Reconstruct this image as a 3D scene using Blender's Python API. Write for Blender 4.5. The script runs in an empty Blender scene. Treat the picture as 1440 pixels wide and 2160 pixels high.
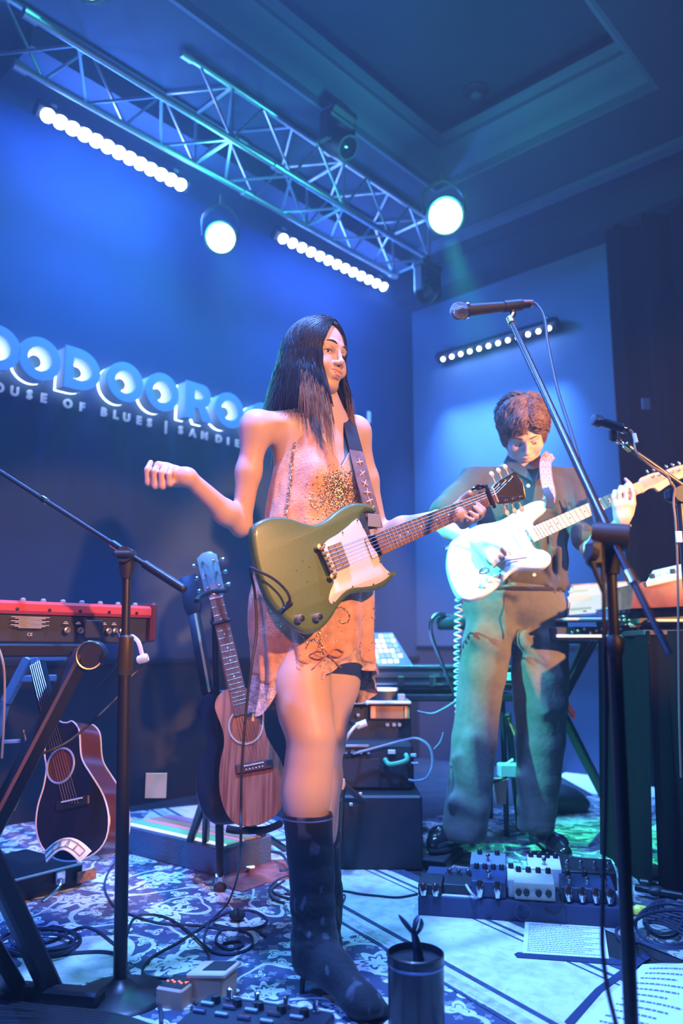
import bpy, math, random
import numpy as np
from math import sin, cos, pi, radians
from mathutils import Vector as V, Matrix, Euler, Quaternion
from mathutils.geometry import tessellate_polygon
random.seed(7); RNG = np.random.default_rng(7)
S = bpy.context.scene
COL = S.collection
# ------------------------------------------------------------------ camera
F = 1650.0; PITCH = radians(10.0); CH = 0.77          # focal length in px of a 1440x2160 frame; camera height over the stage
cd = bpy.data.cameras.new('camera'); cam = bpy.data.objects.new('camera', cd); COL.objects.link(cam)
cd.sensor_fit = 'VERTICAL'; cd.sensor_height = 36.0; cd.lens = 36.0 * F / 2160.0
cd.dof.use_dof = True; cd.dof.focus_distance = 2.12; cd.dof.aperture_fstop = 2.2
cd.clip_start = 0.02; cd.clip_end = 60
cam.location = (0, 0, CH); cam.rotation_euler = (radians(90) + PITCH, 0, 0)
S.camera = cam
# ------------------------------------------------------------------ world and exposure
S.view_settings.view_transform = 'Standard'; S.view_settings.look = 'None'
S.view_settings.gamma = 1.0; S.view_settings.use_curve_mapping = False
S.view_settings.exposure = 0.0
W = bpy.data.worlds.new('world'); S.world = W; W.use_nodes = True
W.node_tree.nodes['Background'].inputs[0].default_value = (0.008, 0.0095, 0.016, 1)
W.node_tree.nodes['Background'].inputs[1].default_value = 1.0
S.cycles.max_bounces = 6; S.cycles.diffuse_bounces = 3; S.cycles.glossy_bounces = 3
S.cycles.transparent_max_bounces = 8; S.cycles.volume_bounces = 0
S.cycles.use_denoising = True
S.cycles.sample_clamp_indirect = 4.0
# ------------------------------------------------------------------ room axes (the room stands 42.4 degrees round from the view)
A_ = radians(42.4)
U = V((sin(A_), cos(A_), 0)); Wd = V((cos(A_), -sin(A_), 0)); CORNER = V((0.565, 5.915, 0)); ZUP = V((0, 0, 1))
def R(a, b, z=0.0):      # a = distance from the side wall, b = distance from the back wall
    return CORNER - U * a + Wd * b + ZUP * z
def ray(px, py):
    x = (px - 720) / F; v = (1080 - py) / F
    return V((x, cos(PITCH) - v * sin(PITCH), sin(PITCH) + v * cos(PITCH)))
EYE = V((0, 0, CH))
def PY(px, py, Y):
    d = ray(px, py); return EYE + d * (Y / d.y)
def PZ(px, py, z=0.0):
    d = ray(px, py); return EYE + d * ((z - CH) / d.z)
def PP(px, py, p, n):
    d = ray(px, py); return EYE + d * ((V(p) - EYE).dot(n) / d.dot(n))
def PB(px, py, off=0.0): return PP(px, py, R(0, off), Wd)       # on the back wall
def PS(px, py, off=0.0): return PP(px, py, R(off, 0), U)        # on the side wall
# ------------------------------------------------------------------ lights
def aim(o, d):
    o.rotation_euler = V(d).to_track_quat('-Z', 'Y').to_euler()
def spot(name, loc, target, power, col, angle, blend=0.5, size=0.03, par=None):
    l = bpy.data.lights.new(name, 'SPOT'); l.energy = power; l.color = col; l.spot_size = radians(angle)
    l.spot_blend = blend; l.shadow_soft_size = size
    o = bpy.data.objects.new(name, l); COL.objects.link(o); o.location = loc; aim(o, V(target) - V(loc)); return o
def area(name, loc, target, power, col, sx, sy, spread=180):
    l = bpy.data.lights.new(name, 'AREA'); l.energy = power; l.color = col; l.shape = 'RECTANGLE'; l.size = sx; l.size_y = sy
    l.spread = radians(spread)
    o = bpy.data.objects.new(name, l); COL.objects.link(o); o.location = loc; aim(o, V(target) - V(loc)); return o
def point(name, loc, power, col, size=0.03):
    l = bpy.data.lights.new(name, 'POINT'); l.energy = power; l.color = col; l.shadow_soft_size = size
    o = bpy.data.objects.new(name, l); COL.objects.link(o); o.location = loc; return o
BLUE = (0.04, 0.17, 1.0); TEAL = (0.05, 0.75, 0.72); WARM = (1.0, 0.46, 0.17)
# LED bars (three, one metre long each), the round par cans, the front-of-house key light
BAR1 = (PB(88, 238, 0.30), PB(392, 396, 0.30)); BAR2 = (PB(588, 500, 0.30), PB(818, 610, 0.30)); BAR3 = (PS(924, 762, 0.10), PS(1168, 691, 0.10))
PAR = [PY(466, 502, 3.9), PY(940, 457, 3.75), PY(185, -58, 2.6)]
for bi, (p, q) in enumerate((BAR1, BAR2)):
    for k in range(4):
        c = p.lerp(q, (k + .5) / 4) + V((0.0, 0, -0.06)) + Wd * 0.03
        spot('led_light', c, c + V((0, 0, -1)) + Wd * 0.50, (60, 60)[bi], BLUE, 150, 0.7, 0.03)
        point('led_glow', c, (17, 13)[bi], (0.05, 0.20, 1.0), 0.03)
c = (BAR3[0] + BAR3[1]) / 2 - U * 0.05 + V((0, 0, -0.05))
area('wall_washer_light', c, c + V((0, 0, -1)) + U * 0.04, 70, (0.10, 0.30, 1.0), 1.0, 0.03, 55).rotation_euler = Matrix((tuple(Wd), tuple(U), (0, 0, 1))).transposed().to_euler()
for k in range(3): point('led_glow', BAR3[0].lerp(BAR3[1], (k + .5) / 3) - U * 0.05, 1.2, (0.16, 0.36, 1.0), 0.03)
spot('teal_side_light', (-2.6, 1.5, 3.0), (0.66, 2.92, 0.86), 2600, (0.10, 0.95, 0.80), 19, 0.7, 0.04)
spot('teal_par_light', PAR[0] + V((0.02, -0.08, -0.05)), PZ(700, 1900), 120, TEAL, 40, 0.8, 0.04)
spot('teal_par_light', PAR[1] + V((0, -0.05, -0.1)), PZ(1310, 1800), 800, (0.05, 0.9, 0.50), 26, 0.8, 0.04)
point('par_glow', PAR[0] + V((0.0, -0.12, -0.02)), 14, TEAL, 0.05)
point('par_glow', PAR[1] + V((0.0, -0.12, -0.02)), 24, TEAL, 0.05)
spot('teal_par_light', PAR[2], PY(120, 60, 3.4), 60, TEAL, 80, 0.8, 0.04)
point('par_glow', PAR[2] + V((0, -.1, 0)), 10, TEAL, 0.05)
spot('front_key_light', (1.75, -1.0, 2.15), (-0.10, 2.05, 1.13), 980, WARM, 24, 0.3, 0.05)
spot('added_man_key_light', (3.1, 0.3, 2.0), (1.20, 3.0, 1.26), 2300, WARM, 27, 0.4, 0.05)  # extra warm spot added for the man, apart from the front key
spot('blue_back_light', R(5.6, 0.5, 3.3), (-0.3, 2.2, 0.9), 650, BLUE, 60, 0.6, 0.05)
spot('blue_front_light', (-1.6, -0.8, 2.8), (0.2, 3.0, 0.3), 60, (0.10, 0.22, 1.0), 75, 0.8, 0.15)
spot('added_floor_light', (-0.25, 1.55, 3.5), (-0.2, 2.2, 0.0), 1150, (0.12, 0.30, 1.0), 80, 0.7, 0.08)  # added unseen blue spots, standing in for the bars' light on the floor
spot('added_floor_light', (0.9, 1.9, 3.5), (1.0, 2.9, 0.0), 420, (0.12, 0.30, 1.0), 70, 0.8, 0.08)  # second added spot, for the floor at the right
spot('pink_side_light', (-0.36, -0.9, 1.9), (-0.50, 2.3, 0.76), 170, (1.0, 0.25, 0.17), 25, 0.6, 0.05)

# ------------------------------------------------------------------ materials
MATS = {}
def mat(name, col, rough=0.6, metal=0.0, spec=0.5, var=0.0, vscale=20.0, bump=0.0, bscale=60.0, emit=None, estr=0.0, coat=0.0, sheen=0.0, sss=0.0, stretch=None, alpha=1.0):
    m = bpy.data.materials.new(name); m.use_nodes = True; nt = m.node_tree; b = nt.nodes['Principled BSDF']
    b.inputs['Base Color'].default_value = (*col, 1); b.inputs['Roughness'].default_value = rough
    b.inputs['Metallic'].default_value = metal; b.inputs['Specular IOR Level'].default_value = spec
    b.inputs['Coat Weight'].default_value = coat; b.inputs['Coat Roughness'].default_value = 0.08
    b.inputs['Sheen Weight'].default_value = sheen
    if sss: b.inputs['Subsurface Weight'].default_value = sss; b.inputs['Subsurface Radius'].default_value = (0.01, 0.004, 0.002)
    if alpha < 1: b.inputs['Alpha'].default_value = alpha
    if emit: b.inputs['Emission Color'].default_value = (*emit, 1); b.inputs['Emission Strength'].default_value = estr
    if var or bump:
        tc = nt.nodes.new('ShaderNodeTexCoord'); mp = nt.nodes.new('ShaderNodeMapping')
        nt.links.new(tc.outputs['Object'], mp.inputs[0])
        if stretch: mp.inputs['Scale'].default_value = stretch
    if var:
        n = nt.nodes.new('ShaderNodeTexNoise'); n.inputs['Scale'].default_value = vscale; n.inputs['Detail'].default_value = 5
        nt.links.new(mp.outputs[0], n.inputs['Vector'])
        r = nt.nodes.new('ShaderNodeValToRGB'); r.color_ramp.elements[0].position = 0.3; r.color_ramp.elements[1].position = 0.7
        r.color_ramp.elements[0].color = (*[max(0, c * (1 - var)) for c in col], 1)
        r.color_ramp.elements[1].color = (*[min(1, c * (1 + var)) for c in col], 1)
        nt.links.new(n.outputs['Fac'], r.inputs[0]); nt.links.new(r.outputs[0], b.inputs['Base Color'])
    if bump:
        n = nt.nodes.new('ShaderNodeTexNoise'); n.inputs['Scale'].default_value = bscale; n.inputs['Detail'].default_value = 4
        nt.links.new(mp.outputs[0], n.inputs['Vector'])
        bp = nt.nodes.new('ShaderNodeBump'); bp.inputs['Strength'].default_value = bump; bp.inputs['Distance'].default_value = 0.01
        nt.links.new(n.outputs['Fac'], bp.inputs['Height']); nt.links.new(bp.outputs[0], b.inputs['Normal'])
    MATS[name] = m; return m
def emis(name, col, s):
    return mat(name, (0.02, 0.02, 0.02), emit=col, estr=s)
BLACK = mat('black_powder_coat', (0.012, 0.012, 0.014), 0.38)
BLKPL = mat('black_plastic', (0.015, 0.015, 0.018), 0.5, var=0.2)
BLKGL = mat('black_gloss', (0.01, 0.01, 0.013), 0.12, coat=0.6)
RUB = mat('rubber', (0.02, 0.02, 0.022), 0.75)
CHROME = mat('chrome', (0.75, 0.75, 0.78), 0.15, 1.0)
STEEL = mat('brushed_steel', (0.45, 0.46, 0.5), 0.32, 1.0)
GOLDM = mat('warm_nickel', (0.85, 0.68, 0.42), 0.25, 1.0)
BRASS = mat('brass', (0.7, 0.5, 0.2), 0.3, 1.0)
WHITE = mat('white_plastic', (0.75, 0.74, 0.7), 0.45)
GREYP = mat('grey_plastic', (0.25, 0.26, 0.28), 0.5)
CABLE = mat('cable_rubber', (0.018, 0.018, 0.02), 0.5)
SILVER = mat('silver_paint', (0.5, 0.52, 0.56), 0.35, 0.6)
FABBLK = mat('black_cloth', (0.012, 0.012, 0.014), 0.95, bump=0.3, bscale=120, sheen=0.1)
PAPER = mat('paper', (0.85, 0.85, 0.82), 0.8)
INK = mat('printed_ink', (0.16, 0.17, 0.24), 0.8)
# ------------------------------------------------------------------ mesh builder
def smooth_poly(pts, n=6, closed=True):
    out = []; m = len(pts); P = [V(p) for p in pts]
    rng = range(m) if closed else range(m - 1)
    for i in rng:
        if closed: p0, p1, p2, p3 = P[i - 1], P[i], P[(i + 1) % m], P[(i + 2) % m]
        else: p0, p1, p2, p3 = P[max(i - 1, 0)], P[i], P[i + 1], P[min(i + 2, m - 1)]
        for k in range(n):
            t = k / n
            out.append(0.5 * ((2 * p1) + (p2 - p0) * t + (2 * p0 - 5 * p1 + 4 * p2 - p3) * t * t + (3 * p1 - p0 - 3 * p2 + p3) * t ** 3))
    if not closed: out.append(P[-1])
    return out
def curve(pts, n=6): return smooth_poly(pts, n, False)
def inset(poly, d):
    m = len(poly); area2 = sum(poly[i - 1][0] * poly[i][1] - poly[i][0] * poly[i - 1][1] for i in range(m))
    s = 1 if area2 > 0 else -1; out = []
    for i in range(m):
        a = V((poly[i][0] - poly[i - 1][0], poly[i][1] - poly[i - 1][1])); b = V((poly[(i + 1) % m][0] - poly[i][0], poly[(i + 1) % m][1] - poly[i][1]))
        if a.length < 1e-9: a = b
        if b.length < 1e-9: b = a
        t = (a.normalized() + b.normalized())
        if t.length < 1e-6: t = a
        t.normalize(); nrm = V((-t.y, t.x)) * s
        c = max(0.5, abs(nrm.dot(V((-a.normalized().y, a.normalized().x)) * s)))
        out.append((poly[i][0] + nrm.x * d / c, poly[i][1] + nrm.y * d / c))
    return out
def frame(o, x, y, z=None):
    x = V(x).normalized()
    if z is None:
        z = x.cross(V(y)).normalized()
    else: z = V(z).normalized()
    y = z.cross(x).normalized(); x = y.cross(z)
    return Matrix(((x.x, y.x, z.x, o[0]), (x.y, y.y, z.y, o[1]), (x.z, y.z, z.z, o[2]), (0, 0, 0, 1)))
class MB:
    def __init__(s, M=None): s.v = []; s.f = []; s.M = M
    def add(s, vs, fs):
        b = len(s.v)
        s.v += [tuple(s.M @ V(p)) if s.M is not None else tuple(p) for p in vs]
        s.f += [tuple(b + i for i in f) for f in fs]; return s
    def box(s, c, d, ch=0.0, M=None):
        hx, hy, hz = [q / 2 for q in d]; ch = min(ch, hx * .9, hy * .9, hz * .9); c = V(c)
        vs = []; fs = []
        if ch <= 0:
            vs = [V((x, y, z)) for x in (-hx, hx) for y in (-hy, hy) for z in (-hz, hz)]
            fs = [(0, 1, 3, 2), (4, 6, 7, 5), (0, 4, 5, 1), (2, 3, 7, 6), (0, 2, 6, 4), (1, 5, 7, 3)]
        else:
            ix = {}
            for x in (-1, 1):
                for y in (-1, 1):
                    for z in (-1, 1):
                        for a in range(3):
                            p = [x * (hx - ch), y * (hy - ch), z * (hz - ch)]; p[a] = (x * hx, y * hy, z * hz)[a]
                            ix[(x, y, z, a)] = len(vs); vs.append(V(p))
            for a in range(3):
                o1, o2 = [(1, 2), (2, 0), (0, 1)][a]
                for sg in (-1, 1):
                    q = []
                    for (i, j) in ((-1, -1), (1, -1), (1, 1), (-1, 1)):
                        k = [0, 0, 0]; k[a] = sg; k[o1] = i; k[o2] = j; q.append(ix[(*k, a)])
                    fs.append(tuple(q) if sg > 0 else tuple(q[::-1]))
            for a in range(3):
                o1, o2 = [(1, 2), (2, 0), (0, 1)][a]
                for i in (-1, 1):
                    for j in (-1, 1):
                        k1 = [0, 0, 0]; k2 = [0, 0, 0]; k1[a] = -1; k2[a] = 1; k1[o1] = k2[o1] = i; k1[o2] = k2[o2] = j
                        q = (ix[(*k1, o1)], ix[(*k2, o1)], ix[(*k2, o2)], ix[(*k1, o2)])
                        fs.append(q if i * j > 0 else q[::-1])
            for x in (-1, 1):
                for y in (-1, 1):
                    for z in (-1, 1):
                        q = (ix[(x, y, z, 0)], ix[(x, y, z, 1)], ix[(x, y, z, 2)]); fs.append(q if x * y * z > 0 else q[::-1])
        if M is not None: vs = [M @ p for p in vs]
        return s.add([p + c for p in vs], fs)
    def tube(s, pts, r, n=8, caps=True, closed=False, flat=None):
        P = [V(p) for p in pts]; m = len(P); rs = r if isinstance(r, (list, tuple)) else [r] * m
        vs = []; fs = []; T = []
        for i in range(m):
            if closed: t = P[(i + 1) % m] - P[i - 1]
            else: t = P[min(i + 1, m - 1)] - P[max(i - 1, 0)]
            T.append(t.normalized() if t.length > 1e-9 else V((0, 0, 1)))
        a = V((0, 0, 1)) if abs(T[0].z) < 0.9 else V((1, 0, 0)); u = T[0].cross(a).normalized()
        for i in range(m):
            u = (u - T[i] * u.dot(T[i])); u = u.normalized() if u.length > 1e-6 else T[i].orthogonal().normalized()
            w = T[i].cross(u)
            if flat: uu, ww = flat
            else: uu, ww = 1, 1
            for k in range(n):
                an = 2 * pi * k / n; vs.append(P[i] + (u * cos(an) * uu + w * sin(an) * ww) * rs[i])
        for i in range(m if closed else m - 1):
            j = (i + 1) % m
            for k in range(n): fs.append((i * n + k, i * n + (k + 1) % n, j * n + (k + 1) % n, j * n + k))
        if caps and not closed: fs.append(tuple(range(n))[::-1]); fs.append(tuple((m - 1) * n + k for k in range(n)))
        return s.add(vs, fs)
    def cyl(s, p0, p1, r0, r1=None, n=16): return s.tube([p0, p1], [r0, r1 if r1 is not None else r0], n)
    def lathe(s, prof, n=24, M=None):
        vs = []; fs = []; m = len(prof)
        for (r, z) in prof:
            for k in range(n): vs.append(V((r * cos(2 * pi * k / n), r * sin(2 * pi * k / n), z)))
        for i in range(m - 1):
            for k in range(n): fs.append((i * n + k, i * n + (k + 1) % n, (i + 1) * n + (k + 1) % n, (i + 1) * n + k))
        if prof[0][0] > 1e-5: fs.append(tuple(range(n))[::-1])
        if prof[-1][0] > 1e-5: fs.append(tuple((m - 1) * n + k for k in range(n)))
        if M is not None: vs = [M @ p for p in vs]
        return s.add(vs, fs)
    def prism(s, poly, z0, z1, M=None, bev=0.0, holes=(), steps=2):
        poly = [(p[0], p[1]) for p in poly]; holes = [[(p[0], p[1]) for p in h] for h in holes]
        loops = [poly] + holes; rings = []
        if bev > 0:
            lev = [(bev * (1 - cos(a)), bev * (1 - sin(a))) for a in [pi / 2 * (1 - k / steps) for k in range(steps + 1)]]
            # bottom: inset bev at z0 -> inset 0 at z0+bev
            prof = [(bev - bev * sin(pi / 2 * k / steps), z0 + bev - bev * cos(pi / 2 * k / steps)) for k in range(steps + 1)]
            prof += [(bev - bev * cos(pi / 2 * k / steps), z1 - bev + bev * sin(pi / 2 * k / steps)) for k in range(steps + 1)]
        else: prof = [(0, z0), (0, z1)]
        vs = []; fs = []; idx = []
        for li, lp in enumerate(loops):
            rr = []
            for (d, z) in prof:
                q = inset(lp, d if li == 0 else -d) if d > 1e-7 else lp
                rr.append((len(vs), q)); vs += [V((x, y, z)) for x, y in q]
            idx.append(rr); m = len(lp)
            ar = sum(lp[i - 1][0] * lp[i][1] - lp[i][0] * lp[i - 1][1] for i in range(m)); fl = (ar > 0) != (li > 0)
            for a in range(len(prof) - 1):
                b0, b1 = rr[a][0], rr[a + 1][0]
                for i in range(m):
                    j = (i + 1) % m; q = (b0 + i, b0 + j, b1 + j, b1 + i); fs.append(q if fl else q[::-1])
        for top in (0, 1):
            k = len(prof) - 1 if top else 0
            tl = [[V((x, y, 0)) for x, y in idx[li][k][1]] for li in range(len(loops))]
            mp = [];
            for li in range(len(loops)): mp += [idx[li][k][0] + i for i in range(len(loops[li]))]
            for t in tessellate_polygon(tl):
                a, b, c = [mp[i] for i in t]; nz = (vs[b] - vs[a]).cross(vs[c] - vs[a]).z
                fs.append((a, b, c) if (nz > 0) == bool(top) else (a, c, b))
        if M is not None: vs = [M @ p for p in vs]
        return s.add(vs, fs)
    def sph(s, c, r, n=12, sc=(1, 1, 1), M=None):
        prof = [(max(r * sin(pi * i / (n // 2 + 1)), 0), -r * cos(pi * i / (n // 2 + 1))) for i in range(n // 2 + 2)]
        m = Matrix.Translation(V(c)) @ (M if M is not None else Matrix.Identity(4)) @ Matrix.Diagonal((*sc, 1))
        return s.lathe([(p[0] if p[0] > 1e-6 else 1e-6, p[1]) for p in prof], n, m)
    def build(s, name, m, par=None, label=None, cat=None, group=None, kind=None, ang=40):
        me = bpy.data.meshes.new(name); me.from_pydata(s.v, [], s.f)
        if m is not None: me.materials.append(m)
        return finish(name, me, par, label, cat, group, kind, ang)
def finish(name, me, par=None, label=None, cat=None, group=None, kind=None, ang=40):
    me.polygons.foreach_set('use_smooth', [True] * len(me.polygons))
    if ang: me.set_sharp_from_angle(angle=radians(ang))
    o = bpy.data.objects.new(name, me); COL.objects.link(o)
    if par is not None: attach(o, par)
    tag(o, label, cat, group, kind); return o
def attach(o, par):
    o.parent = par       # vertices are in world space; a mesh parent already sits at the world origin
    if par.type == 'EMPTY': o.matrix_parent_inverse = Matrix.Translation(-par.location)
def tag(o, label=None, cat=None, group=None, kind=None):
    if label: o['label'] = label
    if cat: o['category'] = cat
    if group: o['group'] = group
    if kind: o['kind'] = kind
def thing(name, label, cat, loc, group=None):
    o = bpy.data.objects.new(name, None); COL.objects.link(o); o.location = loc; o.empty_display_size = 0.05
    tag(o, label, cat, group); return o
FONTC = {}
def text_mb(txt, size, depth, M, offset=0.0, width=1.0, sp=1.0, align='LEFT'):
    cu = bpy.data.curves.new('t', 'FONT'); cu.body = txt; cu.size = size; cu.extrude = depth / 2; cu.offset = offset
    cu.space_character = sp; cu.align_x = align; cu.resolution_u = 3
    o = bpy.data.objects.new('t', cu); COL.objects.link(o); dg = bpy.context.evaluated_depsgraph_get()
    me = bpy.data.meshes.new_from_object(o.evaluated_get(dg)); mb = MB()
    mm = M @ Matrix.Diagonal((width, 1, 1, 1))
    mb.add([mm @ v.co for v in me.vertices], [tuple(p.vertices) for p in me.polygons])
    bpy.data.objects.remove(o); bpy.data.curves.remove(cu); bpy.data.meshes.remove(me); return mb

# ================================================================== THE SETTING
def nodes_of(m): return m.node_tree, m.node_tree.nodes['Principled BSDF']
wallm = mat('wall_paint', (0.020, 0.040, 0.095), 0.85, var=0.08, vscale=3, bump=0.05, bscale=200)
wainm = mat('wainscot_black', (0.006, 0.008, 0.014), 0.6, var=0.2, vscale=6)
ceilm = mat('ceiling_paint', (0.026, 0.032, 0.055), 0.9, var=0.1, vscale=2)
trimm = mat('moulding_paint', (0.07, 0.085, 0.13), 0.7)
curtm = mat('black_drape', (0.005, 0.0045, 0.0045), 1.0, spec=.05, bump=0.2)
floorm = mat('stage_floor', (0.03, 0.03, 0.035), 0.45, var=0.3, vscale=9, bump=0.05)
def rbox(mb, a0, a1, b0, b1, z0, z1):      # box in room axes
    M = frame(R(0, 0), -U, Wd, (0, 0, 1)) if False else None
    vs = [R(a, b, z) for a in (a0, a1) for b in (b0, b1) for z in (z0, z1)]
    fs = [(0, 1, 3, 2), (4, 6, 7, 5), (0, 4, 5, 1), (2, 3, 7, 6), (0, 2, 6, 4), (1, 5, 7, 3)]
    return mb.add(vs, [f[::-1] for f in fs])
def struct(name, mb, m): return mb.build(name, m, kind='structure', ang=30)
mb = MB(); mb.box((0, 3.6, -0.06), (11, 6.8, 0.12)); struct('floor', mb, floorm)
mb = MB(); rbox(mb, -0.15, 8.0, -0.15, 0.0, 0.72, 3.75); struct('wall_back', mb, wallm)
mb = MB(); rbox(mb, -0.15, 0.0, -0.15, 5.0, 0.78, 3.75); struct('wall_right', mb, mat('side_wall_lit_paint', (0.10, 0.15, 0.21), 0.85, var=.06, vscale=3))  # lighter than the back wall: the LED wash is put into the paint
mb = MB(); rbox(mb, 0.0, 8.0, -0.15, 0.02, 0.0, 0.72); rbox(mb, 0.0, 8.0, -0.15, 0.035, 0.70, 0.725); struct('baseboard_back', mb, wainm)
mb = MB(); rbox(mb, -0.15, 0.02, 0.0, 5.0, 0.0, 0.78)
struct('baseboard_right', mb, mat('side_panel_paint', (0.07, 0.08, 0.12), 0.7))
mb = MB(); rbox(mb, 0.0, 0.035, 0.02, 5.0, 0.775, 0.80); struct('trim_1', mb, wainm)
# black drape down the right, hung in folds
mb = MB(); n = 150; vs = []; fs = []
for i in range(n + 1):
    b = 1.68 + 3.3 * i / n; a = 0.13 + 0.045 * sin(i * 0.62) + 0.02 * sin(i * 1.7 + 1)
    for j, z in enumerate((0.005, 1.2, 2.4, 3.45)): vs.append(R(a + 0.01 * sin(i * .9 + j), b, z))
for i in range(n):
    for j in range(3): q = i * 4 + j; fs.append((q, q + 1, q + 5, q + 4))
mb.add(vs, fs); o = mb.build('black_drape', curtm, label='black full-height drape hanging at the right end of the blue side wall', cat='drape', ang=0)
# ceiling: slab, recessed coffer with crown moulding, stepped soffits along the side wall
ZC = 3.57; ca0, ca1, cb0, cb1 = 1.06, 7.6, 1.0, 2.38
mb = MB()
rbox(mb, 0.55, 8.0, -0.1, cb0, ZC, ZC + .1); rbox(mb, 0.55, 8.0, cb1, 6.5, ZC, ZC + .1); rbox(mb, .55, ca0, cb0, cb1, ZC, ZC + .1); rbox(mb, ca1, 8.0, cb0, cb1, ZC, ZC + .1)
rbox(mb, ca0 - .1, 8.0, cb0 - .1, cb1 + .1, ZC + .42, ZC + .5)
rbox(mb, ca0 - .1, ca0, cb0 - .1, cb1 + .1, ZC + .1, ZC + .42); rbox(mb, ca0, ca1, cb0 - .1, cb0, ZC + .1, ZC + .42); rbox(mb, ca0, ca1, cb1, cb1 + .1, ZC + .1, ZC + .42)
rbox(mb, ca1, ca1 + .1, cb0 - .1, cb1 + .1, ZC + .1, ZC + .42)
rbox(mb, 0.22, .55, -0.1, 6.5, ZC + .06, ZC + .16)
struct('ceiling', mb, ceilm)
def crown(name, p, q, inw, h=0.26, out=0.0):
    mb = MB(); prof = [(0, 0), (.02, .0), (.02, .05), (.04, .07), (.055, .12), (.09, .17), (.12, .19), (.12, .22), (.15, h), (0, h)]
    vs = []; d = (q - p).normalized()
    for k, e in ((0, p), (1, q)):
        for (o_, z) in prof: vs.append(e + inw * o_ + ZUP * z + d * (o_ if k == 0 else -o_) * (1 if out == 0 else 0))
    m = len(prof); fs = [(i, (i + 1) % m, m + (i + 1) % m, m + i) for i in range(m)] + [tuple(range(m))[::-1], tuple(range(m, 2 * m))]
    mb.add(vs, fs); return struct(name, mb, trimm)
crown('trim_2', R(ca0, cb0, ZC), R(ca0, cb1, ZC), -U)
crown('trim_3', R(ca0, cb0, ZC), R(ca1, cb0, ZC), Wd)
crown('trim_4', R(ca0, cb1, ZC), R(ca1, cb1, ZC), -Wd)
mb = MB(); rbox(mb, 0.0, .22, -.05, 6.5, ZC - .13, ZC + .15); struct('trim_5', mb, ceilm)
mb = MB(); rbox(mb, 0.52, .60, -.05, 6.5, ZC - .035, ZC + .02); struct('trim_6', mb, trimm)
mb = MB(); rbox(mb, 0.6, 3.4, 0.0, .45, ZC - .12, ZC); struct('trim_7', mb, ceilm)
# haze that fills the room
hz = bpy.data.materials.new('stage_haze'); hz.use_nodes = True; nt = hz.node_tree
for n_ in list(nt.nodes): nt.nodes.remove(n_)
out = nt.nodes.new('ShaderNodeOutputMaterial'); vsn = nt.nodes.new('ShaderNodeVolumeScatter')
vsn.inputs['Color'].default_value = (0.85, 0.9, 1, 1); vsn.inputs['Density'].default_value = 0.0135; vsn.inputs['Anisotropy'].default_value = 0.25
nt.links.new(vsn.outputs[0], out.inputs['Volume'])
mb = MB(); mb.box((0.3, 2.6, 2.05), (7.4, 7.4, 4.0)); hzo = mb.build('stage_haze', hz, label='thin stage haze hanging in the coloured light all over the stage', cat='haze', kind='stuff', ang=0)
# ---------------- fixtures
lensm = emis('led_lens', (0.62, 0.78, 1.0), 22)
def led_bar(p, q, toward, n, label, r):
    d = (q - p).normalized(); L = (q - p).length
    t = thing('led_bar', label, 'stage light', (p + q) / 2, 'led bars on the walls')
    up = -V(toward).normalized(); side = d.cross(up)
    M = frame((p + q) / 2, d, side)
    M = Matrix(((d.x, side.x, up.x, (p.x + q.x) / 2), (d.y, side.y, up.y, (p.y + q.y) / 2), (d.z, side.z, up.z, (p.z + q.z) / 2), (0, 0, 0, 1)))
    mb = MB(M); mb.box((0, 0, 0.045), (L + .05, .07, .06), .006); mb.build('housing', BLACK, t)
    for s_ in (-1, 1):
        mb = MB(M); mb.box((s_ * (L / 2 - .06), 0, .085), (.03, .1, .025), .004); mb.cyl((s_ * (L / 2 - .06), 0, .085), (s_ * (L / 2 - .06), 0, .15), .008, n=8); mb.build('bracket', STEEL, t)
    for k in range(n):
        mb = MB(M); x = (-.5 + (k + .5) / n) * L
        mb.lathe([(0.0, -.006), (r * .6, -.004), (r, .006), (r * .9, .02), (0.0, .02)], 12, Matrix.Translation((x, 0, 0))); mb.build('lens', lensm, t)
    return t
led_bar(*BAR1, V((0, 0, -1)) + Wd * .9 - U * .15, 13, 'left of the two long LED light bars glowing white on the back wall', .034)
led_bar(*BAR2, V((0, 0, -1)) + Wd * .9 - U * .15, 13, 'right of the two LED light bars on the back wall, beside a round teal lamp', .031)
led_bar(*BAR3, V((0, 0, -1)) - U * .7, 12, 'row of small round LED lamps high on the side wall above the man', .014)
parl = emis('teal_lamp_face', (0.55, 1.0, 0.95), 14)
def par_can(c, d, r, label, hang=0.0):
    t = thing('par_can', label, 'stage light', c, 'round teal stage lamps'); d = V(d).normalized()
    q = d.to_track_quat('Z', 'Y').to_matrix().to_4x4(); M = Matrix.Translation(c) @ q
    mb = MB(M); mb.lathe([(r * .5, -.16), (r * .8, -.15), (r * 1.08, -.1), (r * 1.12, 0), (r * 1.0, 0), (r * .98, -.02), (0, -.03)], 24); mb.build('body', BLACK, t)
    mb = MB(M); mb.lathe([(r * .96, -.018), (r * .8, -.004), (r * .4, .004), (0, .006)], 24); mb.build('lamp_face', parl, t)
    mb = MB(); s_ = d.cross(ZUP).normalized()
    yk = [c + s_ * r * 1.2 - d * .06, c + s_ * r * 1.2 + ZUP * .12 - d * .06, c + ZUP * .2 - d * .06, c - s_ * r * 1.2 + ZUP * .12 - d * .06, c - s_ * r * 1.2 - d * .06]
    mb.tube(curve(yk, 4), .008, 6); mb.cyl(c + ZUP * .2 - d * .06, c + ZUP * (.26 + hang) - d * .06, .012, n=8); mb.build('yoke', BLACK, t)
par_can(PAR[0], V((.25, -1, -.55)), .078, 'oval-looking teal lamp between the two LED bars')
par_can(PAR[1], V((.05, -1, -.75)), .088, 'big round teal lamp glowing at the end of the truss')
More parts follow.
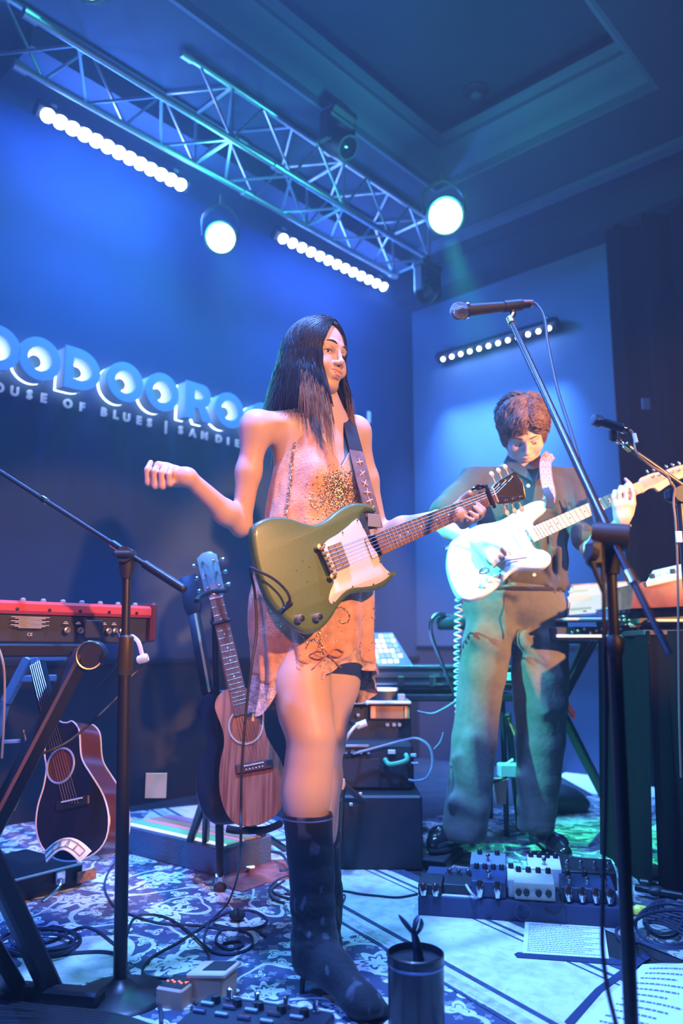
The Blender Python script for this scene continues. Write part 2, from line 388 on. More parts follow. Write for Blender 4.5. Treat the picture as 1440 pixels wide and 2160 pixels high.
par_can(PAR[2], V((0, -.8, -.6)), .09, 'teal lamp cut off by the top edge above the truss')
# ---------------- lattice truss, parallel to the back wall
tb = 0.81; trm = mat('truss_aluminium', (0.5, 0.52, 0.55), 0.35, 0.9)
tr = thing('lighting_truss', 'aluminium box lattice truss hung under the ceiling along the back wall', 'truss', R(3, tb, 3.3))
zt = 3.22
def trp(px): # parameter a for the front lower chord under a pixel column
    d = ray(px, 45 + .595 * (px - 70)); n = Wd; p = PP(px, 45 + .595 * (px - 70), R(0, tb), Wd); return p
a_l = -(trp(64) - CORNER).dot(U); a_r = -(trp(905) - CORNER).dot(U)
zA = (trp(300).z + trp(700).z) / 2; zt = zA
ends = {'B': (a_l, a_r, tb, zt), 'C': (a_l - .1, a_r, tb - .30, zt), 'A': (a_l - .75, a_r, tb, zt + .29), 'D': (a_l, a_r, tb - .3, zt + .29)}
for k, (a0, a1, b, z) in ends.items():
    mb = MB(); mb.cyl(R(a0, b, z), R(a1, b, z), .0165, n=10)
    for a in (a0, a1, (a0 + a1) / 2): mb.cyl(R(a - .03, b, z), R(a + .03, b, z), .024, n=10)
    mb.build('chord', trm, tr)
nseg = 13; da = (a_l - a_r) / nseg
for i in range(nseg):
    x0 = a_r + i * da; x1 = x0 + da
    for (b0, z0, b1, z1) in ((tb, zt, tb - .3, zt), (tb, zt + .29, tb - .3, zt + .29), (tb, zt, tb, zt + .29), (tb - .3, zt, tb - .3, zt + .29)):
        if x1 > a_l - .75 and z1 > zt + .1 and b0 == tb: continue
        mb = MB()
        if i % 2: b0, b1, z0, z1 = b1, b0, z1, z0
        mb.cyl(R(x0, b0, z0), R(x1, b1, z1), .0075, n=6); mb.build('brace', trm, tr)
for a in (a_r, a_r + 4 * da, a_r + 8 * da):
    mb = MB()
    for (b0, z0, b1, z1) in ((tb, zt, tb - .3, zt), (tb, zt, tb, zt + .29), (tb - .3, zt, tb - .3, zt + .29), (tb, zt + .29, tb - .3, zt + .29)): mb.cyl(R(a, b0, z0), R(a, b1, z1), .009, n=6)
    mb.build('end_frame', trm, tr)
# ---------------- dark moving head lamps hanging from the truss
def moving_head(c, label, yaw=0.4, s=1.0):
    t = thing('moving_head_lamp', label, 'stage light', c, 'dark unlit moving lamps')
    c = V(c); mb = MB(frame(c, U, Wd, ZUP)); mb.box((0, 0, .20 * s), (.26 * s, .16 * s, .09 * s), .02); mb.build('base', BLKPL, t)
    mb = MB(frame(c, U, Wd, ZUP)); mb.box((-.12 * s, 0, .06 * s), (.035 * s, .1 * s, .24 * s), .012); mb.box((.12 * s, 0, .06 * s), (.035 * s, .1 * s, .24 * s), .012); mb.box((0, 0, .15 * s), (.26 * s, .1 * s, .03), .01); mb.build('yoke', BLKPL, t)
    d = (V((sin(yaw), -cos(yaw), -.9))).normalized(); M = Matrix.Translation(c) @ d.to_track_quat('Z', 'Y').to_matrix().to_4x4()
    mb = MB(M); mb.lathe([(.04 * s, -.14 * s), (.085 * s, -.11 * s), (.095 * s, 0), (.085 * s, .1 * s), (.08 * s, .12 * s), (.07 * s, .12 * s), (.065 * s, .1 * s), (0, .095 * s)], 18); mb.build('head', BLKPL, t)
    mb = MB(M); mb.lathe([(.064 * s, .101 * s), (.03 * s, .112 * s), (0, .115 * s)], 16); mb.build('lens', BLKGL, t)
    mb = MB(); mb.tube([c + ZUP * .24 * s, c + ZUP * .3 * s], .02, 8); mb.build('clamp', BLACK, t)
moving_head(PY(712, 300, 3.75), 'dark moving lamp hanging against the ceiling right of the truss', .9, .8)
moving_head(PY(902, 612, 4.3), 'dark moving lamp hanging under the right end of the truss', -.4, .7)
# ceiling speaker, small mirror-tile glints
cs = PZ(1003, 190, ZC + .42); t = thing('ceiling_speaker', 'round dark fitting set in the coffered ceiling', 'ceiling speaker', cs)
mb = MB(); mb.lathe([(.075, 0), (.075, -.012), (.06, -.02), (.05, -.02), (.0, -.014)], 24, Matrix.Translation(cs)); mb.build('rim', BLKPL, t)
mb = MB(); mb.lathe([(.028, -.02), (.03, -.04), (.0, -.045)], 16, Matrix.Translation(cs)); mb.build('grille', mat('dark_grille', (.1, .1, .12), .6), t)
# ---------------- back-lit sign
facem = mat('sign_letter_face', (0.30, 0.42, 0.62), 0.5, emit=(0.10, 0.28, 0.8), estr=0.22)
retm = mat('sign_letter_return', (0.62, 0.66, 0.72), 0.5)
litm = emis('sign_backlight', (0.50, 0.72, 1.0), 6.0)
def wallM(p, off=0.0):   # frame on the back wall: x along U (right), y up, z toward the room
    return Matrix(((U.x, 0, Wd.x, p.x), (U.y, 0, Wd.y, p.y), (0, 1, 0, p.z), (0, 0, 0, 1)))
def ring(r, n=28, sx=1.0, cx=0, cy=0): return [(cx + r * sx * cos(2 * pi * k / n), cy + r * sin(2 * pi * k / n)) for k in range(n)]
def bowl(h, x0, xr, n=14): # D shape: flat left side
    return [(x0, -h), *[(x0 + (xr - x0) * .35 + (xr - x0) * .65 * cos(a), h * sin(a)) for a in [(-pi / 2 + pi * k / n) for k in range(n + 1)]], (x0, h)]
def letter_shape(ch, H):
    if ch == 'O': return ring(H), [ring(H * .56)], ring(H * .30)
    if ch == 'D': return bowl(H, -H * .85, H * .95), [bowl(H * .52, -H * .42, H * .52)], bowl(H * .28, -H * .25, H * .25)
    if ch == 'R':
        o = [(-H * .8, -H), (-H * .25, -H), (-H * .25, -H * .35), (-H * .02, -H * .35), (H * .3, -H), (H * .95, -H), (H * .5, -H * .22)]
        o += [(H * .28 + H * .52 * cos(a), H * .38 + H * .62 * sin(a)) for a in [(-pi * .38 + pi * .88 * k / 10) for k in range(11)]] + [(-H * .8, H)]
        return o, [bowl_at(H)], None
def bowl_at(H): return [(x, y + H * .38) for x, y in bowl(H * .25, -H * .25, H * .35, 10)]
def M_shape(H): return [(-H, -H), (-H * .5, -H), (-H * .5, H * .2), (0, -H * .6), (H * .5, H * .2), (H * .5, -H), (H, -H), (H, H), (H * .5, H), (0, H * .1), (-H * .5, H), (-H, H)]
sign_pts = [(-5, 738, 'O'), (84, 757, 'O'), (172, 787, 'D'), (264, 812, 'O'), (342, 832, 'O'), (418, 852, 'R'), (484, 866, 'O'), (556, 884, 'O'), (622, 900, 'M')]
STAND = 0.13
s0 = PB(84, 757, STAND); s1 = PB(484, 866, STAND)
names = {0: 'cut by the left edge', 1: 'second from the left edge', 3: 'first of the two O letters after the D', 4: 'second of the two O letters after the D', 6: 'just left of the woman shoulder', 7: 'last O, mostly behind the woman hair'}
for i, (px, py, ch) in enumerate(sign_pts):
    c = PB(px, py, STAND); c.z = s0.z + (s1.z - s0.z) * ((c - s0).dot(U) / (s1 - s0).dot(U)); M = wallM(c); H = .106
    lab = {'D': 'deep white-lit wall letter D of the back wall sign', 'R': 'deep white-lit wall letter R of the back wall sign', 'M': 'deep white-lit wall letter M hidden behind the woman'}.get(ch, 'deep back-lit wall letter O, ' + names.get(i, ''))
    if ch == 'M': o, h, core = M_shape(H), [], None
    else: o, h, core = letter_shape(ch, H)
    t = thing('sign_letter', lab, 'sign letter', c, 'large letters of the back wall sign')
    mb = MB(M); mb.prism(o, -.01, 0.004, holes=h); mb.build('letter_face', facem, t)
    mb = MB(M); mb.prism(inset(o, .004), -.088, -.0105, holes=[inset(q, -.004) for q in h]); mb.build('letter_return', retm, t)
    mb = MB(M); mb.prism(inset(o, .005), -.108, -.0885); mb.build('backlight', litm, t)
    if core:
        mb = MB(M); mb.prism(core, -.0880, -.05); mb.build('core', retm, t)
# subtitle in small raised letters
sub = thing('raised_lettering', 'small pale raised letters HOUSE OF BLUES | SAN DIEGO under the big sign letters', 'sign lettering', PB(250, 870, .01))
q0 = PB(92, 841, .012); q1 = PB(461, 926, .012); span = (q1 - q0).dot(U)
subm = mat('white_paint_added_glow', (0.92, 0.92, 0.95), 0.5, emit=(0.35, 0.42, 0.95), estr=0.22)  # the bars' light on the white paint, put in as weak emission
cen = {'H': -60, 'O': -30, 'U': 31, 'S': 62, 'E': 92}
chars = [('H', -58), ('O', -2), ('U', 31), ('S', 62), ('E', 92), ('O', 143), ('F', 173), ('B', 219), ('L', 244), ('U', 267), ('E', 293), ('S', 315), ('|', 350), ('S', 381), ('A', 406), ('N', 431), ('D', 461), ('I', 481), ('E', 500), ('G', 522), ('O', 548)]
for ch, px in chars:
    py = 818 + .234 * px
    p = PB(px, py, .010); M = wallM(p - ZUP * .021)
    mb = text_mb(ch, .062 if ch != '|' else .075, .012, M, .0022, 0.95, align='CENTER'); mb.build('raised_letter', subm, sub)
# screen / notice plate right of the woman
pc = PB(778, 880, .01); mb = MB(wallM(pc)); mb.box((0, 0, 0), (.030, .085, .01), .001); mb.build('wall_plate', subm, label='small pale upright plate on the back wall right of the woman shoulder', cat='wall plate')
mb = MB(); rbox(mb, .3, 2.0, 0.001, .03, .725, 1.0)

# ================================================================== smooth solid modelling (signed distances -> one continuous skin)
class SDF:
    def __init__(s, lo, hi, h):
        s.h = h; s.lo = np.array(lo, float); n = np.ceil((np.array(hi) - s.lo) / h).astype(int) + 1; s.n = n
        s.f = np.full(n, 0.03, np.float32)
    def _sub(s, lo, hi, pad):
        a = np.maximum(np.floor((np.minimum(lo, hi) - pad - s.lo) / s.h).astype(int), 0)
        b = np.minimum(np.ceil((np.maximum(lo, hi) + pad - s.lo) / s.h).astype(int) + 1, s.n)
        if (b <= a).any(): return None
        ax = [(s.lo[i] + s.h * np.arange(a[i], b[i])).astype(np.float32) for i in range(3)]
        X, Y, Z = np.meshgrid(*ax, indexing='ij', sparse=True)
        return (slice(a[0], b[0]), slice(a[1], b[1]), slice(a[2], b[2])), X, Y, Z
    def _mix(s, sl, d, k, op='u'):
        g = s.f[sl]
        if op == 'u':
            if k > 0: hh = np.maximum(k - np.abs(g - d), 0) / k; s.f[sl] = np.minimum(g, d) - hh * hh * k * .25
            else: s.f[sl] = np.minimum(g, d)
        else:
            d = -d
            if k > 0: hh = np.maximum(k - np.abs(g - d), 0) / k; s.f[sl] = np.maximum(g, d) + hh * hh * k * .25
            else: s.f[sl] = np.maximum(g, d)
    def cap(s, p0, p1, r0, r1=None, k=0.01, op='u'):
        r1 = r0 if r1 is None else r1; p0 = np.array(p0, float); p1 = np.array(p1, float); R_ = max(r0, r1) + k + .012
        q = s._sub(p0, p1, R_)
        if q is None: return
        sl, X, Y, Z = q; d = p1 - p0; L2 = max(float(d @ d), 1e-12)
        t = np.clip(((X - p0[0]) * d[0] + (Y - p0[1]) * d[1] + (Z - p0[2]) * d[2]) / L2, 0, 1)
        dist = np.sqrt((X - p0[0] - t * d[0]) ** 2 + (Y - p0[1] - t * d[1]) ** 2 + (Z - p0[2] - t * d[2]) ** 2) - (r0 + (r1 - r0) * t)
        s._mix(sl, dist.astype(np.float32), k, op)
    def chain(s, pts, rs, k=0.01):
        for i in range(len(pts) - 1): s.cap(pts[i], pts[i + 1], rs[i], rs[i + 1], k)
    def ell(s, c, r, M=None, k=0.01, op='u'):     # ellipsoid, M = 3x3 columns are its axes
        c = np.array(c, float); r = np.array(r, float); m = max(r)
        q = s._sub(c, c, m + k + .012)
        if q is None: return
        sl, X, Y, Z = q; A = np.eye(3) if M is None else np.array(M, float)
        x = X - c[0]; y = Y - c[1]; z = Z - c[2]
        u = [(x * A[0][i] + y * A[1][i] + z * A[2][i]) for i in range(3)]
        k0 = np.sqrt((u[0] / r[0]) ** 2 + (u[1] / r[1]) ** 2 + (u[2] / r[2]) ** 2)
        k1 = np.sqrt((u[0] / r[0] ** 2) ** 2 + (u[1] / r[1] ** 2) ** 2 + (u[2] / r[2] ** 2) ** 2)
        s._mix(sl, (k0 * (k0 - 1) / np.maximum(k1, 1e-6)).astype(np.float32), k, op)
    def blur(s, it=1):
        for _ in range(it):
            for ax in range(3):
                g = s.f; a = np.roll(g, 1, ax); b = np.roll(g, -1, ax); s.f = (0.25 * a + 0.5 * g + 0.25 * b).astype(np.float32)
    def mesh(s):
        f = s.f; I = f < 0; n = s.n
        c = [I[i:n[0] - 1 + i, j:n[1] - 1 + j, k:n[2] - 1 + k] for i in (0, 1) for j in (0, 1) for k in (0, 1)]
        allin = c[0].copy(); anyin = c[0].copy()
        for q in c[1:]: allin &= q; anyin |= q
        act = anyin & ~allin; idx = np.argwhere(act); N = len(idx)
        vid = np.full(act.shape, -1, np.int32); vid[act] = np.arange(N)
        acc = np.zeros((N, 3)); cnt = np.zeros(N)
        corners = [(i, j, k) for i in (0, 1) for j in (0, 1) for k in (0, 1)]
        for a in corners:
            for ax in range(3):
                if a[ax]: continue
                b = list(a); b[ax] = 1
                fa = f[idx[:, 0] + a[0], idx[:, 1] + a[1], idx[:, 2] + a[2]]; fb = f[idx[:, 0] + b[0], idx[:, 1] + b[1], idx[:, 2] + b[2]]
                m = (fa < 0) != (fb < 0); t = np.where(m, fa / np.where(m, fa - fb, 1), 0)
                p = np.zeros((N, 3)); p[:, 0] = a[0]; p[:, 1] = a[1]; p[:, 2] = a[2]; p[:, ax] += t
                acc += p * m[:, None]; cnt += m
        P = s.lo + (idx + acc / cnt[:, None]) * s.h
        quads = []
        for ax in range(3):
            o1, o2 = (ax + 1) % 3, (ax + 2) % 3
            sa = [slice(None)] * 3; sb = [slice(None)] * 3; sa[ax] = slice(0, -1); sb[ax] = slice(1, None)
            ia = I[tuple(sa)]; ib = I[tuple(sb)]; e = np.argwhere(ia != ib)
            ok = (e[:, o1] > 0) & (e[:, o2] > 0) & (e[:, o1] < n[o1] - 1) & (e[:, o2] < n[o2] - 1); e = e[ok]
            def g(d1, d2):
                q = e.copy(); q[:, o1] -= d1; q[:, o2] -= d2; return vid[q[:, 0], q[:, 1], q[:, 2]]
            q = np.stack([g(1, 1), g(0, 1), g(0, 0), g(1, 0)], 1)
            fl = ~ia[e[:, 0], e[:, 1], e[:, 2]]; q[fl] = q[fl][:, ::-1]; quads.append(q)
        Q = np.concatenate(quads); Q = Q[(Q >= 0).all(1)]
        return P, Q
def relax(P, Q, it=2, lam=0.5):
    for _ in range(it):
        acc = np.zeros_like(P); cnt = np.zeros(len(P))
        for a, b in ((0, 1), (1, 2), (2, 3), (3, 0)):
            np.add.at(acc, Q[:, a], P[Q[:, b]]); np.add.at(acc, Q[:, b], P[Q[:, a]])
            np.add.at(cnt, Q[:, a], 1); np.add.at(cnt, Q[:, b], 1)
        P = P + lam * (acc / np.maximum(cnt, 1)[:, None] - P)
    return P
def skin_object(name, parts, m, par=None, **kw):      # parts: list of (P, Q); joined into one mesh
    Ps = []; Qs = []; b = 0
    for P, Q in parts: Ps.append(P); Qs.append(Q + b); b += len(P)
    P = np.concatenate(Ps); Q = np.concatenate(Qs); me = bpy.data.meshes.new(name)
    me.vertices.add(len(P)); me.vertices.foreach_set('co', P.astype(np.float32).ravel())
    me.loops.add(len(Q) * 4); me.loops.foreach_set('vertex_index', Q.astype(np.int32).ravel())
    me.polygons.add(len(Q)); me.polygons.foreach_set('loop_start', np.arange(0, len(Q) * 4, 4, dtype=np.int32))
    me.update(calc_edges=True); me.validate(); me.materials.append(m)
    if len(parts) > 1:      # weld head and body where their surfaces meet at the neck
        import bmesh
        n0 = len(parts[0][0]); A = P[:n0]; zc = A[:, 2].min() + .05; bm_ = bmesh.new(); bm_.from_mesh(me); bm_.verts.ensure_lookup_table()
        from mathutils.kdtree import KDTree
        lo_, hi_ = A.min(0) - .01, A.max(0) + .01; cand = [i for i in range(n0, len(P)) if (P[i] > lo_).all() and (P[i] < hi_).all()]
        kd_ = KDTree(len(cand)); [kd_.insert(P[i], i) for i in cand]; kd_.balance(); used_ = set(); tm = {}
        for i in range(n0):
            if P[i][2] > zc: continue
            q_ = kd_.find(P[i])
            if q_[1] is not None and q_[2] < .0016 and q_[1] not in used_: used_.add(q_[1]); tm[bm_.verts[i]] = bm_.verts[q_[1]]
        if tm: bmesh.ops.weld_verts(bm_, targetmap=tm); bm_.to_mesh(me)
        bm_.free()
    return finish(name, me, par, ang=0, **kw)
def skinmat(name, col):
    m = mat(name, col, 0.48, sss=0.15, spec=0.4); nt, b = nodes_of(m)
    tc = nt.nodes.new('ShaderNodeTexCoord'); n = nt.nodes.new('ShaderNodeTexNoise'); n.inputs['Scale'].default_value = 40; n.inputs['Detail'].default_value = 6
    nt.links.new(tc.outputs['Object'], n.inputs['Vector']); bp = nt.nodes.new('ShaderNodeBump'); bp.inputs['Strength'].default_value = 0.08; bp.inputs['Distance'].default_value = 0.004
    nt.links.new(n.outputs['Fac'], bp.inputs['Height']); nt.links.new(bp.outputs[0], b.inputs['Normal'])
    return m
SKIN = skinmat('skin', (0.56, 0.37, 0.28)); SKINM = skinmat('skin_man', (0.60, 0.42, 0.34))
LIP = mat('lips', (0.50, 0.17, 0.15), 0.4); BROW = mat('brow_hair', (0.05, 0.03, 0.022), 0.9); EYEW = mat('eye_white', (0.55, 0.52, 0.50), 0.2); IRIS = mat('iris', (0.05, 0.035, 0.02), 0.1)
# a head in its own frame: x = face right-hand side of the viewer when looked at from the front, -y = face direction, z up; origin at the centre of the skull
def head_sdf(M, female=True, h=0.0019, jaw=1.0, neck=None, shut=False):
    """M: 4x4 head-to-world (rotation only plus translation). Built in head space, returned in world space."""
    g = SDF((-.105, -.135, -.175), (.105, .125, .135), h)
    e = g.ell
    e((0, .012, .030), (.072, .092, .083), k=0)                # cranium
    e((0, -.028, .008), (.064, .062, .075), k=.02)             # forehead to mid face
    e((0, -.040, -.048), (.049 * jaw, .046, .056), k=.03)      # lower face
    e((0, -.030, -.075), (.040 * jaw, .046, .030), k=.02)      # jaw
    g.cap((-.050 * jaw, -.005, -.052), (-.018, -.062, -.096), .016, .013, k=.02); g.cap((.050 * jaw, -.005, -.052), (.018, -.062, -.096), .016, .013, k=.02)
    e((0, -.073, -.094), (.017, .014, .014), k=.016)           # chin
    for s_ in (-1, 1):
        e((s_ * .042, -.058, -.030), (.021, .019, .018), k=.022)   # cheekbone
        e((s_ * .030, -.084, -.004), (.017, .014, .011), k=.008, op='s')   # eye socket
        e((s_ * .031, -.068, -.006), (.0125, .0125, .0125), k=.002)       # eyeball
        (e((s_ * .031, -.068, -.006), (.0138, .0142, .0138), k=.003) if shut else e((s_ * .031, -.068, .0030), (.0142, .0148, .0085), k=.003)); g.cap((s_ * .018, -.0800, .0030), (s_ * .044, -.0705, .0012), .0030, .0028, k=.003)  # upper lid
        g.cap((s_ * .019, -.0785, -.0135), (s_ * .043, -.070, -.0125), .0026, .0026, k=.004)
        g.cap((s_ * .012, -.086, .017), (s_ * .046, -.071, .017), .007, .006, k=.014)   # brow ridge
        if female: continue
        g.cap((s_ * .076, .006, .012), (s_ * .080, .016, .022), .010, .008, k=.006); g.cap((s_ * .076, .004, -.030), (s_ * .078, .012, .018), .007, .010, k=.006)  # ear
        e((s_ * .081, .006, -.002), (.004, .006, .013), k=.004, op='s')
    nf = .0035 if female else 0; g.cap((0, -.087, .010), (0, -.106 + nf, -.030), .0060, .0080 - nf * .4, k=.010)     # nose ridge
    e((0, -.107 + nf, -.034), (.0105 - nf * .5, .0105 - nf * .4, .0095 - nf * .3), k=.006)
    for s_ in (-1, 1):
        e((s_ * .0125, -.095, -.038), (.0075, .0105, .0075), k=.005); e((s_ * .0065, -.103, -.0455), (.0035, .005, .003), k=.002, op='s')
    e((0, -.080, -.065), (.025, .016, .020), k=.012)            # muzzle
    g.cap((-.017, -.086, -.0625), (.017, -.086, -.0625), .0030, .0030, k=.003); e((0, -.0935, -.0610), (.013, .0055, .0042), k=.004)
    e((0, -.0915, -.0705), (.014, .0060, .0050), k=.004)
    up = .004 if female else .0; g.cap((-.024, -.0835, -.0650 + up * 1.6), (-.010, -.0935, -.0655 + up * .2), .0013, .0015, k=.002, op='s'); g.cap((.010, -.0935, -.0655 + up * .2), (.024, -.0835, -.0650 + up * 1.6), .0015, .0013, k=.002, op='s')
    if female:
        for s_ in (-1, 1): e((s_ * .034, -.074, -.047), (.016, .012, .014), k=.016)
    e((0, -.088, -.083), (.016, .006, .004), k=.006, op='s')
    P, Q = g.mesh(); P = relax(P, Q, 1, .4)
    A = np.array(M); return P @ A[:3, :3].T + A[:3, 3], Q
def head_parts(M, par, brow=(1, 1), lip=LIP, smile=0.0, shut=False, ww=1.0):
    def W_(p): return M @ V(p)
    for s_ in (-1, 1):
        lz = -.0115 if shut else -.0035
        mb = MB(M); mb.sph((s_ * .031, -.0690, -.006), .0127, 16); mb.build('eye', EYEW, par)
        mb = MB(M); mb.sph((s_ * .0325, -.0782, -.0065), .0058, 12, (1, .75, 1)); mb.build('iris', IRIS, par)
        mb = MB(M); mb.tube(curve([(s_ * .0185, -.0825, lz - .002), (s_ * .029, -.0845, lz + .001), (s_ * .038, -.0805, lz - .0005), (s_ * .0455, -.0725, lz - .003)], 4), [.0011] * 13, 6); mb.build('eyelash_line', BROW, par)
        mb = MB(M); mb.tube(curve([(s_ * .013, -.0935, .0175), (s_ * .026, -.0925, .0215), (s_ * .038, -.0845, .0215), (s_ * .049, -.0735, .016)], 4), [.0028 * brow[0], .0032, .0033, .0034, .0033, .0032, .003, .0028, .0026, .0022, .0018, .0014, .0008], 6, flat=(1, .7)); mb.build('eyebrow', BROW, par)
    for (z, y, r, bow, w) in ((-.0608, -.0975, .0032 * (2.15 - ww), .0014, .019 * ww), (-.0702, -.0955, .0040 * (2.1 - ww), -.0012, .0175 * ww)):
        pts = [(-w - .004, y + .0105, -.0648 + smile), (-w * .6, y + .0032, z + bow * .6 + smile * .35), (-w * .25, y + .0003, z + bow), (0, y, z + bow * .35), (w * .25, y + .0003, z + bow), (w * .6, y + .0032, z + bow * .6 + smile * .35), (w + .004, y + .0105, -.0648 + smile)]
        c = curve(pts, 4); m = len(c); rs = [max(.0006, r * sin(pi * (i + .3) / (m - .4)) ** .6) for i in range(m)]
        mb = MB(M); mb.tube(c, rs, 8); mb.build('lip', lip, par)
def hand_sdf(g, wrist, pts, rw=.026, fr=.0082, palm=None, kf=.006):
    """pts: dict of finger chains (world points, knuckle first). Palm is the web between wrist and knuckles."""
    kn = [pts[n][0] for n in ('index', 'middle', 'ring', 'little')]
    w = V(wrist)
    for i, q in enumerate(kn):
        q = V(q); a = w.lerp(q, .12); g.cap(a, q, rw * .62, .0105 if i < 3 else .0095, k=.012)
    for i in range(3):
        q = V(kn[i]).lerp(V(kn[i + 1]), .5); g.cap(w.lerp(q, .35), q, .014, .0095, k=.012)
    th = pts['thumb']; g.cap(w.lerp(V(th[0]), .25), th[0], .015, .0135, k=.012)
    for n, c in pts.items():
        sc = {'thumb': 1.15, 'index': 1.0, 'middle': 1.03, 'ring': .97, 'little': .84}[n]
        rs = [fr * sc * q for q in (1.12, 1.02, .94, .80)][:len(c)]
        if n == 'thumb': rs = [fr * sc * q for q in (1.35, 1.1, 1.0, .85)][:len(c)]
        for i in range(len(c) - 1): g.cap(c[i], c[i + 1], rs[i], rs[i + 1], k=kf if i == 0 else .003)
def nails(chains, par, backs, r=.0055):
    for c, b in zip(chains, backs):
        d = (V(c[-1]) - V(c[-2])).normalized(); b = V(b); b = (b - d * b.dot(d)).normalized()
        M = frame(V(c[-1]) + b * .0055 + d * .001, d, d.cross(b), None)
        mb = MB(Matrix.Translation(V(c[-1]) + b * .0052 + d * .001) @ Matrix([list(x) for x in zip(d, d.cross(b), b)]).to_4x4()); mb.sph((0, 0, 0), r, 8, (1.15, .85, .35)); mb.build('fingernail', MATS.get('nail') or mat('nail', (.7, .45, .4), .25), par)

# ================================================================== WOMAN WITH THE GREEN GUITAR
wom = thing('person', 'woman in beaded peach slip dress and dark high-heeled boots holding one arm out', 'person', PZ(672, 2060, 0))
FW = V((sin(radians(33)), -cos(radians(33)), 0)); LW = V((cos(radians(33)), sin(radians(33)), 0))      # facing, her left
yw = radians(50)
HC = PY(664, 754, 2.10)
HM = Matrix.Translation(HC) @ Matrix.Rotation(yw, 4, 'Z') @ Matrix.Rotation(radians(3), 4, 'Y') @ Matrix.Rotation(radians(3), 4, 'X') @ Matrix.Diagonal((.97, .97, 1.0, 1))
P1 = head_sdf(HM)
g = SDF((-.62, 1.62, .0), (.48, 2.46, 1.82), .0032)
rsh = PY(541, 905, 2.02); lsh = PY(748, 915, 2.20); nb = PY(688, 893, 2.13)
chest = PY(668, 985, 2.12); waist = PY(672, 1130, 2.12); hips = PY(668, 1290, 2.12)
BX = np.array([[LW.x, FW.x, 0], [LW.y, FW.y, 0], [0, 0, 1]])
g.ell(chest + ZUP * .01, (.128, .088, .15), BX, k=0)
g.ell(PY(664, 925, 2.13), (.125, .062, .07), BX, k=.05)
g.ell(waist, (.098, .075, .14), BX, k=.06); g.ell(hips, (.135, .10, .13), BX, k=.06)
for s_ in (-1, 1): g.ell(chest + LW * s_ * .058 + FW * .062 - ZUP * .035, (.048, .044, .05), BX, k=.035)
g.chain([nb, PY(682, 868, 2.115), HC + V((.004, .02, -.06))], [.052, .047, .048], .03)            # neck
for sh, s_ in ((rsh, -1), (lsh, 1)):
    g.cap(nb - ZUP * .012, sh + ZUP * .012, .033, .034, .045); g.ell(sh, (.039, .039, .043), k=.03)     # trapezius, shoulder
    cl = nb + FW * .038 - ZUP * .008; g.cap(cl + LW * s_ * .012, sh + FW * .03 + ZUP * .012, .010, .010, .014)
for s_ in (-1, 1):      # neck tendons
    g.cap(nb + FW * .04 + LW * s_ * .012 - ZUP * .01, HC + V((LW.x, LW.y, 0)) * s_ * .05 + V((0, .02, -.07)), .009, .010, .02)
rel = PY(508, 1108, 2.05); rwr = PY(397, 1006, 1.90)
m_ = rsh.lerp(rel, .45); g.chain([rsh, m_ + V((-.002, -.004, 0)), rel], [.036, .031, .026], .025)
m_ = rel.lerp(rwr, .3); g.chain([rel, m_ - ZUP * .004, rwr], [.027, .0305, .0195], .02); g.cap(rel, rel + V((-.004, .012, -.012)), .021, .017, .012)
lel = PY(798, 1128, 2.27); lwr = PY(964, 1083, 2.13)
g.chain([lsh, lsh.lerp(lel, .45), lel], [.040, .035, .029], .025); g.chain([lel, lel.lerp(lwr, .32), lwr], [.029, .032, .0205], .02)
# outstretched right hand, loosely closed, palm up
def fist(x, y0, y1, Y, s=1.0): return [PY(x + 7, y0 + 4, Y + .045), PY(x - 1, y0 + 14 * s, Y - .012), PY(x - 3, y1 + 12, Y - .018), PY(x + 4, y1 - 4, Y + .012)]
fr = {'little': fist(359, 1010, 989, 1.885, .8), 'ring': fist(344, 1012, 986, 1.893), 'middle': fist(329, 1011, 983, 1.903), 'index': fist(314, 1004, 979, 1.915), 'thumb': [PY(372, 994, 1.925), PY(352, 985, 1.915), PY(333, 981, 1.905)]}
hand_sdf(g, rwr, fr, .029, .0093, kf=.005)
g.cap(PY(362, 1000, 1.905), rwr, .017, .019, .014)
# left hand closed round the guitar neck
fl = {}
Pb = PY(690, 1185, 1.92); Pn = PY(1040, 1045, 2.20)
N1 = (Pn - Pb).normalized(); NN = (FW + ZUP * .10); NN = (NN - N1 * NN.dot(N1)).normalized(); N2 = NN.cross(N1).normalized()     # along neck, face normal, across (up)
def GP(px, py, off=0.0): return PP(px, py, Pb + NN * off, NN)      # point on the guitar face plane
nk = GP(985, 1066)
for i, (n_, x, yk, yt) in enumerate((('index', 1014, 1092, 1062), ('middle', 1008, 1098, 1070), ('ring', 999, 1104, 1080), ('little', 990, 1108, 1090))):
    fl[n_] = [GP(x - 16, yk - 2 + i, -.040), GP(x + 2, yk - 6, -.012), GP(x + 6, (yk + yt) / 2 - 2, .024), GP(x - 8, yt, .018)]
fl['thumb'] = [GP(962, 1070, -.045), GP(975, 1053, -.030), GP(991, 1040, .006)]
hand_sdf(g, lwr, fl, .026, .0080)
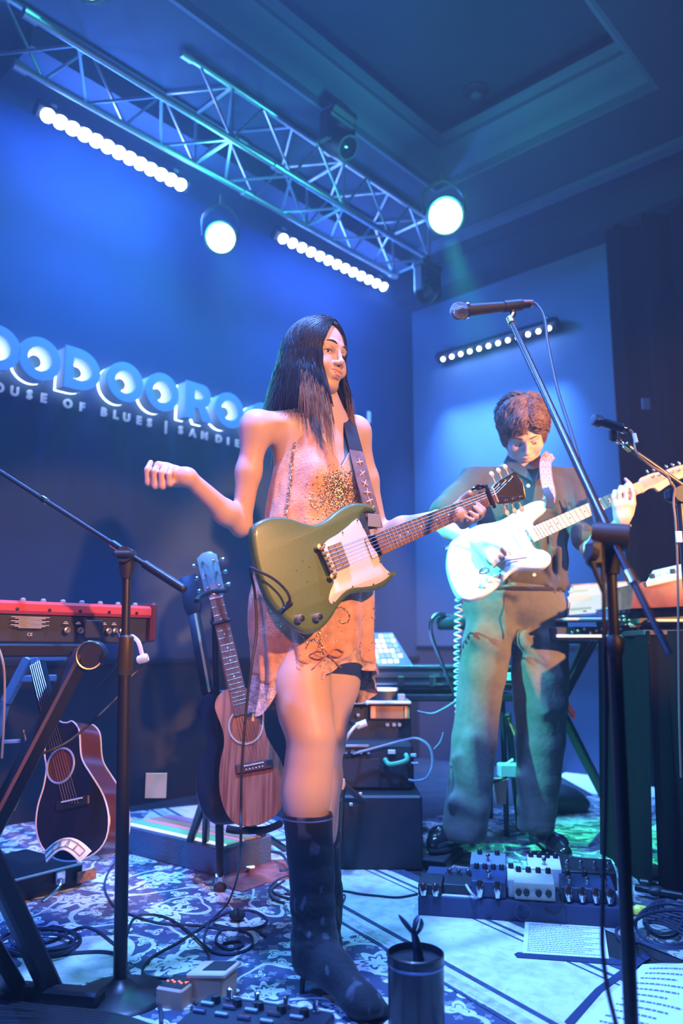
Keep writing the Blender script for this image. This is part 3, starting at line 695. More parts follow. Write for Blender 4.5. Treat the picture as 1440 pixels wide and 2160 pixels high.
# legs: right leg in front, left leg behind
rk = PY(657, 1556, 2.00); ra = PY(652, 1760, 1.965)
rh = PY(632, 1350, 2.07)
g.chain([rh, PY(634, 1440, 2.05), PY(645, 1505, 2.02), rk], [.080, .071, .062, .0525], .03)
g.ell(rk + V((.004, -.026, .006)), (.030, .026, .036), k=.02); g.cap(rk + V((.002, -.02, -.05)), rk + V((-.006, -.014, -.16)), .024, .020, .03)
g.chain([rk, PY(651, 1612, 2.005), PY(645, 1668, 2.0), PY(648, 1740, 1.975)], [.0525, .052, .0545, .048], .03)
lk = PY(684, 1560, 2.16); lh = PY(706, 1350, 2.17)
g.chain([lh, PY(701, 1440, 2.17), lk], [.080, .068, .052], .03); g.chain([lk, PY(677, 1640, 2.2), PY(676, 1760, 2.22)], [.050, .052, .046], .03)
g.blur(1); P, Q = g.mesh(); P = relax(P, Q, 1, .5)
skin_object('body', [P1, (P, Q)], SKIN, wom)
head_parts(HM, wom, smile=.0085, ww=1.2)
# ---- boots
bootm = mat('dark_blue_suede', (0.014, 0.014, 0.020), 0.8, sheen=0.1, bump=.25, bscale=90); nt, b = nodes_of(bootm)
tc = nt.nodes.new('ShaderNodeTexCoord'); vo = nt.nodes.new('ShaderNodeTexVoronoi'); vo.inputs['Scale'].default_value = 34; vo.feature = 'SMOOTH_F1'
mp = nt.nodes.new('ShaderNodeMapping'); mp.inputs['Scale'].default_value = (1, 1, .55); nz = nt.nodes.new('ShaderNodeTexNoise'); nz.inputs['Scale'].default_value = 12
mx = nt.nodes.new('ShaderNodeVectorMath'); mx.operation = 'MULTIPLY_ADD'; mx.inputs[1].default_value = (.06, .06, .06)
nt.links.new(tc.outputs['Object'], mp.inputs[0]); nt.links.new(tc.outputs['Object'], nz.inputs['Vector']); nt.links.new(nz.outputs['Color'], mx.inputs[0]); nt.links.new(mp.outputs[0], mx.inputs[2]); nt.links.new(mx.outputs[0], vo.inputs['Vector'])
rp = nt.nodes.new('ShaderNodeValToRGB'); rp.color_ramp.elements[0].position = .18; rp.color_ramp.elements[0].color = (.075, .08, .10, 1); rp.color_ramp.elements[1].position = .27; rp.color_ramp.elements[1].color = (.011, .011, .016, 1)
nt.links.new(vo.outputs['Distance'], rp.inputs[0]); nt.links.new(rp.outputs[0], b.inputs['Base Color'])
def boot(pts, rs, ball, toe, heel, seat, lab=None):
    lo = np.min([list(p) for p in pts + [ball, toe, heel]], 0) - .08; hi = np.max([list(p) for p in pts + [ball, toe, heel]], 0) + .08; lo[2] = -.005
    g = SDF(lo, hi, .0030)
    for i in range(len(pts) - 1): g.cap(pts[i], pts[i + 1], rs[i], rs[i + 1], .012)
    an = pts[-1]; g.cap(an, seat, .040, .030, .03)
    ins = an.lerp(ball, .45) + ZUP * .004
    g.cap(an, ins, .041, .036, .03); g.cap(ins, ball, .036, .033, .03); fd = (ball - seat).normalized(); sd = fd.cross(ZUP).normalized()
    g.ell(ball - ZUP * .006, (.055, .036, .026), np.array([[fd.x, sd.x, 0], [fd.y, sd.y, 0], [0, 0, 1]]), .02)
    g.cap(ball, toe, .026, .008, .02); g.cap(seat, ball, .022, .018, .02)
    for k, t in enumerate((.05, .16, .30, .5)):   # slouch creases above the ankle
        c = pts[-1].lerp(pts[-2], t * 1.6); r = rs[-1] + .004
        ringp = [c + V((cos(a) * r, sin(a) * r, .012 * sin(a * 2 + k * 1.9) + .006 * sin(a * 3 + k))) for a in [2 * pi * q / 14 for q in range(15)]]
        g.chain(ringp, [.0030] * 15, .010)
    top = pts[0]; g.ell(top + ZUP * .07, (.12, .12, .070), k=.001, op='s')            # clean top edge
    P, Q = g.mesh(); P = relax(P, Q, 1, .5); P[:, 2] = np.maximum(P[:, 2], .002)
    o = skin_object('boot', [(P, Q)], bootm, wom)
    mb = MB(); mb.tube([heel + ZUP * .004, heel + ZUP * .03, seat.lerp(heel, .45), seat], [.0058, .0062, .009, .024], 12); mb.build('stiletto_heel', BLKPL, o)
    mb = MB(); mb.tube([top + ZUP * .0005 + V((cos(a) * rs[0] * 1.01, sin(a) * rs[0] * 1.01, -.002)) for a in [2 * pi * q / 30 for q in range(30)]], .0022, 6, closed=True); mb.build('top_edge', mat('boot_piping', (.12, .13, .18), .6), o)
bt = [PY(649, 1722, 1.975), PY(654, 1795, 1.975), PY(658, 1850, 1.97), PY(659, 1905, 1.965), PY(663, 1955, 1.96)]
ank = PY(664, 2004, 1.950)
boot(bt + [ank], [.0595, .054, .0515, .051, .049, .045], PZ(760, 2108, .038), PZ(826, 2138, .012), PZ(637, 2099, 0.0), PY(648, 2028, 1.945))
lb = [PY(676, 1684, 2.235), PY(678, 1760, 2.24), PY(680, 1850, 2.24), PY(682, 1900, 2.245)]
boot(lb, [.056, .052, .048, .042], PZ(690, 1990, .036), PZ(702, 2020, .012), PZ(678, 1948, 0), PZ(680, 1935, .07) + V((0, .04, 0)))
# ---- dress
dressm = mat('peach_silk_gauze', (0.62, 0.30, 0.14), 0.55, var=0.25, vscale=30, bump=0.25, bscale=180, sheen=0.3)
lev = [(905, 600, 752, 2.125), (940, 590, 764, 2.12), (1000, 574, 776, 2.115), (1080, 562, 790, 2.11), (1180, 546, 795, 2.11), (1260, 530, 794, 2.11), (1340, 532, 795, 2.12), (1402, 538, 796, 2.13)]
zs = []; cs_ = []; ws = []
for (y, xl, xr, Y) in lev:
    a = PY(xl, y, Y); b_ = PY(xr, y, Y); zs.append((a.z + b_.z) / 2); cs_.append(((a.x + b_.x) / 2, Y)); ws.append((b_.x - a.x) / 2)
def dress_at(th, z, off=0.0):
    zz = zs[::-1]; cx = np.interp(z, zz, [c[0] for c in cs_][::-1]); cy = np.interp(z, zz, [c[1] for c in cs_][::-1]); w = np.interp(z, zz, ws[::-1])
    low = max(0, min(1, (zs[1] - z) / (zs[1] - zs[-1])))
    a = w * 1.04; b_ = w * (.80 - .02 * low); f = 1 + low ** 1.3 * (.045 * sin(9 * th + 1) + .03 * sin(14 * th + 2.2) + .02 * sin(23 * th)) + .012 * sin(th * 5 + z * 40)
    bust = .030 * math.exp(-((z - (chest.z - .035)) / .05) ** 2) * (math.exp(-((th - pi / 2 - .62) / .35) ** 2) + math.exp(-((th - pi / 2 + .62) / .35) ** 2))
    p = V((cx, cy, z)) + LW * (cos(th) * (a * f + off)) + FW * (sin(th) * (b_ * f + bust + off)); return p
def ztop(th):     # th = pi/2 is the front
    d = math.atan2(sin(th - pi / 2), cos(th - pi / 2))
    z = zs[2] - .002; zf = PY(690, 985, 2.03).z
    a = abs(d)
    if a < .75: return zf + (a / .75) ** .9 * (zs[0] + .002 - zf)
    if a < 1.25: return zs[0] + .002 - (a - .75) / .5 * .075
    return zs[0] - .075 - .02 * sin((a - 1.25) * 1.2)
def zhem(th):
    d = math.atan2(sin(th - pi / 2), cos(th - pi / 2)); return zs[-1] + .012 * sin(6 * th) + (.012 if abs(d + .2) < .5 else 0) - .035 * max(0, min(1, (d - .7) / .5))
mb = MB(); nT, nZ = 220, 70; vs = []
for i in range(nT):
    th = 2 * pi * i / nT; a, b_ = ztop(th), zhem(th)
    for j in range(nZ + 1): vs.append(dress_at(th, a + (b_ - a) * j / nZ))
fs = [(i * (nZ + 1) + j, i * (nZ + 1) + j + 1, ((i + 1) % nT) * (nZ + 1) + j + 1, ((i + 1) % nT) * (nZ + 1) + j) for i in range(nT) for j in range(nZ)]
mb.add(vs, fs); dress = mb.build('slip_dress', dressm, wom, ang=0)
so = dress.modifiers.new('thickness', 'SOLIDIFY'); so.thickness = 0.0025; so.offset = 1
sheer = mat('sheer_lace', (0.50, 0.33, 0.24), 0.6, var=.5, vscale=60, bump=.4, bscale=200)
mb = MB(); nT2 = 220; vs = []      # lace hem, longer at the sides and back
for i in range(nT2):
    th = 2 * pi * i / nT2; d = math.atan2(sin(th - pi / 2), cos(th - pi / 2)); L = .018 + .085 * max(0, min(1, (abs(d) - .9) / .8)) + .008 * sin(7 * th)
    for j in range(9): vs.append(dress_at(th, zhem(th) + .05 - (L + .05) * j / 8, -.003 + .008 * (j / 8) ** 2 * (1 + sin(11 * th))))
mb.add(vs, [(i * 9 + j, i * 9 + j + 1, ((i + 1) % nT2) * 9 + j + 1, ((i + 1) % nT2) * 9 + j) for i in range(nT2) for j in range(8)]); mb.build('lace_hem', sheer, wom, ang=0)
mb = MB()     # straps
for d in (-.75, .75):
    th = pi / 2 + d; p = dress_at(th, ztop(th)); sh = rsh if d > 0 else lsh; top = nb.lerp(sh, .62) + ZUP * .040
    bk = top - FW * .05 - ZUP * .05
    mb.tube(curve([p, p.lerp(top, .55) + FW * .014, top, bk, bk - FW * .02 - ZUP * .09], 5), .0024, 6)
mb.build('shoulder_strap', mat('strap_cord', (.10, .09, .12), .6), wom)
bead = mat('gold_sequins', (0.9, 0.62, 0.30), 0.18, 1.0); rr = random.Random(5); mb = MB()
def addbead(th, z, r):
    p = dress_at(th, z, .004); n_ = (p - dress_at(th, z, -.01)).normalized(); q = n_.to_track_quat('Z', 'Y').to_matrix().to_4x4()
    M = Matrix.Translation(p) @ q @ Matrix.Rotation(rr.uniform(-.6, .6), 4, 'X') @ Matrix.Rotation(rr.uniform(-.6, .6), 4, 'Y')
    vs = [M @ V((r * cos(a), r * sin(a), 0)) for a in [pi / 3 * k for k in range(6)]] + [M @ V((0, 0, r * .5))]
    mb.add(vs, [(k, (k + 1) % 6, 6) for k in range(6)])
for k in range(1300):       # dense motif down the middle of the bodice
    z = rr.triangular(PY(690, 1100, 2.03).z, PY(690, 985, 2.03).z, PY(690, 1030, 2.03).z); s_ = (PY(690, 985, 2.03).z - z)
    addbead(pi / 2 + .05 + rr.gauss(0, .16 + 1.1 * s_ * (1 if rr.random() < .3 else .35)), z - .01, rr.uniform(.0012, .0026))
for br in range(26):        # curling branches
    th = pi / 2 + rr.uniform(-1.0, 1.1); z = rr.uniform(zs[-1] + .03, zs[1] - .03); a = rr.uniform(0, 6.28)
    for k in range(26):
        a += rr.uniform(-.1, .35); th += cos(a) * .018; z += sin(a) * .0035
        if z < ztop(th) - .006 and z > zs[-1] - .01: addbead(th, z, rr.uniform(.0012, .0022))
for k in range(900):
    th = rr.uniform(0, 2 * pi); z = rr.uniform(zs[-1], zs[1])
    if z < ztop(th) - .004: addbead(th, z, rr.uniform(.0009, .0016))
for k in range(150):        # beaded side edge
    z = zs[1] - .02 - k * .0022
    if z > zs[-1]:
        for q in (-.02, .0, .02): addbead(pi / 2 + 1.05 + q + .01 * sin(k), z, .0017)
mb.build('sequins', bead, dress, kind='stuff', ang=0)
bow = mat('ribbon', (0.55, 0.25, 0.12), .6); mb = MB(); c0 = dress_at(pi / 2 + .25, zs[-1] + .03, .01)
for s_ in (-1, 1): mb.tube(curve([c0, c0 + LW * .02 * s_ + ZUP * .012 + FW * .006, c0 + LW * .045 * s_ + ZUP * .002 + FW * .004, c0 + LW * .022 * s_ - ZUP * .008 + FW * .006, c0], 5), .0035, 6, flat=(1, .5)); mb.tube(curve([c0, c0 + LW * .02 * s_ - ZUP * .02, c0 + LW * .04 * s_ - ZUP * .035], 4), .003, 6, flat=(1, .4))
mb.build('ribbon_bow', bow, dress)
# ---- long straight hair
hairm = mat('dark_brown_hair', (0.014, 0.008, 0.006), 0.42, spec=.35, var=.5, vscale=60, stretch=(1, 1, .05)); nt, b = nodes_of(hairm)
hairt = mat('hair_lighter_ends', (0.30, 0.16, 0.08), 0.42, var=.3, vscale=60)
def strand(side, az, part, rad, jit, endz, rr):
    """side -1 viewer-left (near), +1 far. az final azimuth in radians from the face direction"""
    ax, ay, azz = .082 + jit, .1030 + jit, .0950 + jit; pts = []
    y0 = -.075 + part * .14
    root = V((side * .004, y0, 0)); root.z = azz * math.sqrt(max(.05, 1 - (y0 / ay) ** 2)) + .028
    e = V((side * sin(az) * ax, -cos(az) * ay, -.004))
    for k in range(8):
        t = k / 7; p = root.lerp(e, t); q = V((p.x / ax, (p.y - .008) / ay, (p.z - .022 * (1 - t)) / azz)); L = q.length
        f = 1 / max(L, .2); f = 1 + (f - 1) * 1.0
        pts.append(V((p.x * f, (p.y - .008) * f + .008, (p.z - .022 * (1 - t)) * f + .022 * (1 - t))))
    return pts
def make_hair(n, rad, jitr, seed, endmul=1.0, frac=(0, 1)):
    rr = random.Random(seed); mb = MB(); mt = MB()
    for i in range(n):
        side = -1 if rr.random() < .58 else 1
        az = radians(rr.uniform(42, 180)) if side < 0 else radians(rr.uniform(58, 180))
        front = max(0, 1 - (az - radians(31)) / radians(60))
        pts = strand(side, az, rr.random() * .75 if front > .3 else rr.random(), rad, rr.uniform(*jitr), 0, rr)
        e = pts[-1]; w = HM @ e; pts = [HM @ p for p in pts]
        out = (w - HC); out.z = 0; out.normalize(); total = (rr.uniform(.17, .24) if front > 0 else rr.uniform(.10, .16)) if True else 0
        total = (.12 + .21 * front * front + rr.uniform(-.03, .07)) if side < 0 else (.13 + .10 * front + rr.uniform(-.03, .06))
        if rad > .002: total *= .72
        wob = rr.uniform(-1, 1); K = 10; s0_ = HC.z - .004
        for k in range(1, K + 1):
            t = k / K; z = w.z - t * total
            fl_ = (.034 if side < 0 else .020) * (t * total / .15) * min(1, t * 2.2) * (1 - front * .9) + .004 * sin(t * 5 + wob * 6)
            drift = FW * (.055 * front * max(0, t - .3)) + V((wob * .006 * t, 0, 0)) - LW * (.0 if side > 0 else -.02 * front * t)
            pts.append(V((w.x, w.y, z)) + out * fl_ + drift)
        m = len(pts); rs = [rad * (1.0 - .55 * max(0, (j / (m - 1)) - .6) / .4) for j in range(m)]
        c = smooth_poly(pts, 2, False); m2 = len(c); rs = [rad * (1.0 - .8 * max(0, (j / (m2 - 1)) - .62) / .38) for j in range(m2)]
        if front > .25 and rad < .002: cut = int(m2 * .76); mb.tube(c[:cut + 1], rs[:cut + 1], 3, caps=False); mt.tube(c[cut:], rs[cut:], 3, caps=False)
        else: mb.tube(c, rs, 3 if rad < .002 else 6, caps=rad > .002)
    return mb, mt
mb, _ = make_hair(330, .0062, (-.003, .001), 3); mb.build('hair_mass', hairm, wom, ang=0)
mb, mt = make_hair(3600, .0009, (.002, .010), 4); mb.build('hair', hairm, wom, ang=0, kind='stuff'); mt.build('hair_ends', hairt, wom, ang=0, kind='stuff')
# ================================================================== green double-cutaway guitar
gt = thing('electric_guitar', 'green solid-body electric guitar with a white scratchplate held by the woman', 'guitar', Pb)
GM = Matrix(((N1.x, N2.x, NN.x, Pb.x), (N1.y, N2.y, NN.y, Pb.y), (N1.z, N2.z, NN.z, Pb.z), (0, 0, 0, 1)))
GI = GM.inverted()
def G2(px, py): p = GI @ GP(px, py); return (p.x, p.y)
greenm = mat('green_metallic_lacquer', (0.085, 0.135, 0.035), 0.42, metal=.0, coat=.25, var=.12, vscale=300)
bodyo = smooth_poly([V((*G2(*p), 0)) for p in [(533, 1118), (545, 1100), (575, 1089), (610, 1091), (640, 1101), (665, 1105), (690, 1095), (715, 1075), (745, 1060), (775, 1062), (797, 1074), (790, 1080), (773, 1078), (762, 1090), (764, 1106), (775, 1128), (785, 1150), (797, 1165), (806, 1168), (806, 1182), (810, 1193), (825, 1205), (835, 1203), (832, 1215), (818, 1232), (795, 1244), (765, 1247), (740, 1254), (718, 1275), (700, 1305), (678, 1328), (655, 1336), (630, 1328), (600, 1304), (572, 1270), (552, 1225), (538, 1170)]], 3)
mb = MB(GM); mb.prism(bodyo, -.036, 0, bev=.011, steps=4); gbody = mb.build('body', greenm, gt, ang=50)
pgm = mat('white_scratchplate', (0.62, 0.58, 0.50), 0.4, coat=.1)
pgo = smooth_poly([V((*G2(*p), 0)) for p in [(752, 1094), (762, 1108), (773, 1130), (783, 1152), (795, 1168), (800, 1184), (812, 1200), (822, 1210), (812, 1222), (790, 1234), (765, 1239), (740, 1241), (722, 1252), (706, 1270), (697, 1274), (692, 1264), (696, 1246), (703, 1228), (697, 1216), (690, 1200), (678, 1165), (682, 1148), (694, 1137), (710, 1128), (733, 1110)]], 2)
mb = MB(GM); mb.prism(pgo, .0003, .0026, bev=.001); mb.build('scratchplate', pgm, gt)
for px, py in ((752, 1098), (721, 1124), (764, 1112), (790, 1160), (818, 1211), (786, 1233), (742, 1238), (702, 1271), (683, 1150), (800, 1186)):
    x, y = G2(px, py); mb = MB(GM); mb.lathe([(.0026, .0026), (.0024, .0038), (0, .0041)], 10, Matrix.Translation((x, y, 0))); mb.build('screw', CHROME, gt)
def gbar(mb, a, b, w, z0, z1): # bar between two pixels on the face
    a = V((*G2(*a), 0)); b = V((*G2(*b), 0)); d = (b - a); L = d.length; d.normalize(); an = math.atan2(d.y, d.x)
    mb.box(((a.x + b.x) / 2, (a.y + b.y) / 2, (z0 + z1) / 2), (L, w, z1 - z0), min(w, z1 - z0) * .2, Matrix.Rotation(an, 4, 'Z'))
mb = MB(GM); gbar(mb, (702, 1148), (722, 1200), .040, .003, .0085); pk = mb.build('pickup', mat('gold_nickel_cover', (.55, .42, .30), .3, .9), gt)
for i in range(6):
    t = (i + .5) / 6; x, y = G2(697 + 20 * t + 3, 1150 + 48 * t); mb = MB(GM); mb.lathe([(.0026, .0085), (.0026, .0098), (0, .0102)], 8, Matrix.Translation((x, y, 0))); mb.build('pole_piece', CHROME, pk)
    x, y = G2(707 + 20 * t, 1147 + 48 * t)
mb = MB(GM); gbar(mb, (668, 1152), (698, 1222), .013, .006, .017); br_ = mb.build('bridge', BLKPL, gt)
for i in range(6):
    t = (i + .5) / 6; mb = MB(GM); a = (666 + 30 * t + 1, 1154 + 66 * t); gbar(mb, (a[0] - 3, a[1] + 1), (a[0] + 8, a[1] - 3), .0075, .016, .021); mb.build('saddle', GOLDM, br_)
for px, py in ((668, 1156), (695, 1218)):
    x, y = G2(px, py); mb = MB(GM); mb.lathe([(.008, 0), (.008, .014), (.0085, .015), (.0085, .020), (0, .021)], 16, Matrix.Translation((x, y, 0))); mb.build('bridge_post', GOLDM, br_)
for px, py in ((628, 1306), (666, 1303)):
    x, y = G2(px, py); mb = MB(GM); T = Matrix.Translation((x, y, 0)); mb.lathe([(.010, 0), (.010, .003), (.0095, .018), (.008, .020), (0, .020)], 20, T); kb = mb.build('control_knob', mat('smoked_knob', (.30, .27, .18), .3, .3), gt)
    mb = MB(GM); mb.lathe([(.0075, .0203), (.0075, .0225), (0, .023)], 16, T); mb.build('knob_cap', CHROME, kb)
for px, py in ((638, 1183), (625, 1203), (652, 1196), (648, 1227)):
    x, y = G2(px, py); mb = MB(GM); mb.lathe([(.0017, .0), (.0015, .001), (0, .0012)], 8, Matrix.Translation((x, y, 0))); mb.build('old_screw_hole', BLACK, gbody)
# neck
roseM = mat('rosewood', (0.20, 0.085, 0.045), 0.5, var=.35, vscale=60, stretch=(1, 1, 1)); mahog = mat('dark_mahogany', (0.11, 0.045, 0.03), .35, coat=.3)
nA, nB_ = G2(781, 1123), G2(806, 1178); e0, e1 = G2(1028, 1034), G2(1044, 1062)
def strip(poly, z0, z1, m, name, par, bev=0): mb = MB(GM); mb.prism(poly, z0, z1, bev=bev); return mb.build(name, m, par)
xa = nA[0]; xb = (nB_[0] + nA[0]) / 2; xn = (e0[0] + e1[0]) / 2 + .002
wa = .0275; wn = .0215; yc = 0.0
ya = (nA[1] + nB_[1]) / 2; yn = (e0[1] + e1[1]) / 2
def nky(x): return ya + (yn - ya) * (x - xb) / (xn - xb)
nkp = [(xb, ya - wa), (xn, yn - wn), (xn, yn + wn), (xb, ya + wa)]
strip(nkp, .006, .0125, roseM, 'fingerboard', gt)
mb = MB(GM); K = 12
for i in range(9):
    t = i / 8; x = xb - .01 + (xn - xb + .015) * t; w = wa + (wn - wa) * t
    pass
prof = lambda w: [(w * cos(a), -.017 * abs(sin(a)) ** .9) for a in [pi + pi * k / 10 for k in range(11)]]
vs = []; m = 11
for i in range(7):
    t = i / 6; x = xb - .03 + (xn - xb + .03) * t; w = wa + (wn - wa) * t; yy = nky(x)
    for (yq, zq) in prof(w): vs.append(V((x, yy + yq, .006 + zq)))
fs = [(i * m + k, (i + 1) * m + k, (i + 1) * m + k + 1, i * m + k + 1) for i in range(6) for k in range(m - 1)] + [tuple(range(m)), tuple(6 * m + k for k in range(m))[::-1]]
mb.add(vs, fs); mb.build('neck', mahog, gt)
sc_ = xn - 0.0
for f in range(1, 21):
    x = xn - sc_ * (1 - 2 ** (-f / 12))
    if x < xb + .003: break
    t = (x - xb) / (xn - xb); w = wa + (wn - wa) * t; mb = MB(GM); mb.box((x, nky(x), .0132), (.0022, 2 * w - .001, .0020), .0005); mb.build('fret', mat('fret_nickel', (.55, .5, .42), .45, .6) if 'fret_nickel' not in MATS else MATS['fret_nickel'], gt)
for f in (3, 5, 7, 9, 12, 15, 17):
    x = xn - sc_ * (1 - 2 ** (-(f - .5) / 12))
    if x > xb: mb = MB(GM); mb.lathe([(.0028, .0125), (.0026, .0129), (0, .013)], 10, Matrix.Translation((x, nky(x), 0))); mb.build('dot_inlay', WHITE, gt)
mb = MB(GM); mb.box((xn + .002, yn, .013), (.005, 2 * wn, .006), .001); mb.build('nut', mat('bone', (.8, .72, .55), .4), gt)
hs = [(xn + .004, yn - wn), (xn + .02, yn - .030), (xn + .045, yn - .036), (xn + .115, yn - .044), (xn + .122, yn - .02), (xn + .128, yn), (xn + .122, yn + .02), (xn + .115, yn + .044), (xn + .045, yn + .036), (xn + .02, yn + .030), (xn + .004, yn + wn)]
hd = strip(hs, -.006, .008, mat('headstock_black_lacquer', (.05, .035, .02), .25, coat=.5), 'headstock', gt, .002)
mb = MB(GM); hb = [(x, y) for x, y in hs]; mb.tube([V((x - .004 * (1 if x > xn + .06 else 0), y * .985 + yn * .015, .0085)) for x, y in hb], .0012, 5); mb.build('binding', BRASS, hd)
for k in range(6):
    s_ = 1 if k < 3 else -1; x = xn + .035 + (k % 3) * .030; y = yn + s_ * (.026 + (k % 3) * .003)
    mb = MB(GM); mb.lathe([(.0050, .008), (.0045, .010), (.003, .011), (.003, .018), (.0035, .019), (0, .0195)], 12, Matrix.Translation((x, y, 0))); tp = mb.build('tuning_post', GOLDM, hd)
    mb = MB(GM); mb.cyl((x, y, -.004), (x, y + s_ * .026, -.004), .002, n=6); mb.sph((x, y + s_ * .034, -.004), .0095, 12, (.9, 1, .5)); mb.build('tuner_button', mat('pearl_button', (.8, .78, .72), .25), tp)
    xs, ys = xn, yn + (k % 3 - 1 if k < 3 else 1 - k % 3) * .006
for k in range(6):
    yb = (k - 2.5) * .0098; yn_ = yn + (k - 2.5) * .0068; j = (5 - k) % 3 if k < 3 else k % 3
    s_ = 1 if k > 2 else -1; jj = (5 - k) if k > 2 else k; xp = xn + .035 + jj * .03; yp = yn + s_ * (.026 + jj * .003)
    mb = MB(GM); mb.tube([V((-.002, yb + .0, .0205)), V((xn + .002, yn_, .0165)), V((xp, yp, .014))], .0004 + .00008 * k, 4); mb.build('string', STEEL, gt)
# jack lead plugged into the top edge and looped round the strap
mb = MB(); a = GP(611, 1273, .004); b_ = GP(590, 1278, .012)
lead = curve([GP(592, 1290, .01), GP(606, 1276, .022), GP(611, 1262, .03), GP(600, 1242, .03), GP(575, 1220, .028), GP(545, 1205, .02), GP(528, 1198, .0), GP(529, 1212, -.05), GP(537, 1250, -.06), PY(541, 1330, 1.86), PY(531, 1400, 1.84), PY(521, 1480, 1.84), PY(511, 1600, 1.84), PY(508, 1700, 1.85), PY(507, 1790, 1.88), PZ(500, 1850, .10), PZ(480, 1905, .012), PZ(440, 1945, .008), PZ(380, 1985, .008), PZ(322, 2018, .008), PZ(300, 2050, .008), PZ(330, 2062, .008), PZ(395, 2058, .008), PZ(440, 2022, .008), PZ(415, 1980, .012), PZ(350, 1935, .008), PZ(290, 1932, .008), PZ(268, 1970, .008), PZ(262, 2040, .008), PZ(290, 2085, .008), PZ(350, 2105, .02)], 8)
mb.tube(lead, .0032, 6); mb.build('instrument_cable', CABLE, label='dark lead hanging from the green guitar and looping across the patterned rug', cat='cable')
mb = MB(GM); x, y = G2(609, 1274); mb.tube([V((x, y, .001)), V((x, y, .006))], .008, 12); x2, y2 = G2(592, 1288); mb.tube([V((x, y, .010)), V((x2, y2, .014))], .0062, 10); mb.build('jack_plug', BLACK, gt)
# strap
strapm = mat('strap_fabric', (0.16, 0.10, 0.09), .8, var=.3, vscale=50)
def band(mb, pts, w, nrm, th=.002):
    P_ = [V(p) for p in pts]; vs = []
    for i, p in enumerate(P_):
        t = (P_[min(i + 1, len(P_) - 1)] - P_[max(i - 1, 0)]).normalized(); n_ = V(nrm[i] if isinstance(nrm, list) else nrm); s_ = t.cross(n_).normalized(); n_ = s_.cross(t)
        vs += [p + s_ * w / 2, p - s_ * w / 2, p - s_ * w / 2 + n_ * th, p + s_ * w / 2 + n_ * th]
    fs = [(i * 4 + k, i * 4 + (k + 1) % 4, (i + 1) * 4 + (k + 1) % 4, (i + 1) * 4 + k) for i in range(len(P_) - 1) for k in range(4)] + [(3, 2, 1, 0), tuple((len(P_) - 1) * 4 + k for k in range(4))]
    mb.add(vs, fs)
sp = curve([PY(746, 890, 2.30), PY(736, 868, 2.24), PY(728, 866, 2.16), PY(733, 880, 2.12), PY(748, 940, 2.06), PY(765, 1010, 2.03), PY(780, 1065, 2.02), GP(792, 1115, -.02)], 6)
st = thing('guitar_strap', 'dark patterned strap of the green guitar running over the woman shoulder', 'guitar strap', sp[0])
mb = MB(); band(mb, sp[:26], .044, FW * 1.0 + V((0, 0, .15))); mb.build('leather_end', mat('black_leather', (.02, .018, .02), .5), st)
mb = MB(); band(mb, sp[25:], .046, FW * 1.0 + V((0, 0, .15))); wv = mb.build('webbing', strapm, st)
mb = MB()
for i in range(27, len(sp) - 1, 2):
    c = sp[i] + FW * .0036
    for q in range(4): a = q * pi / 2 + i; mb.tube([c, c + LW * .012 * cos(a) + ZUP * .012 * sin(a)], [.0025, .0008], 5)
mb.build('woven_flower', mat('strap_thread', (.7, .5, .42), .7), wv)
mb = MB(); c = GP(789, 1098, .0); mb.box((0, 0, 0), (.04, .003, .034), .001, frame((0, 0, 0), LW, FW).to_3x3().to_4x4()); 
for v_ in range(len(mb.v)): mb.v[v_] = tuple(V(mb.v[v_]) + c)
mb.build('buckle', GREYP, st)
# capo clamped behind the hand
cp = thing('capo', 'black spring capo with a blue-lit lever clamped on the green guitar neck', 'capo', GP(1024, 1055))
x, y = G2(1020, 1050); xx = xn - .022
mb = MB(GM); mb.box((xx, yn, .018), (.012, .066, .008), .003); mb.box((xx, yn, -.016), (.012, .05, .008), .003); mb.box((xx, yn + .035, .001), (.012, .009, .042), .003); mb.build('jaw', BLACK, cp)
mb = MB(GM); mb.tube([V((xx, yn + .036, .006)), V((xx - .025, yn + .042, .012)), V((xx - .052, yn + .039, .018))], [.006, .0055, .004], 8); mb.build('lever', BLKGL, cp)

# ================================================================== MAN WITH THE WHITE GUITAR
man = thing('person', 'man in a dark camp-collar shirt and wide trousers looking down at a white electric guitar', 'person', PZ(1050, 1800, 0))
YM = 3.08
MC = PY(1103, 912, YM - .02)
MM = Matrix.Translation(MC) @ Matrix.Rotation(radians(-8), 4, 'Z') @ Matrix.Rotation(radians(-4), 4, 'Y') @ Matrix.Rotation(radians(42), 4, 'X') @ Matrix.Diagonal((1.06, 1.06, 1.08, 1))
MH = head_sdf(MM, False, .0022, 1.08, shut=True)
g = SDF((.22, 2.62, .0), (1.32, 3.36, 1.72), .0042)
mnb = PY(1105, 975, YM + .05)
g.chain([mnb - ZUP * .03, mnb, MC + V((0, .03, -.05))], [.068, .060, .058], .03)
msl = PY(1003, 1012, YM + .04); msr = PY(1205, 1020, YM + .04)
for sh in (msl, msr): g.cap(mnb - ZUP * .03, sh - ZUP * .02, .034, .036, .03); g.ell(sh - ZUP * .012, (.042, .042, .046), k=.02)
g.ell(PY(1105, 1060, YM + .05), (.17, .105, .17), k=.04)
mel = PY(925, 1098, 2.98); mwl = PY(1012, 1152, 2.84)
g.chain([msl, msl.lerp(mel, .5), mel], [.050, .046, .038], .03); g.chain([mel, mel.lerp(mwl, .3), mwl], [.038, .042, .027], .02)
mer = PY(1246, 1158, 2.98); mwr = PY(1309, 1108, 2.90)
g.chain([msr, msr.lerp(mer, .5), mer], [.050, .046, .038], .03); g.chain([mer, mer.lerp(mwr, .35), mwr], [.037, .042, .028], .02)
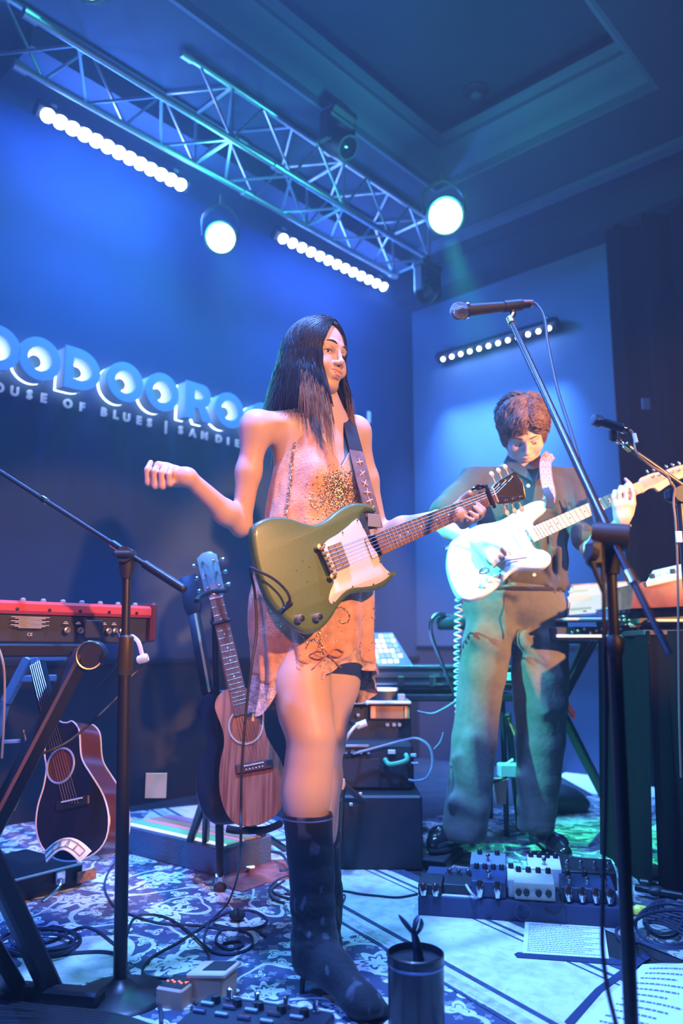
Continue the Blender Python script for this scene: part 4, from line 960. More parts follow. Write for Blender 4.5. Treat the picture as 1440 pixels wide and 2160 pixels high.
# strat plane
Sb = PY(1030, 1170, 2.83); Sn = PY(1352, 1028, 2.93); S1 = (Sn - Sb).normalized(); SF = V((-.06, -1, .22)); SF = (SF - S1 * SF.dot(S1)).normalized(); S2 = SF.cross(S1).normalized()
SM = Matrix(((S1.x, S2.x, SF.x, Sb.x), (S1.y, S2.y, SF.y, Sb.y), (S1.z, S2.z, SF.z, Sb.z), (0, 0, 0, 1))); SI = SM.inverted()
def SP(px, py, off=0.0): return PP(px, py, Sb + SF * off, SF)
def G2s(px, py): p = SI @ SP(px, py); return (p.x, p.y)
# picking hand over the strings
fm = {'index': [SP(1040, 1150, .045), SP(1054, 1157, .050), SP(1063, 1165, .034), SP(1066, 1171, .020)], 'middle': [SP(1036, 1159, .045), SP(1050, 1168, .054), SP(1060, 1176, .046), SP(1058, 1184, .032)],
      'ring': [SP(1031, 1167, .042), SP(1043, 1178, .052), SP(1052, 1186, .046), SP(1050, 1192, .034)], 'little': [SP(1025, 1172, .038), SP(1035, 1184, .046), SP(1043, 1192, .042), SP(1041, 1197, .034)],
      'thumb': [SP(1026, 1146, .040), SP(1042, 1146, .042), SP(1056, 1152, .038), SP(1066, 1162, .026)]}
hand_sdf(g, mwl, fm, .030, .0095)
# fretting hand: knuckles face us, fingers stand up over the neck
ff = {'little': [SP(1295, 1066, .036), SP(1292, 1048, .052), SP(1295, 1036, .048), SP(1301, 1038, .024)], 'ring': [SP(1307, 1064, .044), SP(1305, 1040, .060), SP(1308, 1027, .050), SP(1314, 1030, .024)],
      'middle': [SP(1320, 1062, .046), SP(1319, 1037, .060), SP(1321, 1023, .050), SP(1326, 1027, .024)], 'index': [SP(1333, 1064, .040), SP(1334, 1040, .052), SP(1329, 1022, .046), SP(1318, 1010, .040)],
      'thumb': [SP(1328, 1085, -.01), SP(1335, 1062, -.028), SP(1334, 1040, -.032), SP(1330, 1024, -.03)]}
hand_sdf(g, mwr, ff, .030, .0092, kf=.003); g.ell(SP(1314, 1086, .018), (.034, .022, .034), k=.012)
# shins and ankles inside the shoes
feetL = PZ(946, 1806, .05); feetR = PZ(1166, 1803, .03)
g.blur(1); P, Q = g.mesh(); P = relax(P, Q, 1, .5)
skin_object('body', [MH, (P, Q)], SKINM, man)
head_parts(MM, man, brow=(1.5, 1), shut=True, lip=mat('lips_pale', (.48, .25, .22), .5))
# ---- short wavy hair
mh = mat('brown_wavy_hair', (0.15, 0.072, 0.036), .45, var=.45, vscale=45, stretch=(1, 1, .3))
rr = random.Random(11); g = SDF((-.11, -.14, -.11), (.11, .15, .17), .0028)
g.ell((0, .020, .042), (.086, .104, .090), k=0); g.ell((0, -.045, .075), (.066, .050, .036), k=.03)
for s_ in (-1, 1): g.ell((s_ * .070, -.005, .005), (.020, .045, .055), k=.03)
g.ell((0, .075, -.03), (.060, .045, .065), k=.03)
g.ell((0, -.085, -.050), (.066, .075, .100), k=.012, op='s')
for k in range(46):
    a = rr.uniform(0, 2 * pi); el = rr.uniform(.05, 1.45); p = V((.084 * cos(el) * cos(a), .020 + .102 * cos(el) * sin(a), .042 + .088 * sin(el)))
    if p.y < -.055 and p.z < .045: continue
    t = V((-sin(a), cos(a) * .6, -.5)).normalized(); g.cap(p, p + t * .04, .015, .007, .008)
P, Q = g.mesh(); A = np.array(MM); skin_object('hair_mass', [(P @ A[:3, :3].T + A[:3, 3], Q)], mh, man)
mb = MB()
for k in range(1500):
    a = rr.uniform(0, 2 * pi); el = rr.uniform(-.15, 1.5); p = V((.085 * cos(el) * cos(a), .020 + .103 * cos(el) * sin(a), .045 + .090 * sin(el)))
    if p.y < -.030 and p.z < .048 and abs(p.x) < .07: continue
    if p.z < .0 and p.y < .01: continue
    part = -1 if p.x < .012 else 1; d = V((part * .75, -.45 if p.y < .02 else .5, -.35)); nrm = (p - V((0, .02, .04))).normalized(); d = (d - nrm * d.dot(nrm)).normalized(); w = rr.uniform(0, 6); L = rr.uniform(.035, .06)
    pts = [p + d * L * t + nrm * (.004 + .006 * sin(pi * t) + .003 * sin(7 * t + w)) + nrm.cross(d) * .006 * sin(6 * t + w) for t in (0, .2, .4, .6, .8, 1)]
    mb.tube([MM @ q for q in pts], [.0032, .0036, .0034, .003, .0022, .0008], 5, caps=False)
for k in range(420):
    a = rr.uniform(0, 2 * pi); el = rr.uniform(-.1, 1.5); p = V((.068 * cos(el) * cos(a), -.045 + .052 * cos(el) * sin(a), .074 + .038 * sin(el)))
    if p.y > -.02: continue
    part = -1 if p.x < .010 else 1; d = V((part * .8, -.25, -.5)); nrm = (p - V((0, -.03, .06))).normalized(); d = (d - nrm * d.dot(nrm)).normalized(); w = rr.uniform(0, 6); L = rr.uniform(.03, .05)
    pts = [p + d * L * t + nrm * (.002 + .006 * sin(pi * t) + .002 * sin(7 * t + w)) + nrm.cross(d) * .006 * sin(6 * t + w) for t in (0, .2, .4, .6, .8, 1)]
    mb.tube([MM @ q for q in pts], [.0028, .0034, .0034, .003, .0022, .0008], 5, caps=False)
mb.build('hair', mh, man, ang=0, kind='stuff')
# ---- shirt
shm = mat('dark_olive_brown_shirt', (0.055, 0.050, 0.038), .85, var=.2, vscale=8, bump=.3, bscale=25, sheen=.15)
g = SDF((.30, 2.72, .72), (1.28, 3.36, 1.50), .0045)
g.ell(PY(1107, 1075, YM + .05), (.205, .125, .20), k=0); g.ell(PY(1110, 1180, YM + .05), (.165, .115, .17), k=.05); g.ell(PY(1108, 1232, YM + .04), (.168, .118, .065), k=.03)
for sh, el, s_ in ((msl, mel, -1), (msr, mer, 1)):
    g.cap(mnb - ZUP * .012 + V((s_ * .04, .015, 0)), sh - ZUP * .004, .050, .058, .04); g.cap(sh, sh.lerp(el, .55), .060, .060, .03); g.cap(sh.lerp(el, .5), sh.lerp(el, .82), .060, .064, .015)
    c = sh.lerp(el, .82 + .22); d = (el - sh).normalized(); g.cap(c - d * .012 + d * .02, c + d * .2, .058, .07, .001, 's') if False else None
    e = sh.lerp(el, 1.0); g.ell(e + d * .045, (.085, .085, .072), k=.002, op='s')
for k in range(26):  # soft folds
    p = PY(rr.uniform(1030, 1190), rr.uniform(1040, 1240), YM - .075); g.cap(p, p + V((rr.uniform(-.05, .05), 0.01, -rr.uniform(.05, .12))), .006, .004, .02)
nk_ = mnb + V((0, -.055, -.005)); g.ell(nk_ + V((0, .02, .05)), (.058, .075, .058), k=.006, op='s'); g.cap(nk_ + V((0, -.06, .02)), nk_ + V((.004, -.11, -.10)), .042, .006, .004, 's')
g.blur(1); P, Q = g.mesh(); P = relax(P, Q, 1); shirt = skin_object('shirt', [(P, Q)], shm, man)
V0 = nk_ + V((.006, -.062, -.105))
def flat_piece(name, pts, th, nrm, m, par):
    n_ = V(nrm).normalized(); k = len(pts); mb = MB(); mb.add([V(p) for p in pts] + [V(p) + n_ * th for p in pts], [tuple(range(k))[::-1], tuple(range(k, 2 * k))] + [(i, (i + 1) % k, k + (i + 1) % k, k + i) for i in range(k)]); return mb.build(name, m, par)
for s_ in (-1, 1):
    cN = mnb + V((s_ * .062, .01, .022)); flat_piece('collar', [V0 + V((s_ * .004, -.006, 0)), V0 + V((s_ * .052, .012, .034)), cN + V((s_ * .030, -.040, -.035)), cN + V((s_ * .01, -.03, .0)), V0 + V((s_ * .026, .010, .060))], .006, (s_ * .2, -1, .3), shm, man)
mb = MB(); bpt = PY(1112, 1026, 2.93); 
for k in range(5): p = V((bpt.x + .002 * k, bpt.y + (-.004 if k else 0.0), bpt.z - .085 * k)); mb = MB(); mb.lathe([(.0065, 0), (.0065, .003), (.004, .0022), (0, .002)], 10, Matrix.Translation(p + V((0, -.012, 0))) @ Matrix.Rotation(radians(90), 4, 'X')); mb.build('button', mat('pale_button', (.75, .68, .6), .3), man)
# ---- wide trousers
trm_ = mat('grey_green_wool_trousers', (0.105, 0.10, 0.085), .9, var=.12, vscale=40, bump=.2, bscale=60, sheen=.1)
def loft(rings, n=44, folds=None, seed=0):   # rings: (centre, half width x, half depth y)
    vs = []; K = len(rings)
    for i, (c, a, b_) in enumerate(rings):
        for k in range(n):
            th = 2 * pi * k / n; f = 1 + (folds(th, i / (K - 1)) if folds else 0)
            vs.append(V((c.x + a * cos(th) * f, c.y + b_ * sin(th) * f, c.z)))
    fs = [(i * n + k, i * n + (k + 1) % n, (i + 1) * n + (k + 1) % n, (i + 1) * n + k) for i in range(K - 1) for k in range(n)]
    return vs, [f[::-1] for f in fs]
g = SDF((.34, 2.82, .02), (1.05, 3.34, 1.06), .0045)
def row(y, xl, xr, Y): a = PY(xl, y, Y); b_ = PY(xr, y, Y); return (a + b_) / 2, (b_.x - a.x) / 2
for rows, dd in (([(1300, 985, 1092, 3.08), (1360, 974, 1080, 3.07), (1420, 966, 1068, 3.06), (1480, 962, 1056, 3.06), (1560, 952, 1048, 3.05), (1640, 944, 1040, 3.04), (1700, 938, 1034, 3.03), (1752, 930, 1028, 3.02)], 0),
             ([(1300, 1080, 1196, 3.10), (1360, 1078, 1198, 3.10), (1420, 1078, 1199, 3.10), (1480, 1082, 1197, 3.11), (1560, 1086, 1192, 3.13), (1640, 1088, 1182, 3.15), (1700, 1090, 1174, 3.16), (1754, 1090, 1168, 3.16)], 0)):
    rs_ = [row(*q) for q in rows]
    for (c0, a0), (c1, a1) in zip(rs_, rs_[1:]): g.cap(c0, c1, a0 * .97, a1 * .97, .012)
g.ell(PY(1082, 1275, 3.09), (.205, .122, .10), k=.03); g.ell(PY(1088, 1255, 3.09), (.185, .118, .05), k=.02)
for (x0, y0, x1, y1, Y) in ((1010, 1330, 1045, 1350, 2.975), (1000, 1345, 1050, 1372, 2.975), (1100, 1340, 1170, 1352, 2.98), (1105, 1360, 1150, 1392, 2.98), (1110, 1400, 1150, 1500, 2.985), (960, 1600, 985, 1660, 2.95), (1100, 1640, 1120, 1740, 3.08), (955, 1690, 1010, 1705, 2.94), (990, 1560, 1010, 1740, 2.945), (1060, 1270, 1064, 1330, 2.97)):
    g.cap(PY(x0, y0, Y + .02), PY(x1, y1, Y + .02), .014, .008, .05)
for c, a in ((PZ(966, 1800, 0), .12), (PZ(1146, 1792, 0), .12)): pass
kz = int(.075 / .0045); g.f[:, :, :kz] = .01
g.blur(1); P, Q = g.mesh(); P = relax(P, Q, 1); tro = skin_object('trousers', [(P, Q)], trm_, man)
mb = MB(); mb.tube([PY(1064, 1262, 2.962), PY(1062, 1300, 2.958), PY(1068, 1345, 2.962)], .0025, 5); mb.build('fly_seam', trm_, tro)
bc = PY(1087, 1247, 3.09); mb = MB(); mb.tube([bc + V((cos(a) * .178, sin(a) * .113, 0)) for a in [2 * pi * k / 40 for k in range(40)]], .011, 6, closed=True, flat=(1, .5) if False else None); mb.build('belt', mat('belt_leather', (.03, .022, .018), .4), man)
shoem = mat('black_polished_leather', (.012, .012, .014), .14, coat=.9)
def shoe(ank, toe, z, up=0.0):
    lo = [min(ank.x, toe.x) - .09, min(ank.y, toe.y) - .09, z - .004]; hi = [max(ank.x, toe.x) + .09, max(ank.y, toe.y) + .09, z + .17]
    g = SDF(lo, hi, .0032); a = V((ank.x, ank.y, z)); t = V((toe.x, toe.y, z)); d = (t - a).normalized(); L = (t - a).length
    g.cap(a + ZUP * .05 - d * .01, a + ZUP * .10 - d * .005, .040, .037, 0); g.cap(a + ZUP * .038 - d * .01, t + ZUP * .036 - d * L * .30, .038, .042, .02)
    g.cap(t + ZUP * .036 - d * L * .30, t + ZUP * .030 - d * .03, .042, .030, .02); g.ell(a + ZUP * .135, (.055, .055, .028), k=.003, op='s')
    g.f[:, :, :int(.012 / .0032)] = .01
    P, Q = g.mesh(); P = relax(P, Q, 1); o = skin_object('shoe', [(P, Q)], shoem, man)
    mb = MB(); mb.cyl(a + ZUP * .06, a + ZUP * .20 + V((.0, .02, 0)), .031, .036, n=16); mb.build('sock', FABBLK, o)
    s_ = d.cross(ZUP); out = [a - d * .055 + s_ * w for w in (-.022, 0, .022)]
    poly = [a - d * .050 + s_ * .018, a - d * .056, a - d * .050 - s_ * .018, a - s_ * .040, a + d * L * .35 - s_ * .036, a + d * L * .70 - s_ * .047, t - d * .03 - s_ * .034, t - d * .002 , t - d * .03 + s_ * .034, a + d * L * .70 + s_ * .047, a + d * L * .35 + s_ * .036, a + s_ * .040]
    pl = smooth_poly(poly, 4); mb = MB(); mb.prism([(p.x, p.y) for p in pl], z, z + .014, bev=.003); mb.build('sole', RUB, o)
    for k in range(4):
        c = a + d * (L * (.26 + .10 * k)) + ZUP * (.092 - .011 * k); mb = MB(); mb.tube(curve([c - s_ * .024 - ZUP * .004, c + ZUP * .006, c + s_ * .024 - ZUP * .004], 4), .0028, 6); mb.build('lace', FABBLK, o)
    return o
shoe(PZ(972, 1772, .055), PZ(908, 1800, .055), .055); shoe(PZ(1136, 1775, 0), PZ(1196, 1822, 0), 0.0)
mb = MB(); mb.tube([mwr + V((0, 0, -.0)) + V((cos(a) * .033, sin(a) * .024, .010 * sin(a))) for a in [2 * pi * k / 20 for k in range(20)]], .0045, 6, closed=True); wb = mb.build('bracelet', CHROME, man)
for k in range(9):
    a = pi + pi * (k + .5) / 9; mb = MB(); mb.sph(mwr + V((cos(a) * .035, sin(a) * .026, .010 * sin(a))), .0055, 8); mb.build('bead', GOLDM, wb)
mb = MB(); c = SP(1321, 1040, .050); mb.tube([c + (V((cos(a), 0, 0)) * .012 + SF * sin(a) * .011) for a in [2 * pi * k / 16 for k in range(16)]], .0022, 6, closed=True); mb.build('ring', GOLDM, man)
# ================================================================== white guitar
wg = thing('electric_guitar', 'white double-cutaway electric guitar with a pale maple neck played by the man', 'guitar', Sb)
whm = mat('white_lacquer', (.80, .80, .78), .22, coat=.6); maple = mat('pale_maple', (.62, .40, .22), .4, coat=.3, var=.12, vscale=30)
bo = [(948, 1150), (960, 1140), (985, 1140), (1008, 1128), (1040, 1112), (1062, 1098), (1088, 1078), (1115, 1062), (1140, 1056), (1153, 1063), (1150, 1078), (1132, 1092), (1122, 1106), (1126, 1118), (1110, 1140), (1122, 1150), (1135, 1162), (1150, 1164), (1162, 1174), (1160, 1188), (1144, 1197), (1110, 1198), (1085, 1202), (1070, 1215), (1048, 1238), (1020, 1256), (990, 1264), (968, 1255), (953, 1228), (943, 1190)]
bo = [(948, 1148), (963, 1134), (985, 1118), (1010, 1106), (1040, 1101), (1062, 1094), (1088, 1077), (1115, 1061), (1140, 1055), (1154, 1062), (1151, 1076), (1134, 1090), (1124, 1103), (1130, 1116), (1124, 1134), (1122, 1144), (1130, 1156), (1148, 1160), (1162, 1172), (1160, 1188), (1144, 1197), (1110, 1198), (1085, 1203), (1070, 1216), (1048, 1239), (1020, 1257), (990, 1265), (968, 1256), (953, 1230), (943, 1190)]
bo = smooth_poly([V((*G2s(*p), 0)) for p in bo], 3)
mb = MB(SM); mb.prism(bo, -.043, 0, bev=.008, steps=3); wb_ = mb.build('body', whm, wg, ang=50)
sg = smooth_poly([V((*G2s(*p), 0)) for p in [(1010, 1120), (1050, 1106), (1090, 1090), (1114, 1084), (1114, 1108), (1110, 1130), (1116, 1148), (1130, 1166), (1110, 1180), (1080, 1186), (1052, 1206), (1026, 1232), (1002, 1240), (1006, 1222), (1030, 1192), (1040, 1170), (1026, 1142)]], 2)
mb = MB(SM); mb.prism(sg, .0003, .0026, bev=.0008); mb.build('scratchplate', mat('mint_plate', (.74, .78, .74), .3), wg)
for k, dx in enumerate((.030, .080, .128)):
    mb = MB(SM); mb.box((dx, 0, .0055), (.018, .074, .007), .004, Matrix.Rotation(-.14 if k == 0 else 0, 4, 'Z')); p_ = mb.build('pickup', WHITE, wg)
mb = MB(SM); mb.box((-.004, 0, .006), (.035, .070, .010), .002); bd = mb.build('bridge', CHROME, wg)
for i in range(6): mb = MB(SM); mb.box((.004, (i - 2.5) * .0108, .013), (.022, .009, .005), .001); mb.build('saddle', CHROME, bd)
mb = MB(SM); mb.tube(curve([V((-.005, -.03, .012)), V((.0, -.04, .030)), V((.05, -.06, .035)), V((.11, -.075, .030))], 4), .0025, 6); mb.build('tremolo_arm', CHROME, wg)
for (x, y) in ((1046, 1212), (1034, 1224), (1020, 1236)):
    q = G2s(x, y); mb = MB(SM); mb.lathe([(.012, .003), (.011, .012), (.009, .016), (0, .0165)], 18, Matrix.Translation((*q, 0))); mb.build('control_knob', WHITE, wg)
q = G2s(946, 1150); mb = MB(SM); mb.cyl((q[0] - .014, q[1], -.02), (q[0] + .006, q[1], -.02), .006, n=10); mb.build('strap_button', CHROME, wg)
q = G2s(1020, 1205); mb = MB(SM); mb.tube(smooth_poly([V((q[0] + .018 * cos(a) , q[1] + .010 * sin(a), .0015)) for a in [2 * pi * k / 10 for k in range(10)]], 2), .0035, 6, closed=True); mb.build('jack_plate', CHROME, wg)
L_ = (Sn - Sb).length; xn_ = L_; xb_ = .195
def npr(w): return [(w * cos(a), -.018 * abs(sin(a)) ** .9) for a in [pi + pi * k / 10 for k in range(11)]]
mb = MB(SM); vs = []
for i in range(7):
    t = i / 6; x = xb_ - .05 + (xn_ - xb_ + .05) * t; w = .027 + (.021 - .027) * t
    for (yq, zq) in npr(w): vs.append(V((x, yq, .006 + zq)))
mb.add(vs, [(i * 11 + k, (i + 1) * 11 + k, (i + 1) * 11 + k + 1, i * 11 + k + 1) for i in range(6) for k in range(10)] + [tuple(range(11)), tuple(66 + k for k in range(11))[::-1]]); mb.build('neck', maple, wg)
mb = MB(SM); mb.prism([(xb_ - .02, -.0275), (xn_, -.021), (xn_, .021), (xb_ - .02, .0275)], .006, .011); mb.build('fingerboard', maple, wg)
for f in range(1, 22):
    x = xn_ * 2 ** (-f / 12); w = .0212 + .006 * (xn_ - x) / (xn_ - xb_)
    if x > xb_ - .01: mb = MB(SM); mb.box((x, 0, .0116), (.0022, 2 * w, .002)); mb.build('fret', STEEL, wg)
for f in (3, 5, 7, 9, 12, 15, 17):
    x = xn_ * 2 ** (-(f - .5) / 12); mb = MB(SM); mb.lathe([(.003, .011), (.003, .0114), (0, .0115)], 8, Matrix.Translation((x, 0, 0))); mb.build('dot_inlay', BLACK, wg)
hp = smooth_poly([V((*G2s(*p), 0)) for p in [(1346, 1014), (1360, 1005), (1376, 999), (1395, 996), (1410, 990), (1428, 984), (1452, 980), (1462, 988), (1458, 1000), (1446, 1006), (1430, 1012), (1405, 1026), (1388, 1037), (1378, 1030), (1366, 1032), (1352, 1040)]], 3)
mb = MB(SM); mb.prism(hp, -.006, .007, bev=.002); hd2 = mb.build('headstock', maple, wg)
for k in range(6):
    q = G2s(1372 + k * 13.5, 1004 - k * 3.6); mb = MB(SM); mb.lathe([(.0055, .007), (.005, .009), (.0032, .010), (.0032, .017), (0, .0175)], 10, Matrix.Translation((q[0], q[1] - .010, 0))); tp = mb.build('tuning_post', CHROME, hd2)
    mb = MB(SM); mb.cyl((q[0], q[1] - .01, -.002), (q[0], q[1] + .016, -.002), .002, n=6); mb.sph((q[0], q[1] + .022, -.002), .008, 10, (.8, 1, .6)); mb.build('tuner_button', CHROME, tp)
for k in range(6):
    q = G2s(1372 + (5 - k) * 13.5, 1004 - (5 - k) * 3.6); mb = MB(SM); mb.tube([V((-.002, (k - 2.5) * .0105, .018)), V((xn_, (k - 2.5) * .0066, .0145)), V((q[0], q[1] - .01, .013))], .0006, 4); mb.build('string', STEEL, wg)
# strap with a chain-link print
sp2 = curve([PY(1160, 960, 3.13), PY(1150, 975, 3.0), PY(1152, 1010, 2.955), PY(1158, 1040, 2.925), PY(1156, 1058, 2.90)], 5)
s2 = thing('guitar_strap', 'pink and white patterned strap of the white guitar over the man shoulder', 'guitar strap', sp2[0]); mb = MB(); band(mb, sp2, .046, V((0, -1, .1)), .003); w2 = mb.build('webbing', mat('pink_webbing', (.55, .22, .20), .7), s2)
for k in range(2, len(sp2) - 2, 2):
    for q in (-1, 1): mb = MB(); c = sp2[k] + V((.010 * q, -.004, 0)); mb.tube([c + V((.006 * cos(a), 0, .011 * sin(a))) for a in [2 * pi * j / 8 for j in range(8)]], .002, 4, closed=True); mb.build('link_print', WHITE, w2)
mb = MB(); band(mb, [PY(1149, 1030, 2.918), PY(1160, 1052, 2.893), PY(1158, 1072, 2.885)], .030, V((0, -1, .1)), .004); mb.build('leather_end', mat('black_leather_end', (.02, .02, .02), .4), s2)
# coiled lead
a0 = SP(968, 1258, -.02); pts = []
for k in range(240):
    t = k / 239; c = a0.lerp(PY(967, 1520, 3.30), t) + V((.006 * sin(3 * t), .08 * sin(pi * t), 0)); an = 2 * pi * 20 * t; pts.append(c + V((.012 * cos(an), .012 * sin(an), 0)))
mb = MB(); mb.tube(pts, .0042, 5); mb.build('coiled_cable', mat('pale_coil', (.55, .58, .6), .4), label='pale coiled lead hanging from the lower edge of the white guitar', cat='cable')

# ================================================================== RUGS
def rugmat(name, dark, light, scale, seed, cream=0.5, rot=0.5):
    m = bpy.data.materials.new(name); m.use_nodes = True; nt, b = nodes_of(m); N = nt.nodes.new; Lk = nt.links.new
    b.inputs['Roughness'].default_value = .95; b.inputs['Sheen Weight'].default_value = .2; b.inputs['Specular IOR Level'].default_value = .15
    tc = N('ShaderNodeTexCoord'); mp = N('ShaderNodeMapping'); mp.inputs['Rotation'].default_value = (0, 0, rot); mp.inputs['Location'].default_value = (seed, seed * .7, 0); Lk(tc.outputs['Object'], mp.inputs[0])
    nz = N('ShaderNodeTexNoise'); nz.inputs['Scale'].default_value = 5; nz.inputs['Detail'].default_value = 2; Lk(mp.outputs[0], nz.inputs['Vector'])
    wp = N('ShaderNodeVectorMath'); wp.operation = 'MULTIPLY_ADD'; wp.inputs[1].default_value = (.10, .10, 0); Lk(nz.outputs['Color'], wp.inputs[0]); Lk(mp.outputs[0], wp.inputs[2])
    def M_(op, a, bb=None, c=None):
        q = N('ShaderNodeMath'); q.operation = op
        for i, x in enumerate((a, bb, c)):
            if x is None: continue
            if isinstance(x, (int, float)): q.inputs[i].default_value = x
            else: Lk(x, q.inputs[i])
        return q.outputs[0]
    def flowers(sc, pet, r0, amp, src):
        vm = N('ShaderNodeVectorMath'); vm.operation = 'MULTIPLY'; vm.inputs[1].default_value = (sc, sc, 0); Lk(src, vm.inputs[0])
        vo = N('ShaderNodeTexVoronoi'); vo.voronoi_dimensions = '2D'; vo.inputs['Scale'].default_value = 1; vo.inputs['Randomness'].default_value = .75; Lk(vm.outputs[0], vo.inputs['Vector'])
        sb = N('ShaderNodeVectorMath'); sb.operation = 'SUBTRACT'; Lk(vm.outputs[0], sb.inputs[0]); Lk(vo.outputs['Position'], sb.inputs[1])
        sp = N('ShaderNodeSeparateXYZ'); Lk(sb.outputs[0], sp.inputs[0]); an = M_('ARCTAN2', sp.outputs[1], sp.outputs[0]); cl = N('ShaderNodeSeparateColor'); Lk(vo.outputs['Color'], cl.inputs[0])
        ph = M_('MULTIPLY', cl.outputs[0], 6.28); w = M_('SINE', M_('MULTIPLY_ADD', an, pet, ph)); rr_ = M_('MULTIPLY_ADD', w, amp, r0)
        rs = M_('MULTIPLY', rr_, M_('MULTIPLY_ADD', cl.outputs[1], .8, .55)); d = vo.outputs['Distance']
        return M_('SUBTRACT', M_('LESS_THAN', d, rs), M_('LESS_THAN', M_('ABSOLUTE', M_('SUBTRACT', d, M_('MULTIPLY', rs, .55))), .022))
    f1 = flowers(4.2, 7, .27, .07, wp.outputs[0]); f2 = flowers(11, 3, .26, .11, wp.outputs[0]); f3 = flowers(23, 4, .24, .08, mp.outputs[0])
    n2 = N('ShaderNodeTexNoise'); n2.inputs['Scale'].default_value = 3.2 * scale; n2.inputs['Detail'].default_value = 0; Lk(wp.outputs[0], n2.inputs['Vector'])
    vine = M_('LESS_THAN', M_('ABSOLUTE', M_('SUBTRACT', M_('FRACT', M_('MULTIPLY', n2.outputs['Fac'], 5.0)), .5)), .05)
    pat = M_('MAXIMUM', M_('MAXIMUM', f1, f2), M_('MAXIMUM', M_('MULTIPLY', vine, .9), M_('MULTIPLY', f3, .35)))
    n3 = N('ShaderNodeTexNoise'); n3.inputs['Scale'].default_value = 1.1; n3.inputs['Detail'].default_value = 1; Lk(mp.outputs[0], n3.inputs['Vector'])
    reg = M_('GREATER_THAN', n3.outputs['Fac'], 1 - cream); n4 = N('ShaderNodeTexNoise'); n4.inputs['Scale'].default_value = 26; n4.inputs['Detail'].default_value = 6; Lk(mp.outputs[0], n4.inputs['Vector'])
    worn = M_('MULTIPLY_ADD', M_('MULTIPLY', n4.outputs['Fac'], 1.0), .9, .45)
    v = M_('MAXIMUM', pat, M_('MULTIPLY', reg, worn)); v2 = M_('MULTIPLY', v, M_('MULTIPLY_ADD', n4.outputs['Fac'], .5, .72))
    mx = N('ShaderNodeMix'); mx.data_type = 'RGBA'; Lk(v2, mx.inputs[0]); mx.inputs[6].default_value = (*dark, 1); mx.inputs[7].default_value = (*light, 1); Lk(mx.outputs[2], b.inputs['Base Color'])
    bp = N('ShaderNodeBump'); bp.inputs['Strength'].default_value = .5; bp.inputs['Distance'].default_value = .004; n5 = N('ShaderNodeTexNoise'); n5.inputs['Scale'].default_value = 350; Lk(tc.outputs['Object'], n5.inputs['Vector']); Lk(n5.outputs['Fac'], bp.inputs['Height']); Lk(bp.outputs[0], b.inputs['Normal'])
    return m
D1 = V((-.5, .866, 0)); D2 = V((.866, .5, 0))
def rug(name, c, ax, ay, w, h, z, m, label, border=None):
    M = Matrix(((ax.x, ay.x, 0, c.x), (ax.y, ay.y, 0, c.y), (0, 0, 1, z), (0, 0, 0, 1)))
    t = thing(name, label, 'rug', V((c.x, c.y, z)))
    mb = MB(M); mb.box((0, 0, .002), (w, h, .004), .0015); mb.build('pile', m, t)
    if border:
        for ins, wd, bm in border:
            for (cx, cy, a, b_) in ((0, h / 2 - ins, w - 2 * ins + wd, wd), (0, -h / 2 + ins, w - 2 * ins + wd, wd), (w / 2 - ins, 0, wd, h - 2 * ins - wd), (-w / 2 + ins, 0, wd, h - 2 * ins - wd)):
                mb = MB(M); mb.box((cx, cy, .0042), (a, b_, .0012)); mb.build('border_band', bm, t)
    return t
bdark = mat('rug_border_dark', (.055, .065, .12), .95, var=.3, vscale=60); blite = mat('rug_border_cream', (.55, .53, .48), .95, var=.35, vscale=40)
rugA = rugmat('floral_rug', (.07, .085, .16), (.85, .83, .76), 1.0, 3.1, .40)
rugB = rugmat('worn_cream_rug', (.20, .22, .30), (.82, .80, .74), 1.3, 8.3, .80)
rugC = rugmat('green_lit_floral_rug', (.09, .11, .13), (.50, .52, .46), 1.2, 5.7, .35)
L0 = PZ(820, 1825); tA = rug('rug', L0 + D1 * -.25 - D2 * 1.7, D1, -D2, 3.3, 3.4, .000, rugA, 'large dark blue rug with pale flowers, scrolls and a wide cream border under the woman')
MA = Matrix(((D1.x, -D2.x, 0, L0.x), (D1.y, -D2.y, 0, L0.y), (0, 0, 1, 0), (0, 0, 0, 1)))       # x along the edge, y inward
for y, w, m_, z in ((.25, .40, rugB, .0044), (.02, .045, bdark, .0048), (.085, .012, bdark, .0052), (.115, .006, bdark, .0052), (.385, .016, bdark, .0052), (.43, .03, blite, .005), (.46, .010, bdark, .0054)):
    mb = MB(MA); mb.box((-.25, y, z), (3.28, w, .0010)); mb.build('border_band', m_, tA)
rug('rug', PZ(1330, 1790) + V((.25, .15, 0)), D2, D1, 2.2, 1.7, .001, rugC, 'patterned floral rug lit green behind the pedalboard on the right')
mb = MB(); poly = [PZ(*p) for p in [(466, 1868), (480, 1842), (540, 1822), (640, 1812), (640, 1850), (560, 1868), (510, 1886)]]
mb.prism([(p.x, p.y) for p in poly], .0045, .0075); mb.build('floor_cloth', mat('red_cloth', (.45, .10, .08), .95, var=.3, vscale=30), label='faded red cloth patch on the floor beside the acoustic guitar stand', cat='cloth')
# ================================================================== helpers for floor things
def FR(p, yaw=0.0, tilt=0.0): return Matrix.Translation(V(p)) @ Matrix.Rotation(radians(yaw), 4, 'Z') @ Matrix.Rotation(radians(tilt), 4, 'X')
def cable(pts, r, label, m=CABLE, n=6, k=6, name='cable', group=None):
    mb = MB(); mb.tube(curve(pts, k), r, n); return mb.build(name, m, label=label, cat='cable', group=group)
